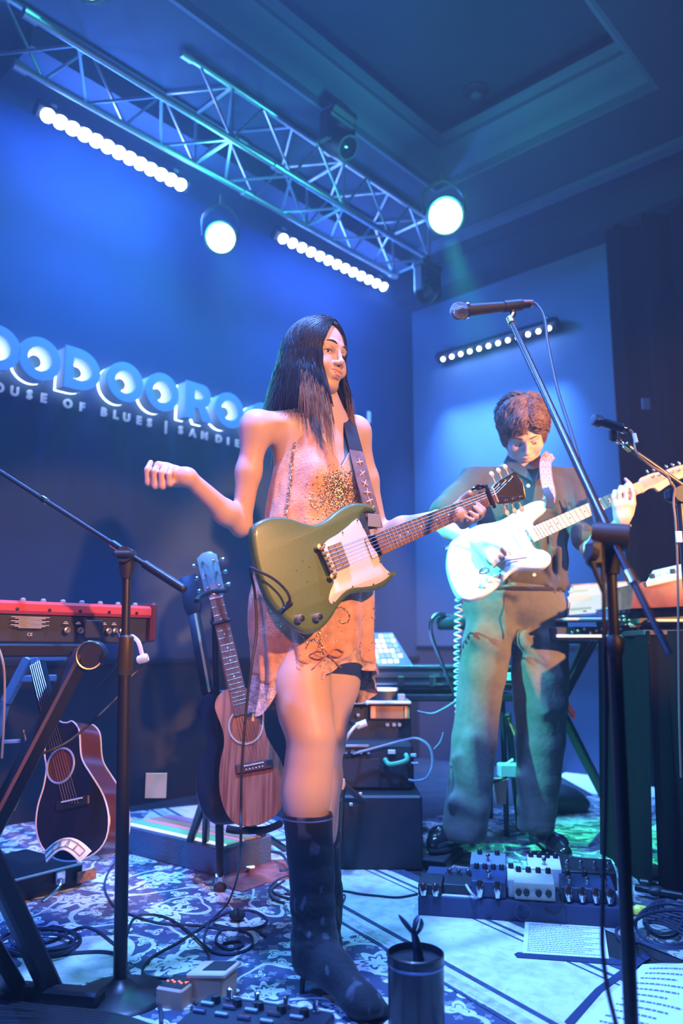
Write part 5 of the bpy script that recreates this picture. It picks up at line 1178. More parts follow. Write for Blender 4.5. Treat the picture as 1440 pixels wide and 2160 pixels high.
# ================================================================== MIC STAND, FRONT LEFT
YA = 1.905; t = thing('microphone_stand', 'tall black straight microphone stand in front of the red keyboard', 'microphone stand', PZ(252, 2108))
zb = PZ(252, 2108, 0); topA = PY(268, 1195, YA); colA = PY(263, 1420, YA)
mb = MB(Matrix.Translation(zb)); mb.lathe([(.105, .0), (.108, .006), (.100, .014), (.04, .024), (.02, .04), (.016, .045)], 36); mb.build('base', BLACK, t)
mb = MB(); mb.cyl(zb + ZUP * .02, colA, .0155, n=16); mb.build('lower_pole', BLACK, t)
mb = MB(); mb.cyl(colA - ZUP * .01, topA, .0105, n=14); mb.build('upper_pole', BLACK, t)
mb = MB(); mb.tube([colA - ZUP * .004, colA + ZUP * .004, colA + ZUP * .085, colA + ZUP * .09], [.0155, .0185, .0175, .0115], 16); mb.build('height_clutch', mat('painted_gold_light', (.12, .09, .045), .35, .7), t)  # gold stage light on the sleeve is put into its colour
b0 = PY(386, 1242, 1.86); b1 = PY(-70, 950, 2.06); bm_ = PY(268, 1172, 1.90)
mb = MB(); mb.cyl(b0, b1, .0062, n=12); mb.build('boom', BLACK, t)
mb = MB(); mb.cyl(b0, b0.lerp(b1, .16), .0105, n=12); mb.cyl(b0 + (b0 - b1).normalized() * .006, b0, .0085, .0105, n=12); mb.build('boom_grip', BLACK, t)
for a_, b_ in ((.26, .30), (.60, .62)): mb = MB(); mb.cyl(b0.lerp(b1, a_), b0.lerp(b1, b_), .0092, n=12); mb.build('boom_collar', CHROME, t)
mb = MB(); mb.tube([topA - ZUP * .03, topA + ZUP * .0, bm_ + ZUP * .012], [.014, .020, .018], 14); mb.cyl(bm_ + V((.0, -.03, 0)), bm_ + V((0, .03, 0)), .019, n=16); mb.build('boom_clamp', BLKPL, t)
mb = MB(); mb.box(bm_ + V((0, -.04, 0)), (.045, .016, .014), .005); mb.build('wing_knob', BLKPL, t)
# ================================================================== RED KEYBOARD AND ITS STAND
redm = mat('red_keyboard_paint', (.55, .06, .045), .35, coat=.3); kbk = mat('keyboard_rear_panel', (.022, .022, .025), .5)
K0 = PY(-40, 1256, 1.965); K1 = PY(322, 1288, 2.30); kd = (K1 - K0); kd.z = 0; kL = kd.length; kd.normalize(); kn = V((kd.y, -kd.x, 0))
t = thing('keyboard', 'red-topped stage keyboard seen from behind at the left edge', 'keyboard', K0)
def KM(): return Matrix(((kd.x, -kn.x, 0, K0.x), (kd.y, -kn.y, 0, K0.y), (0, 0, 1, (K0.z + K1.z) / 2), (0, 0, 0, 1)))
mb = MB(KM()); mb.box((kL / 2 - .2, .15, -.015), (kL + .4, .31, .034), .008); mb.build('top_case', redm, t)
mb = MB(KM()); mb.box((kL / 2 - .2, .155, -.068), (kL + .38, .29, .075), .004); mb.build('lower_case', kbk, t)
mb = MB(KM()); mb.box((kL + .002, .15, -.045), (.02, .32, .115), .008); mb.build('end_cheek', mat('dark_red_cheek', (.12, .02, .02), .4), t)
mb = MB(KM()); mb.box((kL / 2 - .2, .30, .004), (kL + .3, .05, .006), .002); mb.build('white_keys', WHITE, t)
for k in range(7): mb = MB(KM()); mb.box((kL - .03 - .055 * k, .05, .006), (.014, .014, .014), .004); mb.build('control_button', GREYP, t)
for k in range(5): mb = MB(KM()); mb.lathe([(.0045, 0), (.004, .003), (0, .0035)], 10, Matrix.Translation((.09 + k * .085, -.006, -.020)) @ Matrix.Rotation(radians(90), 4, 'X')); mb.build('screw', BLACK, t)
KT = Matrix(((kd.x, 0, kn.x, 0), (kd.y, 0, kn.y, 0), (0, 1, 0, 0), (0, 0, 0, 1)))
def ktxt(s_, x, z, size, m=None):
    p = K0 + kd * x + kn * -.0075; p.z = (K0.z + K1.z) / 2 + z; M = KT.copy(); M.translation = p; return text_mb(s_, size, .001, M).build('panel_lettering', m or mat('panel_print', (.6, .55, .42), .6), t)
pm = mat('panel_print_cream', (.62, .56, .42), .6)
for i in range(9): mb = MB(KM()); mb.box((.125 + .0 * i, -.0095 + .0, -.040 - i * .0034), (.10 - (i % 3) * .02, .001, .0014)); mb.build('panel_lettering', pm, t)
ktxt('CE', .125, -.088, .012, pm)
for k, (x, n_) in enumerate(((.22, 2), (.255, 1), (.33, 3), (.36, 2), (.39, 3))):
    mb = MB(KM()); mb.box((x, -.0095, -.054), (.014, .001, .0018)); mb.box((x, -.0095, -.050), (.009, .001, .0016)); mb.build('panel_lettering', pm, t)
for x in (.225, .262, .345, .365, .385):
    mb = MB(KM()); mb.lathe([(.0085, 0), (.0085, .005), (.0055, .006), (.005, .003), (0, .003)], 14, Matrix.Translation((x, -.008, -.072)) @ Matrix.Rotation(radians(90), 4, 'X')); mb.build('jack_socket', mat('socket_nickel', (.5, .42, .35), .3, .9), t)
mb = MB(KM()); mb.box((.30, -.010, -.068), (.055, .008, .05), .003); mb.build('power_inlet', BLKPL, t)
xs_ = thing('keyboard_stand', 'heavy black tubular stand legs under the red keyboard at lower left', 'keyboard stand', PZ(60, 2100))
def bar(a, b_, r=.017, nm='leg', m=BLACK, par=None, sq=True):
    mb = MB(); a = V(a); b_ = V(b_); d = (b_ - a); L = d.length; M = Matrix.Translation((a + b_) / 2) @ d.to_track_quat('Z', 'Y').to_matrix().to_4x4()
    mb.M = M
    if sq: mb.box((0, 0, 0), (2 * r, 2 * r, L), r * .3)
    else: mb.cyl((0, 0, -L / 2), (0, 0, L / 2), r, n=12)
    return mb.build(nm, m, par)
bar(PY(178, 1372, 2.02), PY(-70, 1850, 1.80), .020, 'leg', par=xs_); bar(PY(-90, 1660, 1.70), PZ(112, 2096, .02), .021, 'leg', par=xs_); bar(PY(-90, 1880, 1.70), PZ(40, 2098, .02), .019, 'leg', par=xs_)
bar(PY(-60, 1372, 1.86), PY(210, 1372, 2.10), .016, 'top_rail', par=xs_); bar(PZ(-60, 2088, .022), PZ(215, 2112, .022), .022, 'foot_bar', par=xs_)
for p_ in (PZ(110, 2100, .022), PZ(45, 2098, .022)): mb = MB(); mb.sph(p_, .027, 12, (1.3, 1, .9)); mb.build('rubber_foot', RUB, xs_)
mb = MB(); mb.cyl(PY(190, 1382, 1.99), PY(200, 1380, 2.03), .034, n=20); dk = mb.build('adjuster_disc', BLKPL, xs_)
mb = MB(); c = PY(189, 1382, 1.985); mb.tube([c + V((0.8, .6, 0)).normalized() * 0 + V((cos(a) * .030, cos(a) * .01, sin(a) * .034)) for a in [2 * pi * k / 22 for k in range(22)]], .0022, 5, closed=True); mb.build('disc_rim', GOLDM, dk)
bl = mat('blue_grey_metal', (.25, .28, .36), .45, .4)
t = thing('folding_stand', 'pale A-shaped folding stand glimpsed behind the keyboard stand', 'stand', PY(60, 1480, 2.7))
for a, b_, r in (((62, 1386), (12, 1482), .016), ((72, 1386), (96, 1468), .016), ((28, 1432), (118, 1430), .011), ((62, 1388), (140, 1386), .012), ((5, 1565), (42, 1563), .006)): bar(PY(*a, 2.7), PY(*b_, 2.7), r, 'bar', bl, t)
bar(PY(12, 1482, 2.7), PZ(-60, 1740, .01), .014, 'bar', bl, t); bar(PY(96, 1468, 2.7), PZ(160, 1790, .01) + V((-.1, .1, 0)), .012, 'bar', bl, t)
cable([PY(238, 1338, 2.12), PY(250, 1338, 2.06), PY(252, 1370, 2.05), PY(245, 1400, 2.1), PY(225, 1425, 2.15), PY(200, 1450, 2.2)], .003, 'thin dark lead curling down from the back of the red keyboard')
wc = mat('pale_pink_cable', (.75, .55, .58), .5); cable([PY(278, 1342, 2.22), PY(292, 1355, 2.18), PY(299, 1378, 2.17), PY(303, 1392, 2.17)], .0065, 'short pale pink cable end with white plug beside the stand pole', wc)
t = thing('cable_plug', 'white cable plug hanging under the right end of the keyboard', 'plug', PY(303, 1388, 2.16)); mb = MB(); mb.tube([PY(294, 1392, 2.17), PY(306, 1388, 2.16), PY(312, 1386, 2.16)], [.012, .013, .010], 12); mb.build('shell', WHITE, t)
mb = MB(); mb.tube(curve([PY(303, 1394, 2.165), PY(294, 1412, 2.17), PY(276, 1428, 2.16), PY(250, 1468, 2.12), PY(150, 1560, 2.0), PY(60, 1605, 1.95), PY(20, 1670, 1.9)], 6), .0035, 6); mb.build('lead', CABLE, t)
cable([PY(-5, 1360, 1.9), PY(6, 1395, 1.88), PY(10, 1440, 1.88), PY(8, 1530, 1.87), PY(4, 1600, 1.86)], .0028, 'thin pale lead hanging straight down at the far left edge', mat('tan_cable', (.35, .26, .16), .5))
cable([PY(50, 1540, 2.0), PY(58, 1590, 1.99), PY(52, 1650, 1.98), PY(30, 1710, 1.97)], .0022, 'thin tan lead hanging below the keyboard by the stand leg', mat('tan_cable2', (.35, .26, .16), .5))
# ================================================================== ACOUSTIC GUITARS
def plane(pt, n, up):
    n = V(n).normalized(); y = V(up); y = (y - n * y.dot(n)).normalized(); x = y.cross(n).normalized()
    M = Matrix(((x.x, y.x, n.x, pt.x), (x.y, y.y, n.y, pt.y), (x.z, y.z, n.z, pt.z), (0, 0, 0, 1))); I = M.inverted()
    def g2(px, py, o=0.0): q = I @ PP(px, py, pt + n * o, n); return (q.x, q.y)
    return M, g2
def poly2(g2, pts, n=3): return smooth_poly([V((*g2(*p), 0)) for p in pts], n)
# brown one
pt = PY(525, 1600, 2.50); M, g2 = plane(pt, (.10, -1, .22), (-.2, .15, 1)); ag = thing('acoustic_guitar', 'small red-brown acoustic guitar with a round soundhole leaning on its stand', 'guitar', pt)
mahm = mat('mahogany_top', (.42, .125, .06), .45, var=0, coat=.15); nt, b = nodes_of(mahm)
tc = nt.nodes.new('ShaderNodeTexCoord'); mp = nt.nodes.new('ShaderNodeMapping'); mp.inputs['Scale'].default_value = (70, 10, 3); mp.inputs['Rotation'].default_value = (0, radians(-8), 0); nz = nt.nodes.new('ShaderNodeTexNoise'); nz.inputs['Scale'].default_value = 1.6; nz.inputs['Detail'].default_value = 4
rp = nt.nodes.new('ShaderNodeValToRGB'); rp.color_ramp.elements[0].position = .36; rp.color_ramp.elements[0].color = (.24, .055, .028, 1); rp.color_ramp.elements[1].position = .6; rp.color_ramp.elements[1].color = (.50, .16, .08, 1)
nt.links.new(tc.outputs['Object'], mp.inputs[0]); nt.links.new(mp.outputs[0], nz.inputs['Vector']); nt.links.new(nz.outputs['Fac'], rp.inputs[0]); nt.links.new(rp.outputs[0], b.inputs['Base Color'])
bo = poly2(g2, [(453, 1495), (456, 1474), (470, 1458), (492, 1450), (515, 1451), (538, 1461), (553, 1482), (557, 1508), (557, 1530), (562, 1552), (576, 1578), (592, 1605), (603, 1640), (604, 1672), (594, 1704), (572, 1727), (540, 1741), (508, 1742), (487, 1730), (472, 1705), (463, 1670), (462, 1632), (466, 1598), (472, 1572), (471, 1548), (463, 1522)])
hc = g2(518, 1532); hole = [(hc[0] + .046 * cos(a) * .92, hc[1] + .048 * sin(a)) for a in [2 * pi * k / 32 for k in range(32)]]
mb = MB(M); mb.prism(bo, -.004, 0, holes=[hole], bev=.001, steps=1); mb.build('soundboard', mahm, ag)
mb = MB(M); mb.prism(bo, -.095, -.0045, bev=.004, steps=2); mb.build('body', mat('mahogany_sides', (.22, .07, .035), .4, coat=.3), ag)
mb = MB(M); mb.prism([(hc[0] + .0455 * cos(a), hc[1] + .0475 * sin(a)) for a in [2 * pi * k / 32 for k in range(32)]], -.006, -.0042); mb.build('sound_hole', mat('hole_dark', (.012, .010, .012), .25, coat=.4), ag)
mb = MB(M); mb.tube([V((hc[0] + .052 * cos(a), hc[1] + .054 * sin(a), .0005)) for a in [2 * pi * k / 40 for k in range(40)]], .0032, 6, closed=True); mb.build('rosette', mat('rosette_cream', (.75, .52, .32), .5), ag)
b0 = g2(536, 1617); mb = MB(M); mb.box((b0[0], b0[1], .004), (.115, .030, .008), .004, Matrix.Rotation(-.03, 4, 'Z')); bd = mb.build('bridge', mat('bridge_dark', (.07, .035, .03), .4), ag)
mb = MB(M); mb.box((b0[0], b0[1] + .006, .010), (.062, .004, .005), .001); mb.build('bridge_saddle', WHITE, bd)
for k in range(6): mb = MB(M); mb.sph((b0[0] + (k - 2.5) * .010, b0[1] - .005, .009), .003, 8); mb.build('bridge_pin', WHITE, bd)
mb = MB(); [mb.add([PP(px, py, pt + V((.10, -1, .22)).normalized() * .0, V((.10, -1, .22)).normalized())], []) for px, py in ()] if False else None
n0 = V((*g2(512, 1508), 0)); n1 = V((*g2(456, 1262), 0)); nd = (n1 - n0).normalized(); ns = V((-nd.y, nd.x, 0))
def quad(a, b_, wa, wb, z0, z1, nm, m, bev=0.0): mb = MB(M); s0, s1 = ns * wa, ns * wb; mb.prism([(a + s0)[:2], (b_ + s1)[:2], (b_ - s1)[:2], (a - s0)[:2]], z0, z1, bev=bev); return mb.build(nm, m, ag)
quad(n0, n1, .027, .0215, .001, .007, 'fingerboard', roseM); n0b = V((*g2(494, 1450), 0)); quad(n0b, n1, .026, .021, -.014, .0008, 'neck', mahog, .004)
LN = (V((b0[0], b0[1], 0)) - n1).length
for f in range(1, 19):
    c = n1 - nd * LN * (1 - 2 ** (-f / 12))
    if (c - n1).length < (n0 - n1).length: mb = MB(M); mb.tube([c + ns * .022, c - ns * .022], .0011, 5); [None for _ in ()]; mb.v = [tuple(V(v) + (M.to_3x3() @ V((0, 0, .0075)))) for v in mb.v]; mb.build('fret', GOLDM, ag)
for f in (3, 5, 7, 9, 12): c = n1 - nd * LN * (1 - 2 ** (-(f - .5) / 12)); mb = MB(M); mb.lathe([(.003, .007), (.003, .0074), (0, .0075)], 8, Matrix.Translation(c)); mb.build('dot_inlay', WHITE, ag)
mb = MB(M); mb.box((n1.x, n1.y, .006), (.045, .006, .008), .001, Matrix.Rotation(math.atan2(nd.y, nd.x) - pi / 2, 4, 'Z')); mb.build('nut', mat('bone_nut', (.8, .75, .65), .4), ag)
hp = [n1 + nd * .004 + ns * .022, n1 + nd * .02 + ns * .033, n1 + nd * .15 + ns * .034, n1 + nd * .165 + ns * .012, n1 + nd * .165 - ns * .012, n1 + nd * .15 - ns * .034, n1 + nd * .02 - ns * .033, n1 + nd * .004 - ns * .022]
mb = MB(M); mb.prism([p[:2] for p in hp], -.012, .004, bev=.002); hd3 = mb.build('headstock', mat('headstock_grey', (.20, .17, .20), .3, coat=.5), ag)
for k in range(6):
    s_ = 1 if k % 2 else -1; c = n1 + nd * (.04 + (k // 2) * .045) + ns * s_ * .019; mb = MB(M); mb.lathe([(.006, .004), (.005, .006), (.0035, .007), (.0035, .016), (0, .0165)], 10, Matrix.Translation(c)); tp = mb.build('tuning_post', CHROME, hd3)
    e = c + ns * s_ * .030; mb = MB(M); mb.cyl(c + V((0, 0, -.006)), e + V((0, 0, -.006)), .0022, n=6); mb.sph(e + V((0, 0, -.006)), .009, 10, (1, .8, .6)); mb.build('tuner_button', CHROME, tp)
for k in range(6): o_ = ns * (k - 2.5) * .0076; mb = MB(M); mb.tube([V((b0[0] + (k - 2.5) * -.010, b0[1] + .006, .0125)), n1 + o_ + V((0, 0, .0105)), n1 + nd * (.04 + (k % 3) * .045) + ns * (.016 if k > 2 else -.016) + V((0, 0, .012))], .0005, 4); mb.build('string', STEEL, ag)
t = thing('capo', 'small black capo clipped on the brown acoustic guitar neck', 'capo', PP(470, 1326, pt, M.to_3x3() @ V((0, 0, 1))))
c = n1 - nd * .085; mb = MB(M); mb.box((c.x, c.y, .013), (.062, .010, .008), .003, Matrix.Rotation(math.atan2(nd.y, nd.x) - pi / 2, 4, 'Z')); mb.box((c.x - .033, c.y + .008, .0), (.008, .014, .036), .003); mb.build('jaw', BLKPL, t)
# black guitar behind it
pt2 = PY(440, 1600, 2.68); M2, g22 = plane(pt2, (-.25, -1, .2), (-.15, .15, 1)); t = thing('acoustic_guitar', 'black guitar half hidden behind the red-brown acoustic guitar', 'guitar', pt2)
bo = poly2(g22, [(412, 1500), (420, 1474), (440, 1458), (475, 1455), (520, 1470), (530, 1510), (510, 1550), (520, 1590), (540, 1640), (530, 1700), (490, 1735), (450, 1738), (425, 1715), (412, 1670), (413, 1625), (426, 1590), (436, 1562), (426, 1532)])
mb = MB(M2); mb.prism(bo, -.09, 0, bev=.010, steps=3); mb.build('body', mat('black_lacquer', (.018, .02, .03), .25, coat=.4), t)
a, b_ = V((*g22(438, 1462), 0)), V((*g22(408, 1296), 0)); d_ = (b_ - a).normalized(); s_ = V((-d_.y, d_.x, 0)) * .021; mb = MB(M2); mb.prism([(a + s_)[:2], (b_ + s_)[:2], (b_ - s_)[:2], (a - s_)[:2]], -.014, .004, bev=.002); mb.build('neck', BLACK, t)
mb = MB(M2); mb.prism([(a - s_ * .2)[:2], (b_ - s_ * .2)[:2], (b_ - s_ * .62)[:2], (a - s_ * .62)[:2]], .0042, .0055); mb.build('painted_edge_light', mat('painted_yellow_light', (.45, .40, .16), .4), t)  # yellow light along the neck edge, painted as a thin strip
mb = MB(M2); mb.prism([(b_ + s_)[:2], (b_ + s_ * 1.5 + d_ * .03)[:2], (b_ + s_ * 1.5 + d_ * .15)[:2], (b_ - s_ * 1.5 + d_ * .15)[:2], (b_ - s_ * 1.5 + d_ * .03)[:2], (b_ - s_)[:2]], -.018, 0, bev=.002); mb.build('headstock', BLACK, t)
# double guitar stand
gs = thing('guitar_stand', 'black tubular double guitar stand with rubber feet and neck yoke', 'guitar stand', PZ(440, 1810))
hz_ = PY(448, 1250, 2.60)
bar(PY(452, 1262, 2.66), PY(462, 1700, 2.72), .011, 'upright', par=gs, sq=False)
mb = MB(); mb.tube(curve([PY(414, 1268, 2.50), PY(424, 1256, 2.55), PY(448, 1248, 2.60), PY(470, 1246, 2.55), PY(480, 1244, 2.50)], 4), .008, 8); mb.build('neck_yoke', RUB, gs)
for q in ((412, 1300), (418, 1300)): pass
for a, b_, r in ((PY(462, 1690, 2.72), PZ(464, 1866, .02), .014), (PY(430, 1690, 2.7), PZ(390, 1805, .015), .015), (PY(436, 1700, 2.7), PZ(432, 1812, .015), .013), (PY(462, 1700, 2.72), PZ(600, 1790, .015), .013), (PZ(390, 1805, .02), PZ(436, 1808, .02), .012)): bar(a, b_, r, 'leg', par=gs, sq=False)
for p_ in (PZ(464, 1872, .016), PZ(388, 1806, .016), PZ(434, 1818, .016)): mb = MB(); mb.sph(p_, .018, 10, (1.2, 1, .9)); mb.build('rubber_foot', RUB, gs)
mb = MB(); mb.tube([PZ(463, 1845, .055), PZ(464, 1866, .02)], [.013, .017], 12); mb.build('foot_sleeve', CHROME, gs)
mb = MB(); mb.tube(curve([PY(478, 1748, 2.42), PY(500, 1752, 2.44), PY(520, 1752, 2.55), PY(560, 1750, 2.52), PY(590, 1738, 2.44)], 4), .011, 8); mb.build('body_cradle', RUB, gs)
# black acoustic left
pt3 = PY(150, 1660, 2.42); M3, g23 = plane(pt3, (-.42, -1, .22), (.10, .2, 1)); t = thing('acoustic_guitar', 'dark cutaway acoustic guitar with pale edge binding resting by the keyboard stand', 'guitar', pt3)
bo = poly2(g23, [(98, 1560), (106, 1530), (116, 1518), (132, 1524), (143, 1524), (152, 1521), (163, 1532), (168, 1548), (170, 1585), (176, 1608), (196, 1640), (218, 1678), (229, 1722), (224, 1768), (200, 1800), (160, 1816), (118, 1812), (88, 1786), (76, 1745), (80, 1700), (92, 1660), (98, 1620), (94, 1590)])
blk2 = mat('dark_guitar_top', (.015, .017, .03), .3, coat=.5); hc = g23(128, 1615)
mb = MB(M3); mb.prism(bo, -.004, 0, holes=[[(hc[0] + .048 * cos(a), hc[1] + .048 * sin(a)) for a in [2 * pi * k / 28 for k in range(28)]]]); mb.build('soundboard', blk2, t)
mb = MB(M3); mb.prism(bo, -.098, -.0045, bev=.003, steps=1); mb.build('body', mat('dark_redwood_sides', (.13, .035, .025), .25, coat=.6), t)
whb = mat('pale_binding', (.7, .72, .75), .35)
for z in (0.0, -.098): mb = MB(M3); mb.tube([V((p.x, p.y, z)) for p in bo], .0026, 5, closed=True); mb.build('binding', whb, t)
mb = MB(M3); mb.tube([V((hc[0] + .050 * cos(a), hc[1] + .050 * sin(a), .001)) for a in [2 * pi * k / 36 for k in range(36)]], .0034, 5, closed=True); mb.build('rosette', mat('blue_pearl', (.3, .45, .6), .3), t)
mb = MB(M3); mb.prism([(hc[0] + .047 * cos(a), hc[1] + .047 * sin(a)) for a in [2 * pi * k / 28 for k in range(28)]], -.0062, -.0048); mb.build('sound_hole', BLACK, t)
b0 = g23(155, 1694); mb = MB(M3); mb.box((b0[0], b0[1], .004), (.12, .028, .008), .004, Matrix.Rotation(.25, 4, 'Z')); mb.build('bridge', BLKPL, t); mb = MB(M3); mb.box((b0[0], b0[1] + .008, .010), (.075, .004, .006), .001, Matrix.Rotation(.25, 4, 'Z')); mb.build('bridge_saddle', WHITE, t)
a = V((*g23(112, 1560), 0)); b_ = V((*g23(78, 1400), 0)); d_ = (b_ - a).normalized(); s_ = V((-d_.y, d_.x, 0)) * .026; mb = MB(M3); mb.prism([(a + s_)[:2], (b_ + s_)[:2], (b_ - s_)[:2], (a - s_)[:2]], -.012, .007, bev=.002); mb.build('neck', BLACK, t)
for k in range(6): o_ = s_ * (k - 2.5) * .28; mb = MB(M3); mb.tube([V((b0[0] + (2.5 - k) * .011, b0[1], .012)), b_ + o_ + V((0, 0, .011))], .0007, 4); mb.build('string', STEEL, t)
# patterned strap curled in front of it
t = thing('guitar_strap', 'cream strap with a square pattern curled at the foot of the dark guitar', 'guitar strap', PZ(135, 1812))
arc = [PY(97 + 4 * k * 2.6, 1815 - 34 * sin(pi * (k + .6) / 9.2) , 2.28) for k in range(9)]; arc = curve(arc, 4); mb = MB(); band(mb, arc, .048, V((0, -.5, 1)), .003); w_ = mb.build('webbing', mat('cream_strap', (.75, .70, .55), .7), t)
for k in range(3, len(arc) - 3, 6):
    mb = MB(); c = arc[k] + V((0, -.004, .004)); tt = (arc[k + 1] - arc[k]).normalized(); ss = tt.cross(V((0, -.5, 1)).normalized()); q = [c + tt * i * .013 + ss * j * .014 for i, j in ((-1, -1), (1, -1), (1, 1), (-1, 1))]
    mb.tube(q, .0018, 4, closed=True); mb.build('square_print', mat('strap_print', (.35, .30, .28), .7), w_)
# flat case with silver edge
c = PZ(60, 1850, .0); t = thing('flight_case', 'low black flat case with a silver edge under the dark acoustic guitar', 'case', c)
e0 = PZ(-60, 1880, .075); e1 = PZ(178, 1820, .075); d_ = (e1 - e0); L = d_.length; yw_ = math.degrees(math.atan2(d_.y, d_.x)); mid = (e0 + e1) / 2
Mc = FR((mid.x, mid.y, 0), yw_); mb = MB(Mc); mb.box((0, .17, .038), (L, .33, .07), .005); mb.build('body', BLKPL, t); mb = MB(Mc); mb.box((0, 0.002, .074), (L, .008, .008), .002); mb.build('edge_rail', SILVER, t)
for x in (.10, -.14): mb = MB(Mc); mb.box((x, -.006, .05), (.035, .010, .04), .003); mb.tube(curve([V((x, -.01, .045)), V((x - .03, -.04, .03)), V((x - .09, -.05, .008))], 4), .006, 8); mb.build('latch', CHROME, t)
mb = MB(Mc); mb.box((.20, -.006, .035), (.075, .006, .035), .002); mb.build('worn_plate', mat('worn_orange', (.35, .16, .08), .8, var=.7, vscale=60), t)
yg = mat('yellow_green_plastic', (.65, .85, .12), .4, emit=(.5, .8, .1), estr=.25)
mb = MB(); mb.tube([PZ(-10, 1880, .03), PZ(16, 1892, .028), PZ(42, 1893, .012)], [.024, .020, .008], 12); mb.build('cable_grip', yg, label='bright yellow-green plastic grip on the floor at the left edge', cat='grip')
# ================================================================== LOW BOX, CARD, BAG
t = thing('low_box', 'low grey box with reflected rainbow light painted on top, left of the guitar stand', 'light box', PZ(360, 1790))
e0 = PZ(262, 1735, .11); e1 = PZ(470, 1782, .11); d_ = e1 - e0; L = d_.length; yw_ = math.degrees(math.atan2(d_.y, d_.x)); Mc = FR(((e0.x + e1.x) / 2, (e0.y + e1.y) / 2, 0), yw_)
mb = MB(Mc); mb.box((0, .12, .052), (L, .25, .100), .006); mb.build('body', mat('box_grille_grey', (.10, .14, .20), .8, bump=.6, bscale=150), t)
for k, (c_, w, y, e) in enumerate((((.9, .95, .95), .022, .012, .8), ((.25, .8, .35), .050, .055, .30), ((1, .35, .5), .018, .100, .55), ((.8, .45, .25), .050, .140, .15), ((.85, .4, .55), .05, .20, .12))):  # LED colours reflected on the box top, painted as weakly glowing strips
    mb = MB(Mc); mb.box((0, y, .105), (L - .01, w, .005), .001); mb.build('painted_light_strip', mat('reflected_glow_%d' % k, tuple(.6 * q for q in c_), .4, emit=c_, estr=e), t)
mb = MB(); p_ = PY(329, 1657, 2.9); mb.box(p_, (.075, .006, .085), .001); mb.build('card', mat('tan_card', (.95, .55, .25), .8), label='tan square card standing on the black bag behind the low grey box', cat='card')
g = SDF((-1.1, 2.8, 0), (-.3, 3.35, .35), .006)
for px, r in ((300, .06), (335, .085), (375, .07), (405, .05)): q = PZ(px, 1720, .05) + V((0, .18, 0)); g.ell((q.x, q.y, .055), (.13, .10, r + .03), k=.05)
P, Q = g.mesh(); P[:, 2] = np.maximum(P[:, 2], .002); skin_object('soft_bag', [(P, Q)], FABBLK, label='slumped black cloth bag behind the low grey box', cat='bag')

# ================================================================== GEAR BEHIND, CENTRE
t = thing('sampler_pad', 'tilted grey sample pad with glowing pale and pink pads behind the woman', 'sampler', PY(820, 1405, 3.5))
q = [PY(745, 1410, 3.42), PY(873, 1406, 3.42), PY(834, 1334, 3.62), PY(735, 1336, 3.62)]; ex = (q[1] - q[0]); W_ = ex.length; ex.normalize(); ey = (q[3] - q[0]); H_ = ey.length; ez = ex.cross(ey).normalized(); ey.normalize()
M = Matrix(((ex.x, ey.x, ez.x, q[0].x), (ex.y, ey.y, ez.y, q[0].y), (ex.z, ey.z, ez.z, q[0].z), (0, 0, 0, 1)))
sk = .06
mb = MB(M); mb.prism([(0, 0), (W_, 0), (W_ - .06, H_), (0, H_)], -.02, 0, bev=.003); mb.build('body', mat('sampler_grey', (.30, .33, .36), .5), t)
cols = [(.9, .72, .75), (.9, .72, .75), (.8, .85, .6), (.55, .7, .75), (.3, .4, .6), (.9, .9, .8), (.35, .55, .6)]
rr = random.Random(4)
for i in range(8):
    for j in range(6):
        c = cols[0] if 3 <= i <= 5 and j >= 2 else cols[rr.randrange(2, 7)]
        if rr.random() < .12: continue
        x = .015 + (W_ - .045) * (i + .5) / 8 * (1 - .16 * j / 6) ; y = .02 + (H_ - .035) * (j + .5) / 6; nm = 'pad_glow_%d_%d_%d' % tuple(int(v * 100) for v in c)
        mb = MB(M); mb.box((x, y, .003), ((W_ - .06) / 8 * .82, (H_ - .04) / 6 * .78, .006), .0015); mb.build('pad', MATS.get(nm) or mat(nm, tuple(.5 * v for v in c), .4, emit=c, estr=1.1), t)
# long flight case with bright rails on a folding table
alu = mat('polished_aluminium', (.8, .82, .86), .22, 1.0)
t = thing('flight_case', 'black flight case with bright aluminium rails behind the woman and the man', 'case', PY(900, 1440, 3.55))
yc_ = 3.42
def slabpx(mb, x0, x1, y0, y1, Y, dep, ch=.004): a = PY(x0, y1, Y); b_ = PY(x1, y0, Y); mb.box(((a.x + b_.x) / 2, Y + dep / 2, (a.z + b_.z) / 2), (b_.x - a.x, dep, b_.z - a.z), ch)
mb = MB(); slabpx(mb, 720, 1078, 1408, 1456, yc_, .36); mb.build('body', BLKPL, t)
for y0, y1 in ((1404, 1410), (1419, 1429), (1440, 1446)): mb = MB(); slabpx(mb, 718, 1080, y0, y1, yc_ - .008, .02 if y0 > 1404 else .38, .002); mb.build('rail', alu, t)
for x in (838, 905, 962): mb = MB(); slabpx(mb, x, x + 15, 1426, 1448, yc_ - .02, .016); mb.build('latch', CHROME, t)
mb = MB(); slabpx(mb, 1052, 1079, 1419, 1437, yc_ - .03, .02); mb.build('teal_light_patch', mat('painted_teal_light', (.6, .75, .75), .4), t)  # teal light on the case end, painted as a pale patch
t = thing('folding_table', 'black folding table carrying the long flight case', 'table', PZ(900, 1700) + V((0, .5, 0))); a = PY(715, 1460, yc_); b_ = PY(1085, 1460, yc_)
mb = MB(); mb.box(((a.x + b_.x) / 2, yc_ + .2, a.z - .022), (b_.x - a.x, .46, .03), .006); mb.build('table_top', BLKPL, t)
for x in (a.x + .05, b_.x - .05):
    for y in (yc_ + .02, yc_ + .38): bar((x, y, 0.0), (x + (.03 if x > .5 else -.03) * 0, y, a.z - .036), .012, 'leg', par=t, sq=False)
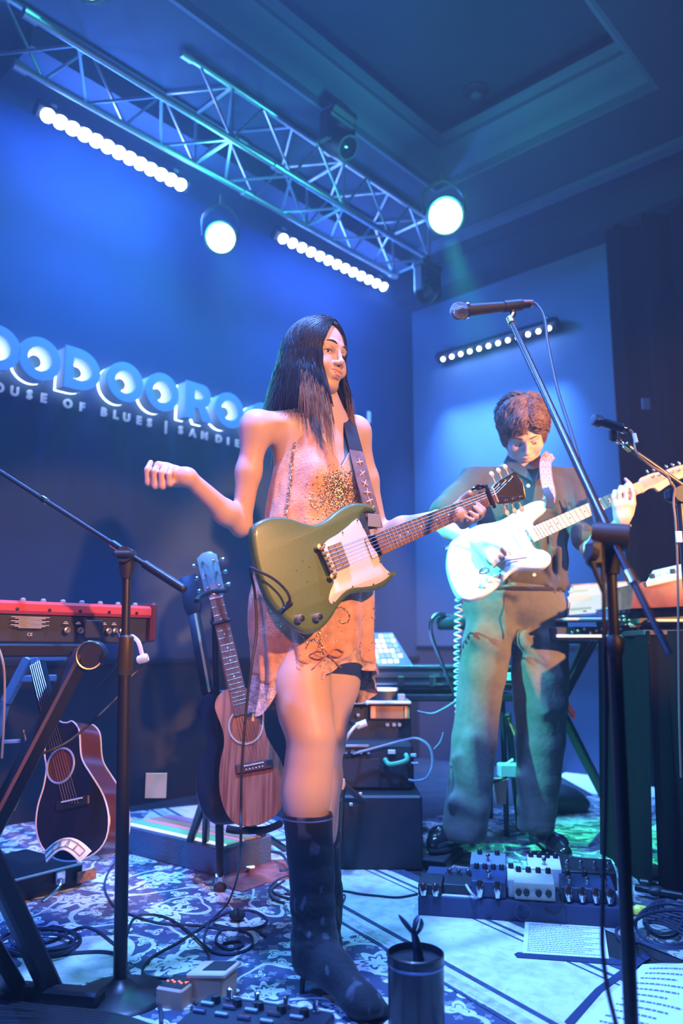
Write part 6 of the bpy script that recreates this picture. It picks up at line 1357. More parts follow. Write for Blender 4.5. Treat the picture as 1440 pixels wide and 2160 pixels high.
# rack tower with a round tin on it
yr = 3.22
t = thing('equipment_rack', 'dark equipment rack with orange light painted on its drawer and tangled leads behind the woman', 'rack', V((PY(800, 1560, yr).x, yr, 0)))
mb = MB(); slabpx(mb, 690, 868, 1479, 1486, yr - .02, .36); mb.build('top_shelf', mat('pale_shelf', (.45, .48, .55), .4), t)
mb = MB(); slabpx(mb, 700, 866, 1487, 1566, yr + .02, .30); mb.build('frame', BLKPL, t)
om = mat('orange_light_and_tape', (.60, .26, .09), .5); mb = MB(); slabpx(mb, 781, 865, 1489, 1517, yr, .03, .003); mb.build('drawer_front', mat('brown_drawer', (.28, .13, .06), .5), t)  # orange light on the drawer is put into its colour
for x in (781, 853): mb = MB(); slabpx(mb, x, x + 11, 1490, 1516, yr - .006, .008, .002); mb.build('drawer_end', om, t)
for k in range(6): mb = MB(); slabpx(mb, 703 + k * 12, 711 + k * 12, 1505 + (k % 2) * 14, 1513 + (k % 2) * 14, yr, .02); mb.build('rack_button', CHROME if k % 2 else SILVER, t)
for x in (812, 826, 838): mb = MB(); slabpx(mb, x, x + 9, 1525, 1534, yr + .01, .01); mb.build('display_digit', GREYP, t)
t = thing('round_tin', 'round black tin with a pale lid on top of the rack', 'tin', PY(808, 1478, 3.30)); c = PY(808, 1478, 3.30); r_ = (PY(840, 1460, 3.3) - PY(776, 1460, 3.3)).x / 2
mb = MB(Matrix.Translation(c)); mb.lathe([(r_, 0), (r_, .040)], 28); mb.build('body', BLKPL, t); mb = MB(Matrix.Translation(c)); mb.lathe([(r_, .0405), (r_ * 1.02, .046), (r_ * .98, .052), (0, .053)], 28); mb.build('lid', mat('pale_lid', (.65, .7, .75), .4), t)
mb = MB(); slabpx(mb, 839, 855, 1464, 1480, 3.22, .05); mb.build('small_box', bl, label='small grey-blue box beside the round tin on the rack', cat='box')
# amplifier below
ya_ = 3.05
t = thing('amplifier', 'black amplifier cube with a green handle standing behind the woman legs', 'amplifier', V((PY(810, 1620, ya_).x, ya_, 0)))
mb = MB(); slabpx(mb, 700, 872, 1568, 1668, ya_, .34, .012); mb.build('cabinet', mat('amp_tolex', (.014, .014, .017), .7, bump=.5, bscale=300), t)
mb = MB(); slabpx(mb, 708, 800, 1600, 1662, ya_ - .006, .01, .003); mb.build('grille', mat('amp_grille', (.03, .03, .035), .9, bump=.5, bscale=400), t)
mb = MB(); mb.tube(curve([PY(812, 1602, ya_ - .01), PY(820, 1612, ya_ - .04), PY(840, 1610, ya_ - .045), PY(858, 1603, ya_ - .04), PY(856, 1592, ya_ - .01)], 4), .009, 8); mb.build('handle', mat('green_handle', (.08, .42, .22), .4), t)
for x, y, w, h in ((818, 1582, 16, 9), (866, 1590, 12, 7), (868, 1608, 14, 4)): mb = MB(); slabpx(mb, x, x + w, y, y + h, ya_ - .012, .014, .002); mb.build('badge', mat('pale_badge_%d' % x, (.5, .6, .7), .5), t)
for k in range(5): mb = MB(); c = PY(712 + k * 16, 1585, ya_ - .004); mb.lathe([(.010, 0), (.009, .012), (.0, .013)], 12, Matrix.Translation(c) @ Matrix.Rotation(radians(90), 4, 'X')); mb.build('knob', CHROME, t)
mb = MB(); slabpx(mb, 712, 778, 1571, 1576, ya_ - .006, .01, .001); mb.build('panel_strip', SILVER, t)
t = thing('equipment_box', 'low black box under the amplifier with two pale sockets', 'box', V((PY(780, 1690, 2.95).x, 2.95, 0)))
mb = MB(); a = PY(700, 1672, 3.0); b_ = PY(888, 1740, 3.0); mb.box(((a.x + b_.x) / 2, 3.14, a.z / 2), (b_.x - a.x, .40, a.z), .008); mb.build('body', BLKPL, t)
for x, y in ((708, 1683), (718, 1683), (736, 1694), (756, 1672)): mb = MB(); slabpx(mb, x, x + 8, y, y + 7, 2.925, .012, .002); mb.build('socket', SILVER, t)
lead_m = mat('blue_grey_lead', (.20, .24, .32), .4)
cable([PY(745, 1590, 3.0), PY(800, 1575, 3.0), PY(850, 1562, 2.98), PY(880, 1558, 2.96), PY(905, 1575, 2.95), PY(912, 1610, 2.95), PY(900, 1640, 2.95), PY(878, 1647, 2.96), PY(862, 1645, 2.98)], .005, 'dark lead looping out of the right side of the amplifier', lead_m)
cable([PY(775, 1485, 3.18), PY(766, 1450, 3.25), PY(772, 1430, 3.3), PY(784, 1424, 3.34)], .006, 'pale lead rising from the rack shelf to the flight case', mat('pale_lead', (.6, .65, .75), .4))
cable([PY(720, 1575, 2.98), PY(738, 1545, 2.95), PY(752, 1530, 2.98), PY(766, 1528, 3.02)], .006, 'pale lead with a white plug in front of the rack', mat('pale_lead2', (.6, .6, .68), .4))
t = thing('cable_plug', 'pale cable plug in front of the rack drawer', 'plug', PY(764, 1528, 3.0)); mb = MB(); mb.cyl(PY(752, 1532, 3.0), PY(773, 1524, 3.0), .013, n=12); mb.build('shell', WHITE, t); mb = MB(); mb.cyl(PY(745, 1536, 3.0), PY(752, 1532, 3.0), .007, n=10); mb.build('strain_relief', GREYP, t)
cable([PY(880, 1500, 3.3), PY(910, 1505, 3.28), PY(935, 1495, 3.26), PY(962, 1478, 3.24)], .004, 'dim lead running from the rack towards the man leg', lead_m)
cable([PY(935, 1545, 3.2), PY(928, 1565, 3.2), PY(915, 1580, 3.2)], .003, 'thin lead curl beside the amplifier on the right', lead_m)
t = thing('tripod_stand', 'black tripod leg slanting to the rug behind the woman boot', 'tripod', PZ(790, 1765))
for a, b_ in (((722, 1652), (862, 1776)), ((722, 1652), (640, 1790)),): p0 = PY(*a, 2.80); bar(p0, PZ(*b_, .012), .010, 'leg', mat('leg_blue_black', (.04, .045, .06), .35) if 'leg_blue_black' not in MATS else MATS['leg_blue_black'], t, sq=False); mb = MB(); mb.sph(PZ(*b_, .012), .016, 10, (1.3, 1, .9)); mb.build('rubber_foot', RUB, t)
bar(PY(722, 1655, 2.8), PY(722, 1655, 2.8) + V((-.01, .18, -.26)), .010, 'leg', BLACK, t, sq=False)
mb = MB(); mb.lathe([(.0, -.02), (.022, -.016), (.027, 0), (.024, .016), (.012, .024), (0, .026)], 14, Matrix.Translation(PY(712, 1654, 2.78))); mb.build('hub_knob', mat('peach_knob', (.75, .45, .30), .5), t)
# padded stool beside the man
t = thing('stool', 'stool with a dark round padded bar and a thin chrome frame left of the man', 'stool', PZ(955, 1720) + V((0, .15, 0)))
Ys = 3.30; a = PY(922, 1312, Ys); b_ = PY(1005, 1312, Ys); mb = MB(); mb.tube([a + V((-.006, 0, 0)), a, a + V((.01, 0, 0)), b_], [.018, .030, .034, .034], 18); mb.build('padded_bar', mat('dark_teal_vinyl', (.02, .05, .055), .4), t)
mb = MB(); mb.tube(curve([PY(938, 1296, Ys - .03), PY(922, 1296, Ys - .04), PY(911, 1306, Ys - .04), PY(908, 1330, Ys - .03), PY(918, 1365, Ys), PY(940, 1420, Ys + .02), PY(962, 1475, Ys + .02), PY(985, 1530, Ys + .03)], 5), .0085, 10); mb.build('frame_tube', mat('dark_chrome', (.35, .38, .42), .2, 1.0), t)
bar(PY(985, 1530, Ys + .03), PZ(1000, 1740, .01), .010, 'leg', BLACK, t, sq=False); bar(PY(1000, 1330, Ys), PZ(1030, 1735, .01) + V((0, .1, 0)), .010, 'leg', BLACK, t, sq=False)
# ================================================================== KEYBOARD RIG, RIGHT
YK = 3.0
t = thing('laptop', 'open laptop with a bright pale screen on the right keyboard rig', 'laptop', PY(1260, 1310, YK))
q = [PY(1194, 1302, YK + .02), PY(1330, 1290, YK + .02), PY(1326, 1226, YK + .07), PY(1204, 1232, YK + .07)]
def quadM(q): ex = (q[1] - q[0]).normalized(); ey = q[3] - q[0]; ez = ex.cross(ey).normalized(); ey = ez.cross(ex); M = Matrix(((ex.x, ey.x, ez.x, q[0].x), (ex.y, ey.y, ez.y, q[0].y), (ex.z, ey.z, ez.z, q[0].z), (0, 0, 0, 1))); I = M.inverted(); return M, [((I @ p).x, (I @ p).y) for p in q]
M, pl = quadM(q); mb = MB(M); mb.prism(pl, -.010, 0, bev=.002); mb.build('lid', SILVER, t)
mb = MB(M); mb.prism(inset(pl, .008), .0005, .002); sc = mb.build('screen', emis('pale_screen', (.80, .92, 1.0), .95), t)
W_ = pl[1][0]; H_ = pl[2][1]
for i, (x, y, w, h, c) in enumerate(((.28, .80, .34, .07, (.75, .85, .6)), (.27, .55, .40, .20, (.95, .95, .85)), (.25, .22, .36, .08, (.55, .72, .6)), (.30, .13, .06, .05, (.2, .3, .35)), (.52, .12, .10, .05, (.45, .6, .6)), (.78, .5, .30, .62, (.85, .88, .80)))):
    mb = MB(M); mb.box((x * W_ , y * H_, .0028), (w * W_ * .9, h * H_, .001)); mb.build('window_panel', emis('screen_win_%d' % i, c, .85), sc)
mb = MB(); a = PY(1188, 1303, YK - .12); b_ = PY(1335, 1296, YK - .12); mb.box(((a.x + b_.x) / 2, YK - .06, a.z - .006), (b_.x - a.x, .16, .012), .004); mb.build('base', SILVER, t)
def synth(name, label, x0, x1, y0, y1, Y, dep, m, skew=0.0, cat='keyboard'):
    a = PY(x0, y1, Y); b_ = PY(x1, y0, Y); t = thing(name, label, cat, V(((a.x + b_.x) / 2, Y, a.z))); c = V(((a.x + b_.x) / 2, Y + dep / 2, (a.z + b_.z) / 2)); M = Matrix.Translation(c) @ Matrix.Rotation(skew, 4, 'Z')
    mb = MB(M); mb.box((0, 0, 0), (b_.x - a.x, dep, b_.z - a.z), .006); mb.build('case', m, t); return t, M, (b_.x - a.x, dep, b_.z - a.z)
t, M, sz = synth('synthesizer', 'low silver-edged synthesizer under the laptop on the right rig', 1172, 1420, 1322, 1350, YK - .10, .30, BLKPL)
mb = MB(M); mb.box((0, -sz[1] / 2 - .003, -.010), (sz[0], .008, .012), .002); mb.build('front_rail', mat('blue_grey_rail', (.45, .5, .62), .4), t)
for k in range(12): mb = MB(M); x = -sz[0] / 2 + .06 + k * .022; mb.sph((x, -sz[1] / 2 - .006, .004 + .006 * (k % 3)), .006, 8); mb.build('knob', [CHROME, mat('amber_knob', (.8, .45, .2), .4) if 'amber_knob' not in MATS else MATS['amber_knob'], WHITE][k % 3], t)
t, M, sz = synth('effects_mixer', 'small blue mixer full of coloured knobs and a red lead on the right rig', 1286, 1365, 1284, 1320, YK - .14, .16, mat('mixer_blue', (.08, .11, .25), .5), cat='mixer')
rr = random.Random(9)
for k in range(26):
    x = -sz[0] / 2 + .012 + (k % 7) * .020; z = sz[2] / 2 - .010 - (k // 7) * .015; mb = MB(M); mb.lathe([(.0058, 0), (.005, .010), (0, .011)], 10, Matrix.Translation((x, -sz[1] / 2, z)) @ Matrix.Rotation(radians(90), 4, 'X')); mb.build('knob', [CHROME, MATS['amber_knob'], WHITE, BLACK][rr.randrange(4)], t)
mb = MB(M); mb.box((.0, .0, sz[2] / 2 + .003), (sz[0], sz[1], .006), .001); mb.build('top_plate', mat('mint_top_plate', (.5, .75, .72), .4), t)  # mint plate over the mixer's whole top
mb = MB(M); mb.tube(curve([V((.0, -.09, -.03)), V((.02, -.105, -.028)), V((.045, -.10, -.018)), V((.065, -.09, -.010))], 4), .0095, 8); mb.build('red_lead', mat('red_rubber', (.75, .12, .08), .5), t)
t, M, sz = synth('synthesizer', 'black keyboard with a pale key row at the right edge of the frame', 1345, 1520, 1286, 1318, YK - .22, .30, BLKPL)
mb = MB(M); mb.box((.02, -sz[1] / 2 - .01, -.012), (sz[0] - .02, .03, .010), .002); mb.build('key_row', mat('pale_keys', (.5, .6, .68), .4), t)
t = thing('synthesizer', 'dark red wooden-sided synthesizer with a pale knob panel at the right edge', 'keyboard', PY(1420, 1290, YK - .3)); q = [PY(1330, 1284, YK - .30), PY(1520, 1276, YK - .30), PY(1520, 1190, YK - .30), PY(1336, 1232, YK - .30)]
M, pl = quadM(q); mb = MB(M); mb.prism(pl, -.30, 0, bev=.004); mb.build('wooden_case', mat('dark_red_wood', (.16, .035, .025), .4, coat=.3, var=.3, vscale=25), t)
q = [PY(1362, 1227, YK - .31), PY(1520, 1192, YK - .31), PY(1520, 1160, YK - .20), PY(1376, 1203, YK - .20)]; M, pl = quadM(q); mb = MB(M); mb.prism(pl, -.02, 0, bev=.003); pn_ = mb.build('knob_panel', mat('pale_panel', (.6, .65, .75), .4), t)
for k in range(6): mb = MB(M); mb.lathe([(.010, 0), (.009, .014), (0, .015)], 12, Matrix.Translation((.035 + k * .038, .025 + .002 * k, 0))); mb.build('knob', WHITE if k % 2 else RUB, pn_)
t = thing('keyboard_stand', 'black X-shaped keyboard stand with a red tape mark behind the man leg', 'keyboard stand', PZ(1240, 1690)); Yx = 3.32
bar(PY(1252, 1350, Yx), PY(1140, 1560, Yx + .02), .017, par=t); bar(PY(1172, 1480, Yx - .02), PZ(1296, 1722, .015), .018, par=t); bar(PY(1232, 1350, Yx + .02), PY(1180, 1480, Yx + .02), .012, par=t)
bar(PY(1160, 1352, Yx), PY(1368, 1352, Yx), .012, 'top_rail', par=t); bar(PY(1070, 1505, 3.35), PZ(1096, 1752, .015), .012, par=t)
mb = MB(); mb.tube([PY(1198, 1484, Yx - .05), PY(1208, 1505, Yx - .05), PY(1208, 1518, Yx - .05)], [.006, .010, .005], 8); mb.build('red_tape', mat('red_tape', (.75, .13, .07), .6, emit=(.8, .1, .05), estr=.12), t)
mb = MB(); mb.tube([PY(1196, 1494, Yx - .055), PY(1206, 1512, Yx - .055)], .004, 6); mb.build('orange_tape', om, t)
mb = MB(); mb.tube([PY(1072, 1515, 3.32), PY(1086, 1550, 3.32)], .006, 6); mb.build('orange_strap', om, label='orange strip hanging between the man legs', cat='tape') if False else mb.build('orange_tape', om, t)
# table with black cloth at far right
t = thing('draped_table', 'table hidden under a black floor-length cloth at the far right', 'table', PZ(1420, 1660)); a = PY(1376, 1330, 2.62); mb = MB(); n = 60; vs = []
for i in range(n + 1):
    x = a.x + 1.3 * i / n; y = 2.66 + .018 * sin(i * .9) + .01 * sin(i * 2.3)
    for j in range(5): z = a.z * (1 - j / 4); vs.append(V((x - .01 * j, y - .012 * j * (1 + .5 * sin(i * .9)), max(z, .003))))
fs = [(i * 5 + j, i * 5 + j + 1, (i + 1) * 5 + j + 1, (i + 1) * 5 + j) for i in range(n) for j in range(4)]
for i in range(13):
    y = 2.66 + .5 * i / 12
    for j in range(5): z = a.z * (1 - j / 4); vs.append(V((a.x - .01 * j - .01 * sin(i * 1.1), y, max(z, .003))))
b0_ = (n + 1) * 5; fs += [(b0_ + i * 5 + j, b0_ + (i + 1) * 5 + j, b0_ + (i + 1) * 5 + j + 1, b0_ + i * 5 + j + 1) for i in range(12) for j in range(4)]
mb.add(vs, fs); mb.build('table_cloth', curtm, t, ang=0); mb = MB(); mb.box((a.x + .65, 2.92, a.z - .006), (1.32, .5, .02), .004); mb.build('table_top', BLKPL, t)
bar(PZ(1398, 1714, .012), PY(1450, 1590, 2.55), .014, 'leg', BLACK, t)
# black bean cushion, cup, papers
q = PZ(1195, 1722, 0) + V((0, .10, 0)); g = SDF((q.x - .25, q.y - .2, 0), (q.x + .25, q.y + .2, .2), .005); g.ell((q.x - .03, q.y, .065), (.14, .12, .065), k=0); g.ell((q.x + .07, q.y, .04), (.07, .08, .04), k=.03)
P, Q = g.mesh(); P[:, 2] = np.maximum(P[:, 2], .003); skin_object('floor_cushion', [(P, Q)], mat('black_cushion', (.012, .013, .016), .6), label='round black cushion on the floor right of the man shoe', cat='cushion')
t = thing('paper_cup', 'pinkish paper cup hung on a stand leg between the man legs', 'cup', PY(1056, 1668, 3.2)); c = PY(1056, 1695, 3.2)
mb = MB(Matrix.Translation(c)); mb.lathe([(.020, 0), (.030, .090), (.032, .092), (.029, .09), (.019, .004), (0, .004)], 20); mb.build('cup', mat('pink_paper', (.75, .38, .34), .7), t)
mb = MB(); mb.tube(curve([PY(1040, 1650, 3.18), PY(1056, 1644, 3.16), PY(1068, 1640, 3.18)], 4), .005, 6); mb.build('cup_holder', BLACK, t)
t = thing('water_bottle', 'pale translucent box-like container above the pink cup', 'container', PY(1075, 1630, 3.25)); mb = MB(); slabpx(mb, 1054, 1098, 1612, 1642, 3.25, .06, .006); mb.build('body', mat('pale_container', (.40, .42, .55), .4), t)
mb = MB(); mb.tube([PY(1066, 1614, 3.27), PY(1082, 1602, 3.27)], .006, 8); mb.build('spout', WHITE, t)
t = thing('papers', 'pale papers lying at the far right edge behind the tripod leg', 'paper', PZ(1430, 1745)); mb = MB(); pl = [PZ(*p) for p in ((1368, 1752), (1400, 1732), (1500, 1728), (1500, 1775), (1430, 1768))]; mb.prism([(p.x, p.y) for p in pl], .006, .008); mb.build('sheet', PAPER, t)
pl = [PZ(*p) for p in ((1180, 1640), (1210, 1624), (1440, 1650), (1440, 1690), (1250, 1680))]; mb = MB(); mb.prism([(p.x, p.y) for p in pl], .0062, .012); mb.build('floor_mat', mat('pale_floor_mat', (.6, .62, .68), .9), label='pale strip of matting on the floor at the foot of the side wall', cat='mat')
# ================================================================== PEDALBOARD WITH EFFECT PEDALS
A0 = PZ(882, 1934); A1 = PZ(1318, 1964); dx = (A1 - A0); BL = dx.length; ya2 = math.degrees(math.atan2(dx.y, dx.x)); BM = FR(A0, ya2)
t = thing('pedalboard', 'long dark pedalboard frame on the rug in front of the man', 'pedalboard', A0)
bm = mat('board_navy', (.035, .045, .10), .6); mb = MB(BM); mb.prism([(0, 0), (BL, 0), (BL, .33), (0, .33)], .0, .058, bev=.004); mb.build('frame', bm, t)
mb = MB(BM); mb.box((.095, .012, .0605), (.17, .012, .005), .001); mb.build('edge_tape', WHITE, t)
mb = MB(BM); mb.lathe([(.024, 0), (.024, .001), (.021, .001), (.021, 0)], 24, Matrix.Translation((BL * .52, -.001, .032)) @ Matrix.Rotation(radians(90), 4, 'X')); mb.build('round_logo', mat('faint_logo', (.06, .08, .17), .5), t)
bev_ = 0
def pedal(label, x, y, w, d, h, m, knobs=3, sw=1, kn=None, tilt=6, group=None, led=None, plugs=0, km=None, base=.059, BMx=None):
    B_ = BMx or BM; M = B_ @ Matrix.Translation((x, y, base)) ; t = thing('effect_pedal', label, 'effect pedal', M.translation)
    k_ = math.tan(radians(tilt)); mb = MB(M); vs = [(-w / 2, -d / 2, 0), (w / 2, -d / 2, 0), (w / 2, d / 2, 0), (-w / 2, d / 2, 0), (-w / 2, -d / 2, h), (w / 2, -d / 2, h), (w / 2, d / 2, h + d * k_), (-w / 2, d / 2, h + d * k_)]
    mb.add([V(v) for v in vs], [(3, 2, 1, 0), (0, 1, 5, 4), (1, 2, 6, 5), (2, 3, 7, 6), (3, 0, 4, 7), (4, 5, 6, 7)]); bd = mb.build('enclosure', m, t)
    bv = bd.modifiers.new('b', 'BEVEL'); bv.width = .003; bv.segments = 2
    for i in range(knobs):
        kx = (i + .5) / knobs * w - w / 2; z = h + d * k_ * .85; mb = MB(M); mb.lathe([(.0085, 0), (.0075, .012), (.006, .014), (0, .0145)], 12, Matrix.Translation((kx, d * .33, z))); kk = mb.build('knob', km or BLKPL, t)
        mb = MB(M); mb.box((kx, d * .33 - .004, z + .0148), (.0016, .007, .001)); mb.build('pointer', WHITE, kk)
    for i in range(sw):
        sx = (i + .5) / sw * w - w / 2; z = h + d * k_ * .25; mb = MB(M); mb.lathe([(.0085, 0), (.0085, .003), (.0050, .004), (.0050, .012), (.0065, .013), (.0065, .019), (.004, .022), (0, .0225)], 14, Matrix.Translation((sx, -d * .25, z))); mb.build('footswitch', CHROME, t)
    if led: mb = MB(M); mb.sph((0, .0, h + d * k_ * .5 + .001), .003, 8); mb.build('lamp', emis('lamp_' + label[:8], led, 6), t)
    for i in range(plugs):
        px_ = (i + .5) / plugs * w - w / 2; mb = MB(M); mb.tube([V((px_, -d / 2 + .004, h * .9)), V((px_, -d / 2 - .010, h * .95)), V((px_, -d / 2 - .014, h * .6)), V((px_, -d / 2 - .014, h * .15))], [.009, .0115, .0115, .008], 10); mb.build('jack_plug', CHROME, t)
    return t
pedal('small black effect pedal with two silver plugs at the left end of the pedalboard', .035, .05, .07, .09, .030, BLKPL, 0, 0, plugs=2)
pedal('dark effect pedal with a pale top plate beside the left-end plugs', .115, .07, .085, .10, .030, mat('pedal_black2', (.02, .022, .03), .4), 3, 0, km=CHROME)
pedal('dark blue effect pedal with two tall plugs left of the cream pedal', .205, .075, .10, .12, .045, mat('pedal_navy', (.03, .05, .13), .4), 4, 1, plugs=2)
pedal('cream effect pedal with four dark knobs in the middle of the pedalboard', .335, .065, .115, .10, .048, mat('pedal_cream', (.70, .66, .55), .4), 4, 0, km=BLKPL, plugs=0)
pedal('white effect pedal with black knobs at the back of the pedalboard middle', .37, .19, .10, .11, .060, WHITE, 4, 1, km=BLACK)
pedal('dark effect pedal with a row of silver plugs at the right of the pedalboard', .485, .085, .15, .11, .038, mat('pedal_dkblue', (.025, .04, .09), .4), 3, 3, plugs=4)
pedal('black effect pedal with tall chrome footswitches behind the right plugs', .50, .22, .16, .12, .050, BLKPL, 0, 4)
pedal('small black effect pedal at the back behind the dark blue pedal', .20, .22, .11, .10, .055, mat('pedal_grey', (.20, .24, .27), .4), 2, 1)
pedal('slim white effect pedal between dark blue and cream pedals', .270, .085, .022, .11, .050, WHITE, 1, 0)
# front panel knobs of the cream pedal
for i in range(4):
    x = .335 - .045 + i * (.022 if i < 2 else .028); mb = MB(BM); mb.lathe([(.0095, 0), (.008, .012), (0, .013)], 12, Matrix.Translation((x, .014, .059 + .022)) @ Matrix.Rotation(radians(90), 4, 'X')); mb.build('front_knob', BLKPL, t)
cable([BM @ V((.395, .01, .10)), BM @ V((.41, -.01, .09)), BM @ V((.405, -.015, .05)), BM @ V((.385, -.012, .035)), BM @ V((.36, -.005, .045))], .003, 'short black patch lead drooping over the front of the pedalboard')
cable([BM @ V((.14, .02, .09)), BM @ V((.155, -.015, .08)), BM @ V((.17, .0, .062))], .004, 'short pale patch lead at the left end of the pedalboard', mat('pale_patch', (.6, .62, .66), .4))
# wah pedal under the left shoe
p0 = PZ(938, 1836); t = thing('wah_pedal', 'black rocker pedal under the man left-side shoe', 'effect pedal', p0); M = FR(PZ(936, 1822), 65); mb = MB(M); mb.box((0, 0, .020), (.22, .085, .036), .005); mb.build('base', BLKPL, t)
mb = MB(M @ Matrix.Rotation(radians(-5), 4, 'Y')); mb.box((.0, 0, .047), (.24, .082, .012), .004); mb.build('treadle', RUB, t)
# cables on the floor
flr = lambda *pts, z=.008: [PZ(x, y, z) for x, y in pts]
navy = mat('navy_cable', (.035, .045, .08), .45)
cable(flr((880, 1886), (840, 1893), (800, 1890), (760, 1886), (720, 1880), (690, 1895), (640, 1890), (600, 1885)), .0035, 'thin lead running left from the pedalboard to behind the boot', navy)
cable(flr((707, 1912), (720, 1908), (728, 1890), (718, 1888), (705, 1900)), .0022, 'tiny wire loop just right of the boot shaft', navy)
cable(flr((600, 1905), (575, 1895), (570, 1870), (600, 1850), (650, 1845), (705, 1852), (720, 1870), (705, 1890), (640, 1898), (590, 1890), (575, 1875), (600, 1858)), .0035, 'lead coiled on the rug around the back of the boot', navy)
for k, (cx, cy, rx, ry) in enumerate(((85, 1985, 85, 26), (95, 1980, 75, 22), (80, 1992, 78, 24), (90, 1988, 66, 18))):
    pts = flr(*[(cx + rx * cos(a + k), cy + ry * sin(a + k)) for a in [2 * pi * j / 14 for j in range(15)]], z=.008 + .004 * k); cable(pts, .0038, ['outer', 'second', 'third', 'innermost'][k] + ' turn of the cable coil on the rug at lower left', navy, group='cable coil lower left')
cable(flr((40, 2005), (110, 2000), (160, 1978), (120, 1955), (85, 1965), (100, 1988), (180, 1955), (240, 1990), (262, 2015), (262, 2045)), .0038, 'lead leaving the lower left coil past the stand pole', navy)
cable(flr((15, 2012), (80, 2018), (160, 2010), (220, 2008), (258, 2020), (275, 2060), (300, 2090), (335, 2120), (340, 2160)), .0045, 'lead bending round the stand pole towards the orange pedal', navy)
cable(flr((240, 1822), (224, 1850), (222, 1880), (245, 1915), (280, 1930), (340, 1948), (420, 1952), (470, 1960), (530, 1958), (560, 1975)), .0032, 'thin lead curving across the rug behind the stand pole', navy)
cable(flr((440, 1945), (430, 1985), (450, 2008), (490, 2012), (528, 1998), (530, 1975), (505, 1962), (468, 1962), (455, 1985), (480, 2002), (510, 1995), (505, 1985), (470, 1990)), .0035, 'lead looping beside the boot heel', navy)
cable(flr((440, 1945), (480, 1925), (525, 1920), (560, 1935), (555, 1952), (510, 1960), (450, 1950)), .0035, 'oval lead loop left of the boot ankle', navy)
mb = MB(); mb.sph(PZ(500, 1930, .02), .02, 12, (1.2, 1, .8)); mb.build('cable_clip', RUB, label='black rubber blob on the oval lead loop', cat='clip')
for k, pts in enumerate((((540, 1745), (560, 1785), (600, 1800), (640, 1790)), ((530, 1760), (570, 1772), (620, 1768), (650, 1750)), ((545, 1800), (575, 1776), (560, 1756), (600, 1746)), ((520, 1785), (540, 1795), (590, 1800), (610, 1830), (590, 1836)))):
    cable([PZ(x, y, .012 + .01 * k) for x, y in pts], .005, ['pale', 'dark', 'thin', 'bent'][k] + ' lead in the tangle behind the brown guitar foot', [mat('cyan_lead', (.25, .4, .45), .4), navy, lead_m, navy][k], group='tangle behind the brown guitar')
for x, y in ((524, 1812),): t = thing('floor_clamp', 'tiny silver clamp standing on the floor behind the boot', 'clamp', PZ(x, 1830)); mb = MB(); mb.cyl(PZ(x, 1832, 0), PZ(x, 1832, .035), .006, n=8); mb.build('post', BLACK, t); mb = MB(); mb.cyl(PZ(x - 10, 1832, .035), PZ(x + 12, 1830, .035), .006, n=8); mb.build('jaw', CHROME, t)
cable(flr((1345, 1990), (1310, 1985), (1300, 1960), (1330, 1950)), .004, 'lead disappearing behind the right stand pole', navy)
for k, (cx, cy, rx, ry) in enumerate(((1402, 1938, 44, 40), (1400, 1935, 40, 34), (1410, 1950, 70, 44), (1420, 1960, 90, 40))):
    pts = [PZ(cx + rx * cos(a), cy + ry * sin(a), .02 + .012 * k) for a in [2 * pi * j / 16 for j in range(17)]]; cable(pts, .0045, ['front', 'inner', 'wide', 'widest'][k] + ' turn of the cable coil at the right edge', navy, group='cable coil right')
for k in range(7): cable([PZ(1355 + 4 * k, 1945 - 7 * k, .03), PZ(1400, 1950 - 6 * k, .035), PZ(1450, 1975 - 9 * k, .03)], .004, 'straight lead in the bundle at the right edge, number %s from below' % ['one', 'two', 'three', 'four', 'five', 'six', 'seven'][k], navy, group='lead bundle right')
mb = MB(); mb.tube([PZ(1328, 1920, .02), PZ(1345, 1919, .022), PZ(1360, 1917, .02)], [.008, .014, .008], 10); mb.build('cable_connector', yg, label='yellow-green cable connector at the right end of the pedalboard', cat='connector')
mb = MB(); 
for a, b_ in (((1350, 1860), (1440, 1872)), ((1340, 1872), (1440, 1890)), ((1360, 1848), (1440, 1862))): mb.cyl(PZ(*a, .03), PZ(*b_, .03), .011, n=10)
t = thing('folded_stand', 'folded black stand tubes lying at the right edge beside the cable coil', 'stand', PZ(1400, 1870)); mb.build('tube', BLACK, t)
for k, (x, y) in enumerate(((1385, 1880), (1425, 1852))): mb = MB(); mb.sph(PZ(x, y, .03), .02, 10, (1.4, 1, .8)); mb.build('clutch', BLKPL, t)
# ================================================================== SHEETS OF PAPER
def sheet(name, label, corners, z, lines, curl=0.0, seed=1, big=False):
    P_ = [PZ(x, y, z) for x, y in corners]; t = thing(name, label, 'paper', P_[0]); n = 12; vs = []; rr = random.Random(seed)
    def at(u, v): a = P_[0].lerp(P_[1], u); b_ = P_[3].lerp(P_[2], u); p = a.lerp(b_, v); return p + ZUP * curl * (sin(pi * u) * .5 + (v ** 2) * .6)
    for i in range(n + 1):
        for j in range(n + 1): vs.append(at(i / n, j / n))
    fs = [(i * (n + 1) + j, (i + 1) * (n + 1) + j, (i + 1) * (n + 1) + j + 1, i * (n + 1) + j + 1) for i in range(n) for j in range(n)]
    mb = MB(); mb.add(vs, fs); mb.add([v - ZUP * .0006 for v in vs], [f[::-1] for f in fs]); mb.build('sheet', PAPER, t, ang=0)
    mb = MB()
    for (v, u0, u1, h, wl) in lines:
        u = u0
        while u < u1:
            w = rr.uniform(.4, 1.3) * wl; e = min(u + w, u1); q = [at(u, v), at(e, v), at(e, v + h), at(u, v + h)]; mb.add([p + ZUP * .0008 for p in q], [(0, 1, 2, 3)]); u = e + wl * .28
    mb.build('text_lines', INK, t, ang=0, kind='stuff'); return t
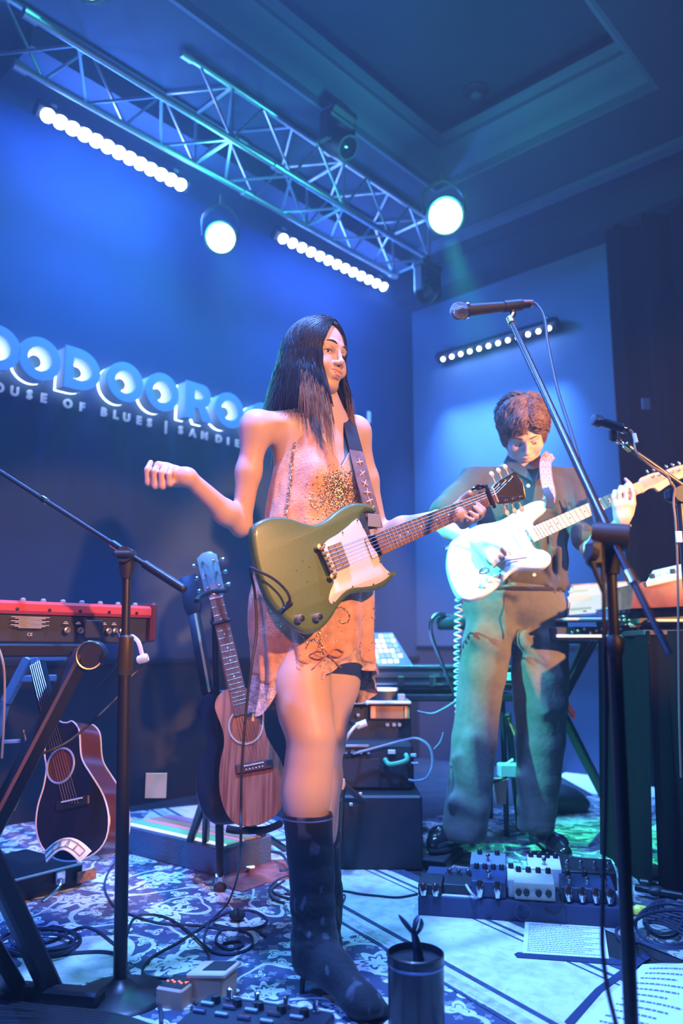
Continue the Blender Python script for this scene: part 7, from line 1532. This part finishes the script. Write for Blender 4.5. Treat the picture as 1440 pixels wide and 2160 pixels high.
sheet('lyric_sheet', 'white printed sheet taped flat in front of the pedalboard', [(1107, 1943), (1274, 1953), (1284, 2022), (1102, 2010)], .007, [(.10 + .055 * k, .05, .93 - .1 * (k % 3), .010, .035) for k in range(16)])
mb = MB(); pl = flr((1084, 2011), (1092, 2007), (1312, 2024), (1310, 2034), (1090, 2018)); mb.prism([(p.x, p.y) for p in pl], .0062, .0068); mb.build('floor_tape', mat('blue_tape', (.02, .03, .09), .7), label='dark tape strip along the lower edge of the flat printed sheet', cat='tape')
mb = MB(); pl = [PZ(*p) for p in ((1190, 2162), (1255, 2092), (1360, 2014), (1372, 2026), (1352, 2040), (1270, 2098), (1204, 2175))]; mb.prism([(p.x, p.y) for p in pl], .0062, .0068); mb.build('floor_tape', MATS['blue_tape'], label='dark tape strip running diagonally beside the large curled sheet', cat='tape')
c0, c1, c2, c3 = (1355, 2034), (1560, 2050), (1540, 2420), (1150, 2230)
sheet('song_sheet', 'large white printed sheet curling up at the bottom right corner', [c0, c1, c2, c3], .012, [(.06 + .060 * k, .12, .60 - .07 * (k % 3), .013, .035) for k in range(12)], .02, 3, True)
# ================================================================== TALL CANISTER WITH A STEM
c = PZ(879, 2206); t = thing('canister', 'dark glossy round canister at the bottom edge beside the boot toe', 'canister', c); rc = .0560
gm = mat('dark_glass', (.010, .012, .018), .42, coat=.12)
mb = MB(Matrix.Translation(c)); mb.lathe([(rc * .96, 0), (rc, .006), (rc, .150), (rc * 1.02, .152), (rc * 1.02, .170), (rc * .97, .172), (rc * .95, .168), (rc * .95, .158), (0, .157)], 40); mb.build('body', gm, t)
mb = MB(Matrix.Translation(c)); mb.lathe([(rc * 1.0, .148), (rc * 1.03, .150), (rc * 1.03, .153), (rc, .154)], 40); mb.build('rim', mat('blue_rim', (.15, .2, .35), .3, .6), t)
st_ = thing('sprout_ornament', 'slim dark stem with three pointed leaves standing on the canister', 'ornament', PY(884, 2010, 1.715)); lf = mat('dark_leaf', (.05, .06, .10), .35, .3); Yc = c.y
s0_ = PY(884, 2034, Yc); s1_ = PY(878, 1990, Yc); s2_ = PY(871, 1964, Yc); mb = MB(); mb.tube(curve([s0_, s1_, s2_], 4), [.012, .0115, .0105, .010, .009, .008, .007, .0062, .006], 10); mb.build('stem', lf, st_)
for a, m_, b_, w in (((870, 1968), (855, 1948), (840, 1929), .011), ((872, 1966), (876, 1946), (884, 1930), .011), ((877, 1972), (888, 1955), (888, 1936), .009)):
    pts = curve([PY(*a, Yc), PY(*m_, Yc - .006), PY(*b_, Yc - .004)], 5); n_ = len(pts); mb = MB(); mb.tube(pts, [max(.0012, w * sin(pi * (.12 + .86 * i / (n_ - 1))) ** .8) for i in range(n_)], 8, flat=(1, .45)); mb.build('leaf', lf, st_)
# ================================================================== ORANGE PEDAL AND FRONT BOARD
t = thing('tuner_pedal', 'peach-coloured stomp pedal with a raised lid and red digits at bottom left', 'effect pedal', PZ(405, 2130)); pk_ = mat('peach_enamel', (.78, .42, .26), .45)
M = FR(PZ(408, 2118), -20); mb = MB(M); mb.box((.028, .035, .028), (.085, .075, .056), .004); mb.build('rear_body', pk_, t)
mb = MB(M); mb.box((-.035, -.012, .022), (.065, .075, .044), .004); mb.build('front_body', pk_, t)
mb = MB(M); mb.box((-.035, -.012, .0445), (.056, .062, .003), .001); mb.build('display_well', BLKPL, t)
dg = emis('red_digits', (1, .12, .05), 5)
for k in range(6): mb = MB(M); mb.box((-.056 + k * .0085, -.018 + .006 * (k % 2), .0468), (.005, .0022, .0014)); mb.build('red_digit', dg, t)
mb = MB(M @ Matrix.Translation((.03, .035, .058)) @ Matrix.Rotation(radians(-7), 4, 'Y')); mb.box((0, 0, .004), (.098, .082, .010), .003); mb.build('treadle', mat('peach_top', (.82, .58, .42), .4), t)
mb = MB(M @ Matrix.Translation((.03, .035, .058)) @ Matrix.Rotation(radians(-7), 4, 'Y')); mb.box((.012, .006, .0095), (.06, .055, .002), .001); mb.build('grip_pad', RUB, t)
for x in (-.012,): mb = MB(M); mb.cyl((x, -.004, .048), (x + .006, -.006, .048), .005, n=10); mb.build('hinge_pin', CHROME, t)
mb = MB(M); mb.tube(curve([V((.01, -.012, .018)), V((.02, -.035, .020)), V((.045, -.05, .018)), V((.05, -.07, .005))], 4), .007, 8); mb.build('jack_plug', CHROME, t)
c = PZ(560, 2165); BM2 = FR(c, -18); t = thing('pedalboard', 'dark front pedalboard cut by the bottom edge, below the boot heel', 'pedalboard', c)
mb = MB(BM2); mb.box((0, -.08, .018), (.29, .20, .036), .004); mb.build('frame', mat('front_board_black', (.02, .024, .04), .45), t); mb = MB(BM2); mb.box((0.03, .018, .038), (.23, .006, .005), .001); mb.build('edge_strip', WHITE, t)
for k in range(4): mb = MB(BM2); mb.lathe([(.010, 0), (.010, .003), (.006, .004), (.006, .014), (.007, .015), (.007, .020), (0, .022)], 12, Matrix.Translation((-.09 + k * .065, .012, .037))); mb.build('footswitch', CHROME, t)
for k in range(10): mb = MB(BM2); mb.box((-.12 + (k % 5) * .05, -.03 - .035 * (k // 5), .040), (.03, .008, .008), .002); mb.build('jack_plug', CHROME if k % 2 else SILVER, t)
for k in range(5): mb = MB(BM2); mb.lathe([(.011, 0), (.009, .014), (0, .015)], 12, Matrix.Translation((-.11 + k * .05, -.012, .036))); mb.build('knob', BLKPL, t)
# ================================================================== MIC STAND, FRONT RIGHT
wrmk = mat('boom_paint', (.03, .03, .034), .30, .3)
t = thing('microphone_stand', 'black boom microphone stand crossing in front of the man at right', 'microphone stand', V((PY(1340, 2160, 1.38).x, 1.38, 0))); YB = 1.38
pB = PY(1328, 2160, YB); pT = PY(1287, 1175, YB); pB0 = V((pB.x, pB.y, 0.0)); dd = (pT - pB).normalized()
mb = MB(); mb.cyl(V((pB.x - dd.x * 0, YB, .02)), PY(1296, 1370, YB), .0118, n=14); mb.build('lower_pole', BLACK, t)
mb = MB(); mb.cyl(PY(1296, 1370, YB), PY(1288, 1190, YB), .0095, n=14); mb.build('upper_pole', BLACK, t)
mb = MB(); mb.tube([PY(1297, 1385, YB), PY(1296, 1372, YB), PY(1296, 1352, YB), PY(1295, 1340, YB)], [.012, .016, .016, .011], 14); mb.build('height_clutch', BLKPL, t)
for a in (90, 210, 330): e = V((pB.x + .26 * cos(radians(a)), YB + .26 * sin(radians(a)), .010)); bar((pB.x, YB, .16), e, .009, 'leg', BLACK, t, sq=False); mb = MB(); mb.sph(e, .014, 8); mb.build('rubber_foot', RUB, t)
hub = PY(1288, 1132, YB - .015); e0 = PY(1412, 1382, 1.22); e1 = PY(1080, 684, 1.90)
# keep the boom straight through the clamp
mb = MB(); mb.cyl(hub, e1, .0088, .0076, n=14); mb.build('boom', wrmk, t)
mb = MB(); mb.cyl(hub, hub.lerp(e0, .42), .0066, n=12); mb.cyl(hub.lerp(e0, .40), hub.lerp(e0, 1.0), .0060, n=12); mb.build('boom_tail', wrmk, t)
mb = MB(); mb.cyl(hub.lerp(e0, .33), hub.lerp(e0, .43), .0098, n=12); mb.build('tail_collar', GOLDM, t)
mb = MB(); mb.cyl(hub + V((-.028, .012, .004)), hub + V((.028, -.012, -.004)), .024, n=18); mb.tube([pT - ZUP * .03, pT + ZUP * .01, hub], [.014, .020, .022], 14); mb.box(hub + V((-.03, 0, -.03)), (.03, .03, .05), .008); mb.build('boom_clamp', BLKPL, t)
mb = MB(); mb.tube([hub + V((-.035, -.02, -.035)), hub + V((-.05, -.025, -.03))], [.012, .014], 10); mb.tube([hub + V((-.045, -.02, -.04)), hub + V((-.025, -.02, -.10))], [.005, .004], 8); mb.build('clamp_lever', BLKPL, t)
mb = MB(); mb.cyl(e1, e1 + (e1 - hub).normalized() * .03, .011, n=12); mb.cyl(e1 + (e1 - hub).normalized() * .02, PY(1082, 662, 1.93), .006, n=8); mb.build('boom_tip', BRASS, t)
def mic(name, label, ball, tail, r, body, Y=None):
    d = (tail - ball).normalized(); L = (tail - ball).length; t = thing(name, label, 'microphone', ball); Q_ = Matrix.Translation(ball) @ d.to_track_quat('Z', 'Y').to_matrix().to_4x4()
    mb = MB(Q_); mb.lathe([(.0, -r), (r * .55, -r * .9), (r * .88, -r * .55), (r, -r * .05), (r * .95, r * .35), (r * .80, r * .75)], 24); gr = mb.build('grille', mat(name + '_mesh', (.20, .21, .24), .35, .8, bump=1.0, bscale=600) if name + '_mesh' not in MATS else MATS[name + '_mesh'], t)
    for k in range(8): a = pi * k / 8; mb = MB(Q_); mb.tube([V((cos(a) * r * 1.01 * cos(u), sin(a) * r * 1.01 * cos(u), -r * sin(u) * .98)) for u in [pi * j / 12 for j in range(13)]], r * .018, 3, caps=False); mb.build('grille_wire', STEEL, gr) if k < 8 else None
    mb = MB(Q_); mb.lathe([(r * .86, r * .62), (r * .98, r * .66), (r * .98, r * .92), (r * .82, r * .98)], 24); mb.build('collar', CHROME, t)
    mb = MB(Q_); mb.lathe([(r * .78, r * .98), (r * .70, r * 1.4), (r * .48, L - .03), (r * .46, L - .004), (0, L)], 20); mb.build('handle', body, t); return t, d
tail = PY(1118, 641, 1.99); ball = PY(968, 656, 1.92)
t, d = mic('microphone', 'black vocal microphone high at right of the woman head', ball, tail, .0235, BLKPL)
cl = ball.lerp(tail, .74); t = thing('microphone_clip', 'black clip gripping the vocal microphone on the boom end', 'clip', cl); mb = MB(); mb.cyl(cl - d * .028, cl + d * .028, .0155, n=14); mb.build('clip_barrel', BLKPL, t); mb = MB(); mb.box(cl - ZUP * .022, (.016, .018, .022), .004); mb.build('clip_foot', BLKPL, t)
vcab = curve([tail, PY(1128, 640, 1.99), PY(1142, 656, 1.96), PY(1150, 680, 1.93), PY(1156, 730, 1.86), PY(1175, 820, 1.75), PY(1200, 900, 1.66), PY(1226, 990, 1.55), PY(1245, 1060, 1.46), PY(1262, 1130, 1.385), PY(1272, 1220, 1.345), PY(1274, 1350, 1.345), PY(1277, 1500, 1.35), PY(1276, 1700, 1.35), PY(1272, 1860, 1.35), PY(1270, 1990, 1.35), PY(1280, 2080, 1.33), PY(1300, 2165, 1.30)], 6)
mb = MB(); mb.tube(vcab, .0040, 8); mb.build('microphone_cable', CABLE, label='black cable running from the vocal microphone down its stand', cat='cable')
mb = MB(); mb.cyl(PY(1102, 640, 1.98), PY(1122, 640, 1.99), .0095, n=12); mb.build('cable_plug', mat('plug_copper', (.7, .35, .3), .3, .7), label='short plug with a red ring at the tail of the vocal microphone', cat='plug')
# ================================================================== MIC STAND, FAR RIGHT
YC_ = 2.35; t = thing('microphone_stand', 'black boom stand with a dark instrument microphone at the right edge', 'microphone stand', V((PY(1432, 1200, YC_).x, YC_, 0)))
pz_ = PY(1428, 1140, YC_); h_ = PY(1432, 1045, YC_); mb = MB(); mb.cyl(V((h_.x, YC_, .01)), h_, .010, n=12); mb.build('pole', BLACK, t); mb = MB(Matrix.Translation((h_.x, YC_, 0))); mb.lathe([(.12, 0), (.12, .012), (.02, .03)], 28); mb.build('base', BLACK, t)
a = PY(1326, 945, 2.30); b_ = PY(1450, 1032, YC_); mb = MB(); mb.cyl(a, b_, .0085, n=12); mb.build('boom', mat('boom_warm_black', (.06, .045, .045), .35, .3), t)
mb = MB(); mb.cyl(PY(1300, 926, 2.29), a, .0055, n=10); mb.cyl(b_, PY(1520, 1090, 2.4), .006, n=10); mb.build('boom_rod', CHROME, t)
mb = MB(); mb.cyl(PY(1318, 938, 2.297), PY(1330, 948, 2.302), .0115, n=12); mb.build('boom_collar', BRASS, t); mb = MB(); mb.sph(PY(1305, 930, 2.28), .010, 10); mb.build('tip_nut', GOLDM, t)
mb = MB(); mb.cyl(h_ + V((0, -.03, -.0)), h_ + V((0, .03, 0)), .026, n=16); mb.box(h_ + V((-.02, 0, .0)), (.05, .03, .04), .01); mb.build('boom_clamp', BLKPL, t)
mb = MB(); mb.box(PY(1292, 918, 2.29), (.022, .02, .04), .005); mb.build('mic_joint', BLKPL, t)
ball = PY(1256, 886, 2.25); tail = PY(1322, 907, 2.28); d = (tail - ball).normalized(); t = thing('microphone', 'slim dark instrument microphone pointing left near the right edge', 'microphone', ball); Q_ = Matrix.Translation(ball) @ d.to_track_quat('Z', 'Y').to_matrix().to_4x4(); L = (tail - ball).length
mb = MB(Q_); mb.lathe([(0, -.012), (.016, -.010), (.019, 0), (.019, .012), (.014, .022)], 18); mb.build('grille', mat('fine_mesh', (.08, .08, .09), .4, .6, bump=1, bscale=500), t); mb = MB(Q_); mb.lathe([(.0135, .022), (.0135, L - .012), (.011, L), (0, L)], 18); mb.build('handle', mat('blue_black_mic', (.03, .05, .07), .3, .4), t); mb = MB(Q_); mb.lathe([(.0145, L - .02), (.0145, L - .010)], 18); mb.build('end_ring', CHROME, t)
cab = curve([tail, PY(1332, 910, 2.28), PY(1337, 928, 2.28), PY(1340, 950, 2.27), PY(1352, 966, 2.27), PY(1375, 985, 2.28), PY(1405, 1002, 2.28), PY(1414, 1018, 2.28), PY(1422, 1030, 2.29), PY(1420, 1060, 2.30), PY(1424, 1100, 2.30), PY(1428, 1180, 2.31), PY(1430, 1300, 2.31), PY(1432, 1500, 2.31), PY(1436, 1640, 2.31)], 5)
mb = MB(); mb.tube(cab, .0035, 6); mb.build('microphone_cable', mat('tan_cable3', (.30, .20, .12), .5), label='thin tan cable curling from the right-edge microphone down its boom', cat='cable')  # tan-coloured cable
mb = MB(); mb.cyl(PY(1337, 915, 2.275), PY(1342, 934, 2.27), .0062, n=10); mb.build('cable_tag', WHITE, label='white tag on the cable of the right-edge microphone', cat='tag')
mb = MB(); slabpx(mb, 1426, 1438, 1120, 1144, 2.29, .006, .001); mb.build('cable_tag', PAPER, label='white paper tag hanging low on the right-edge stand pole', cat='tag')
mb = MB(); p_ = PS(1362, 852, .2); mb.box(p_, (.05, .01, .07), .003); mb.build('wall_box', mat('purple_grey_box', (.25, .20, .32), .6), label='faint small purple-grey box high on the black drape', cat='box')
# dark bundle at the very front left
for k in range(9): cable([PZ(-20, 2112 + 7 * k, .012 + .008 * (k % 3)), PZ(90, 2128 + 5 * k, .03), PZ(170, 2135 + 6 * k, .03), PZ(260, 2150 + 5 * k, .02), PZ(345, 2180 + 5 * k, .01)], .008, 'thick black cable in the dark bundle at bottom left, %s from the top' % ['first', 'second', 'third', 'fourth', 'fifth', 'sixth', 'seventh', 'eighth', 'lowest'][k], CABLE, group='cable bundle bottom left')
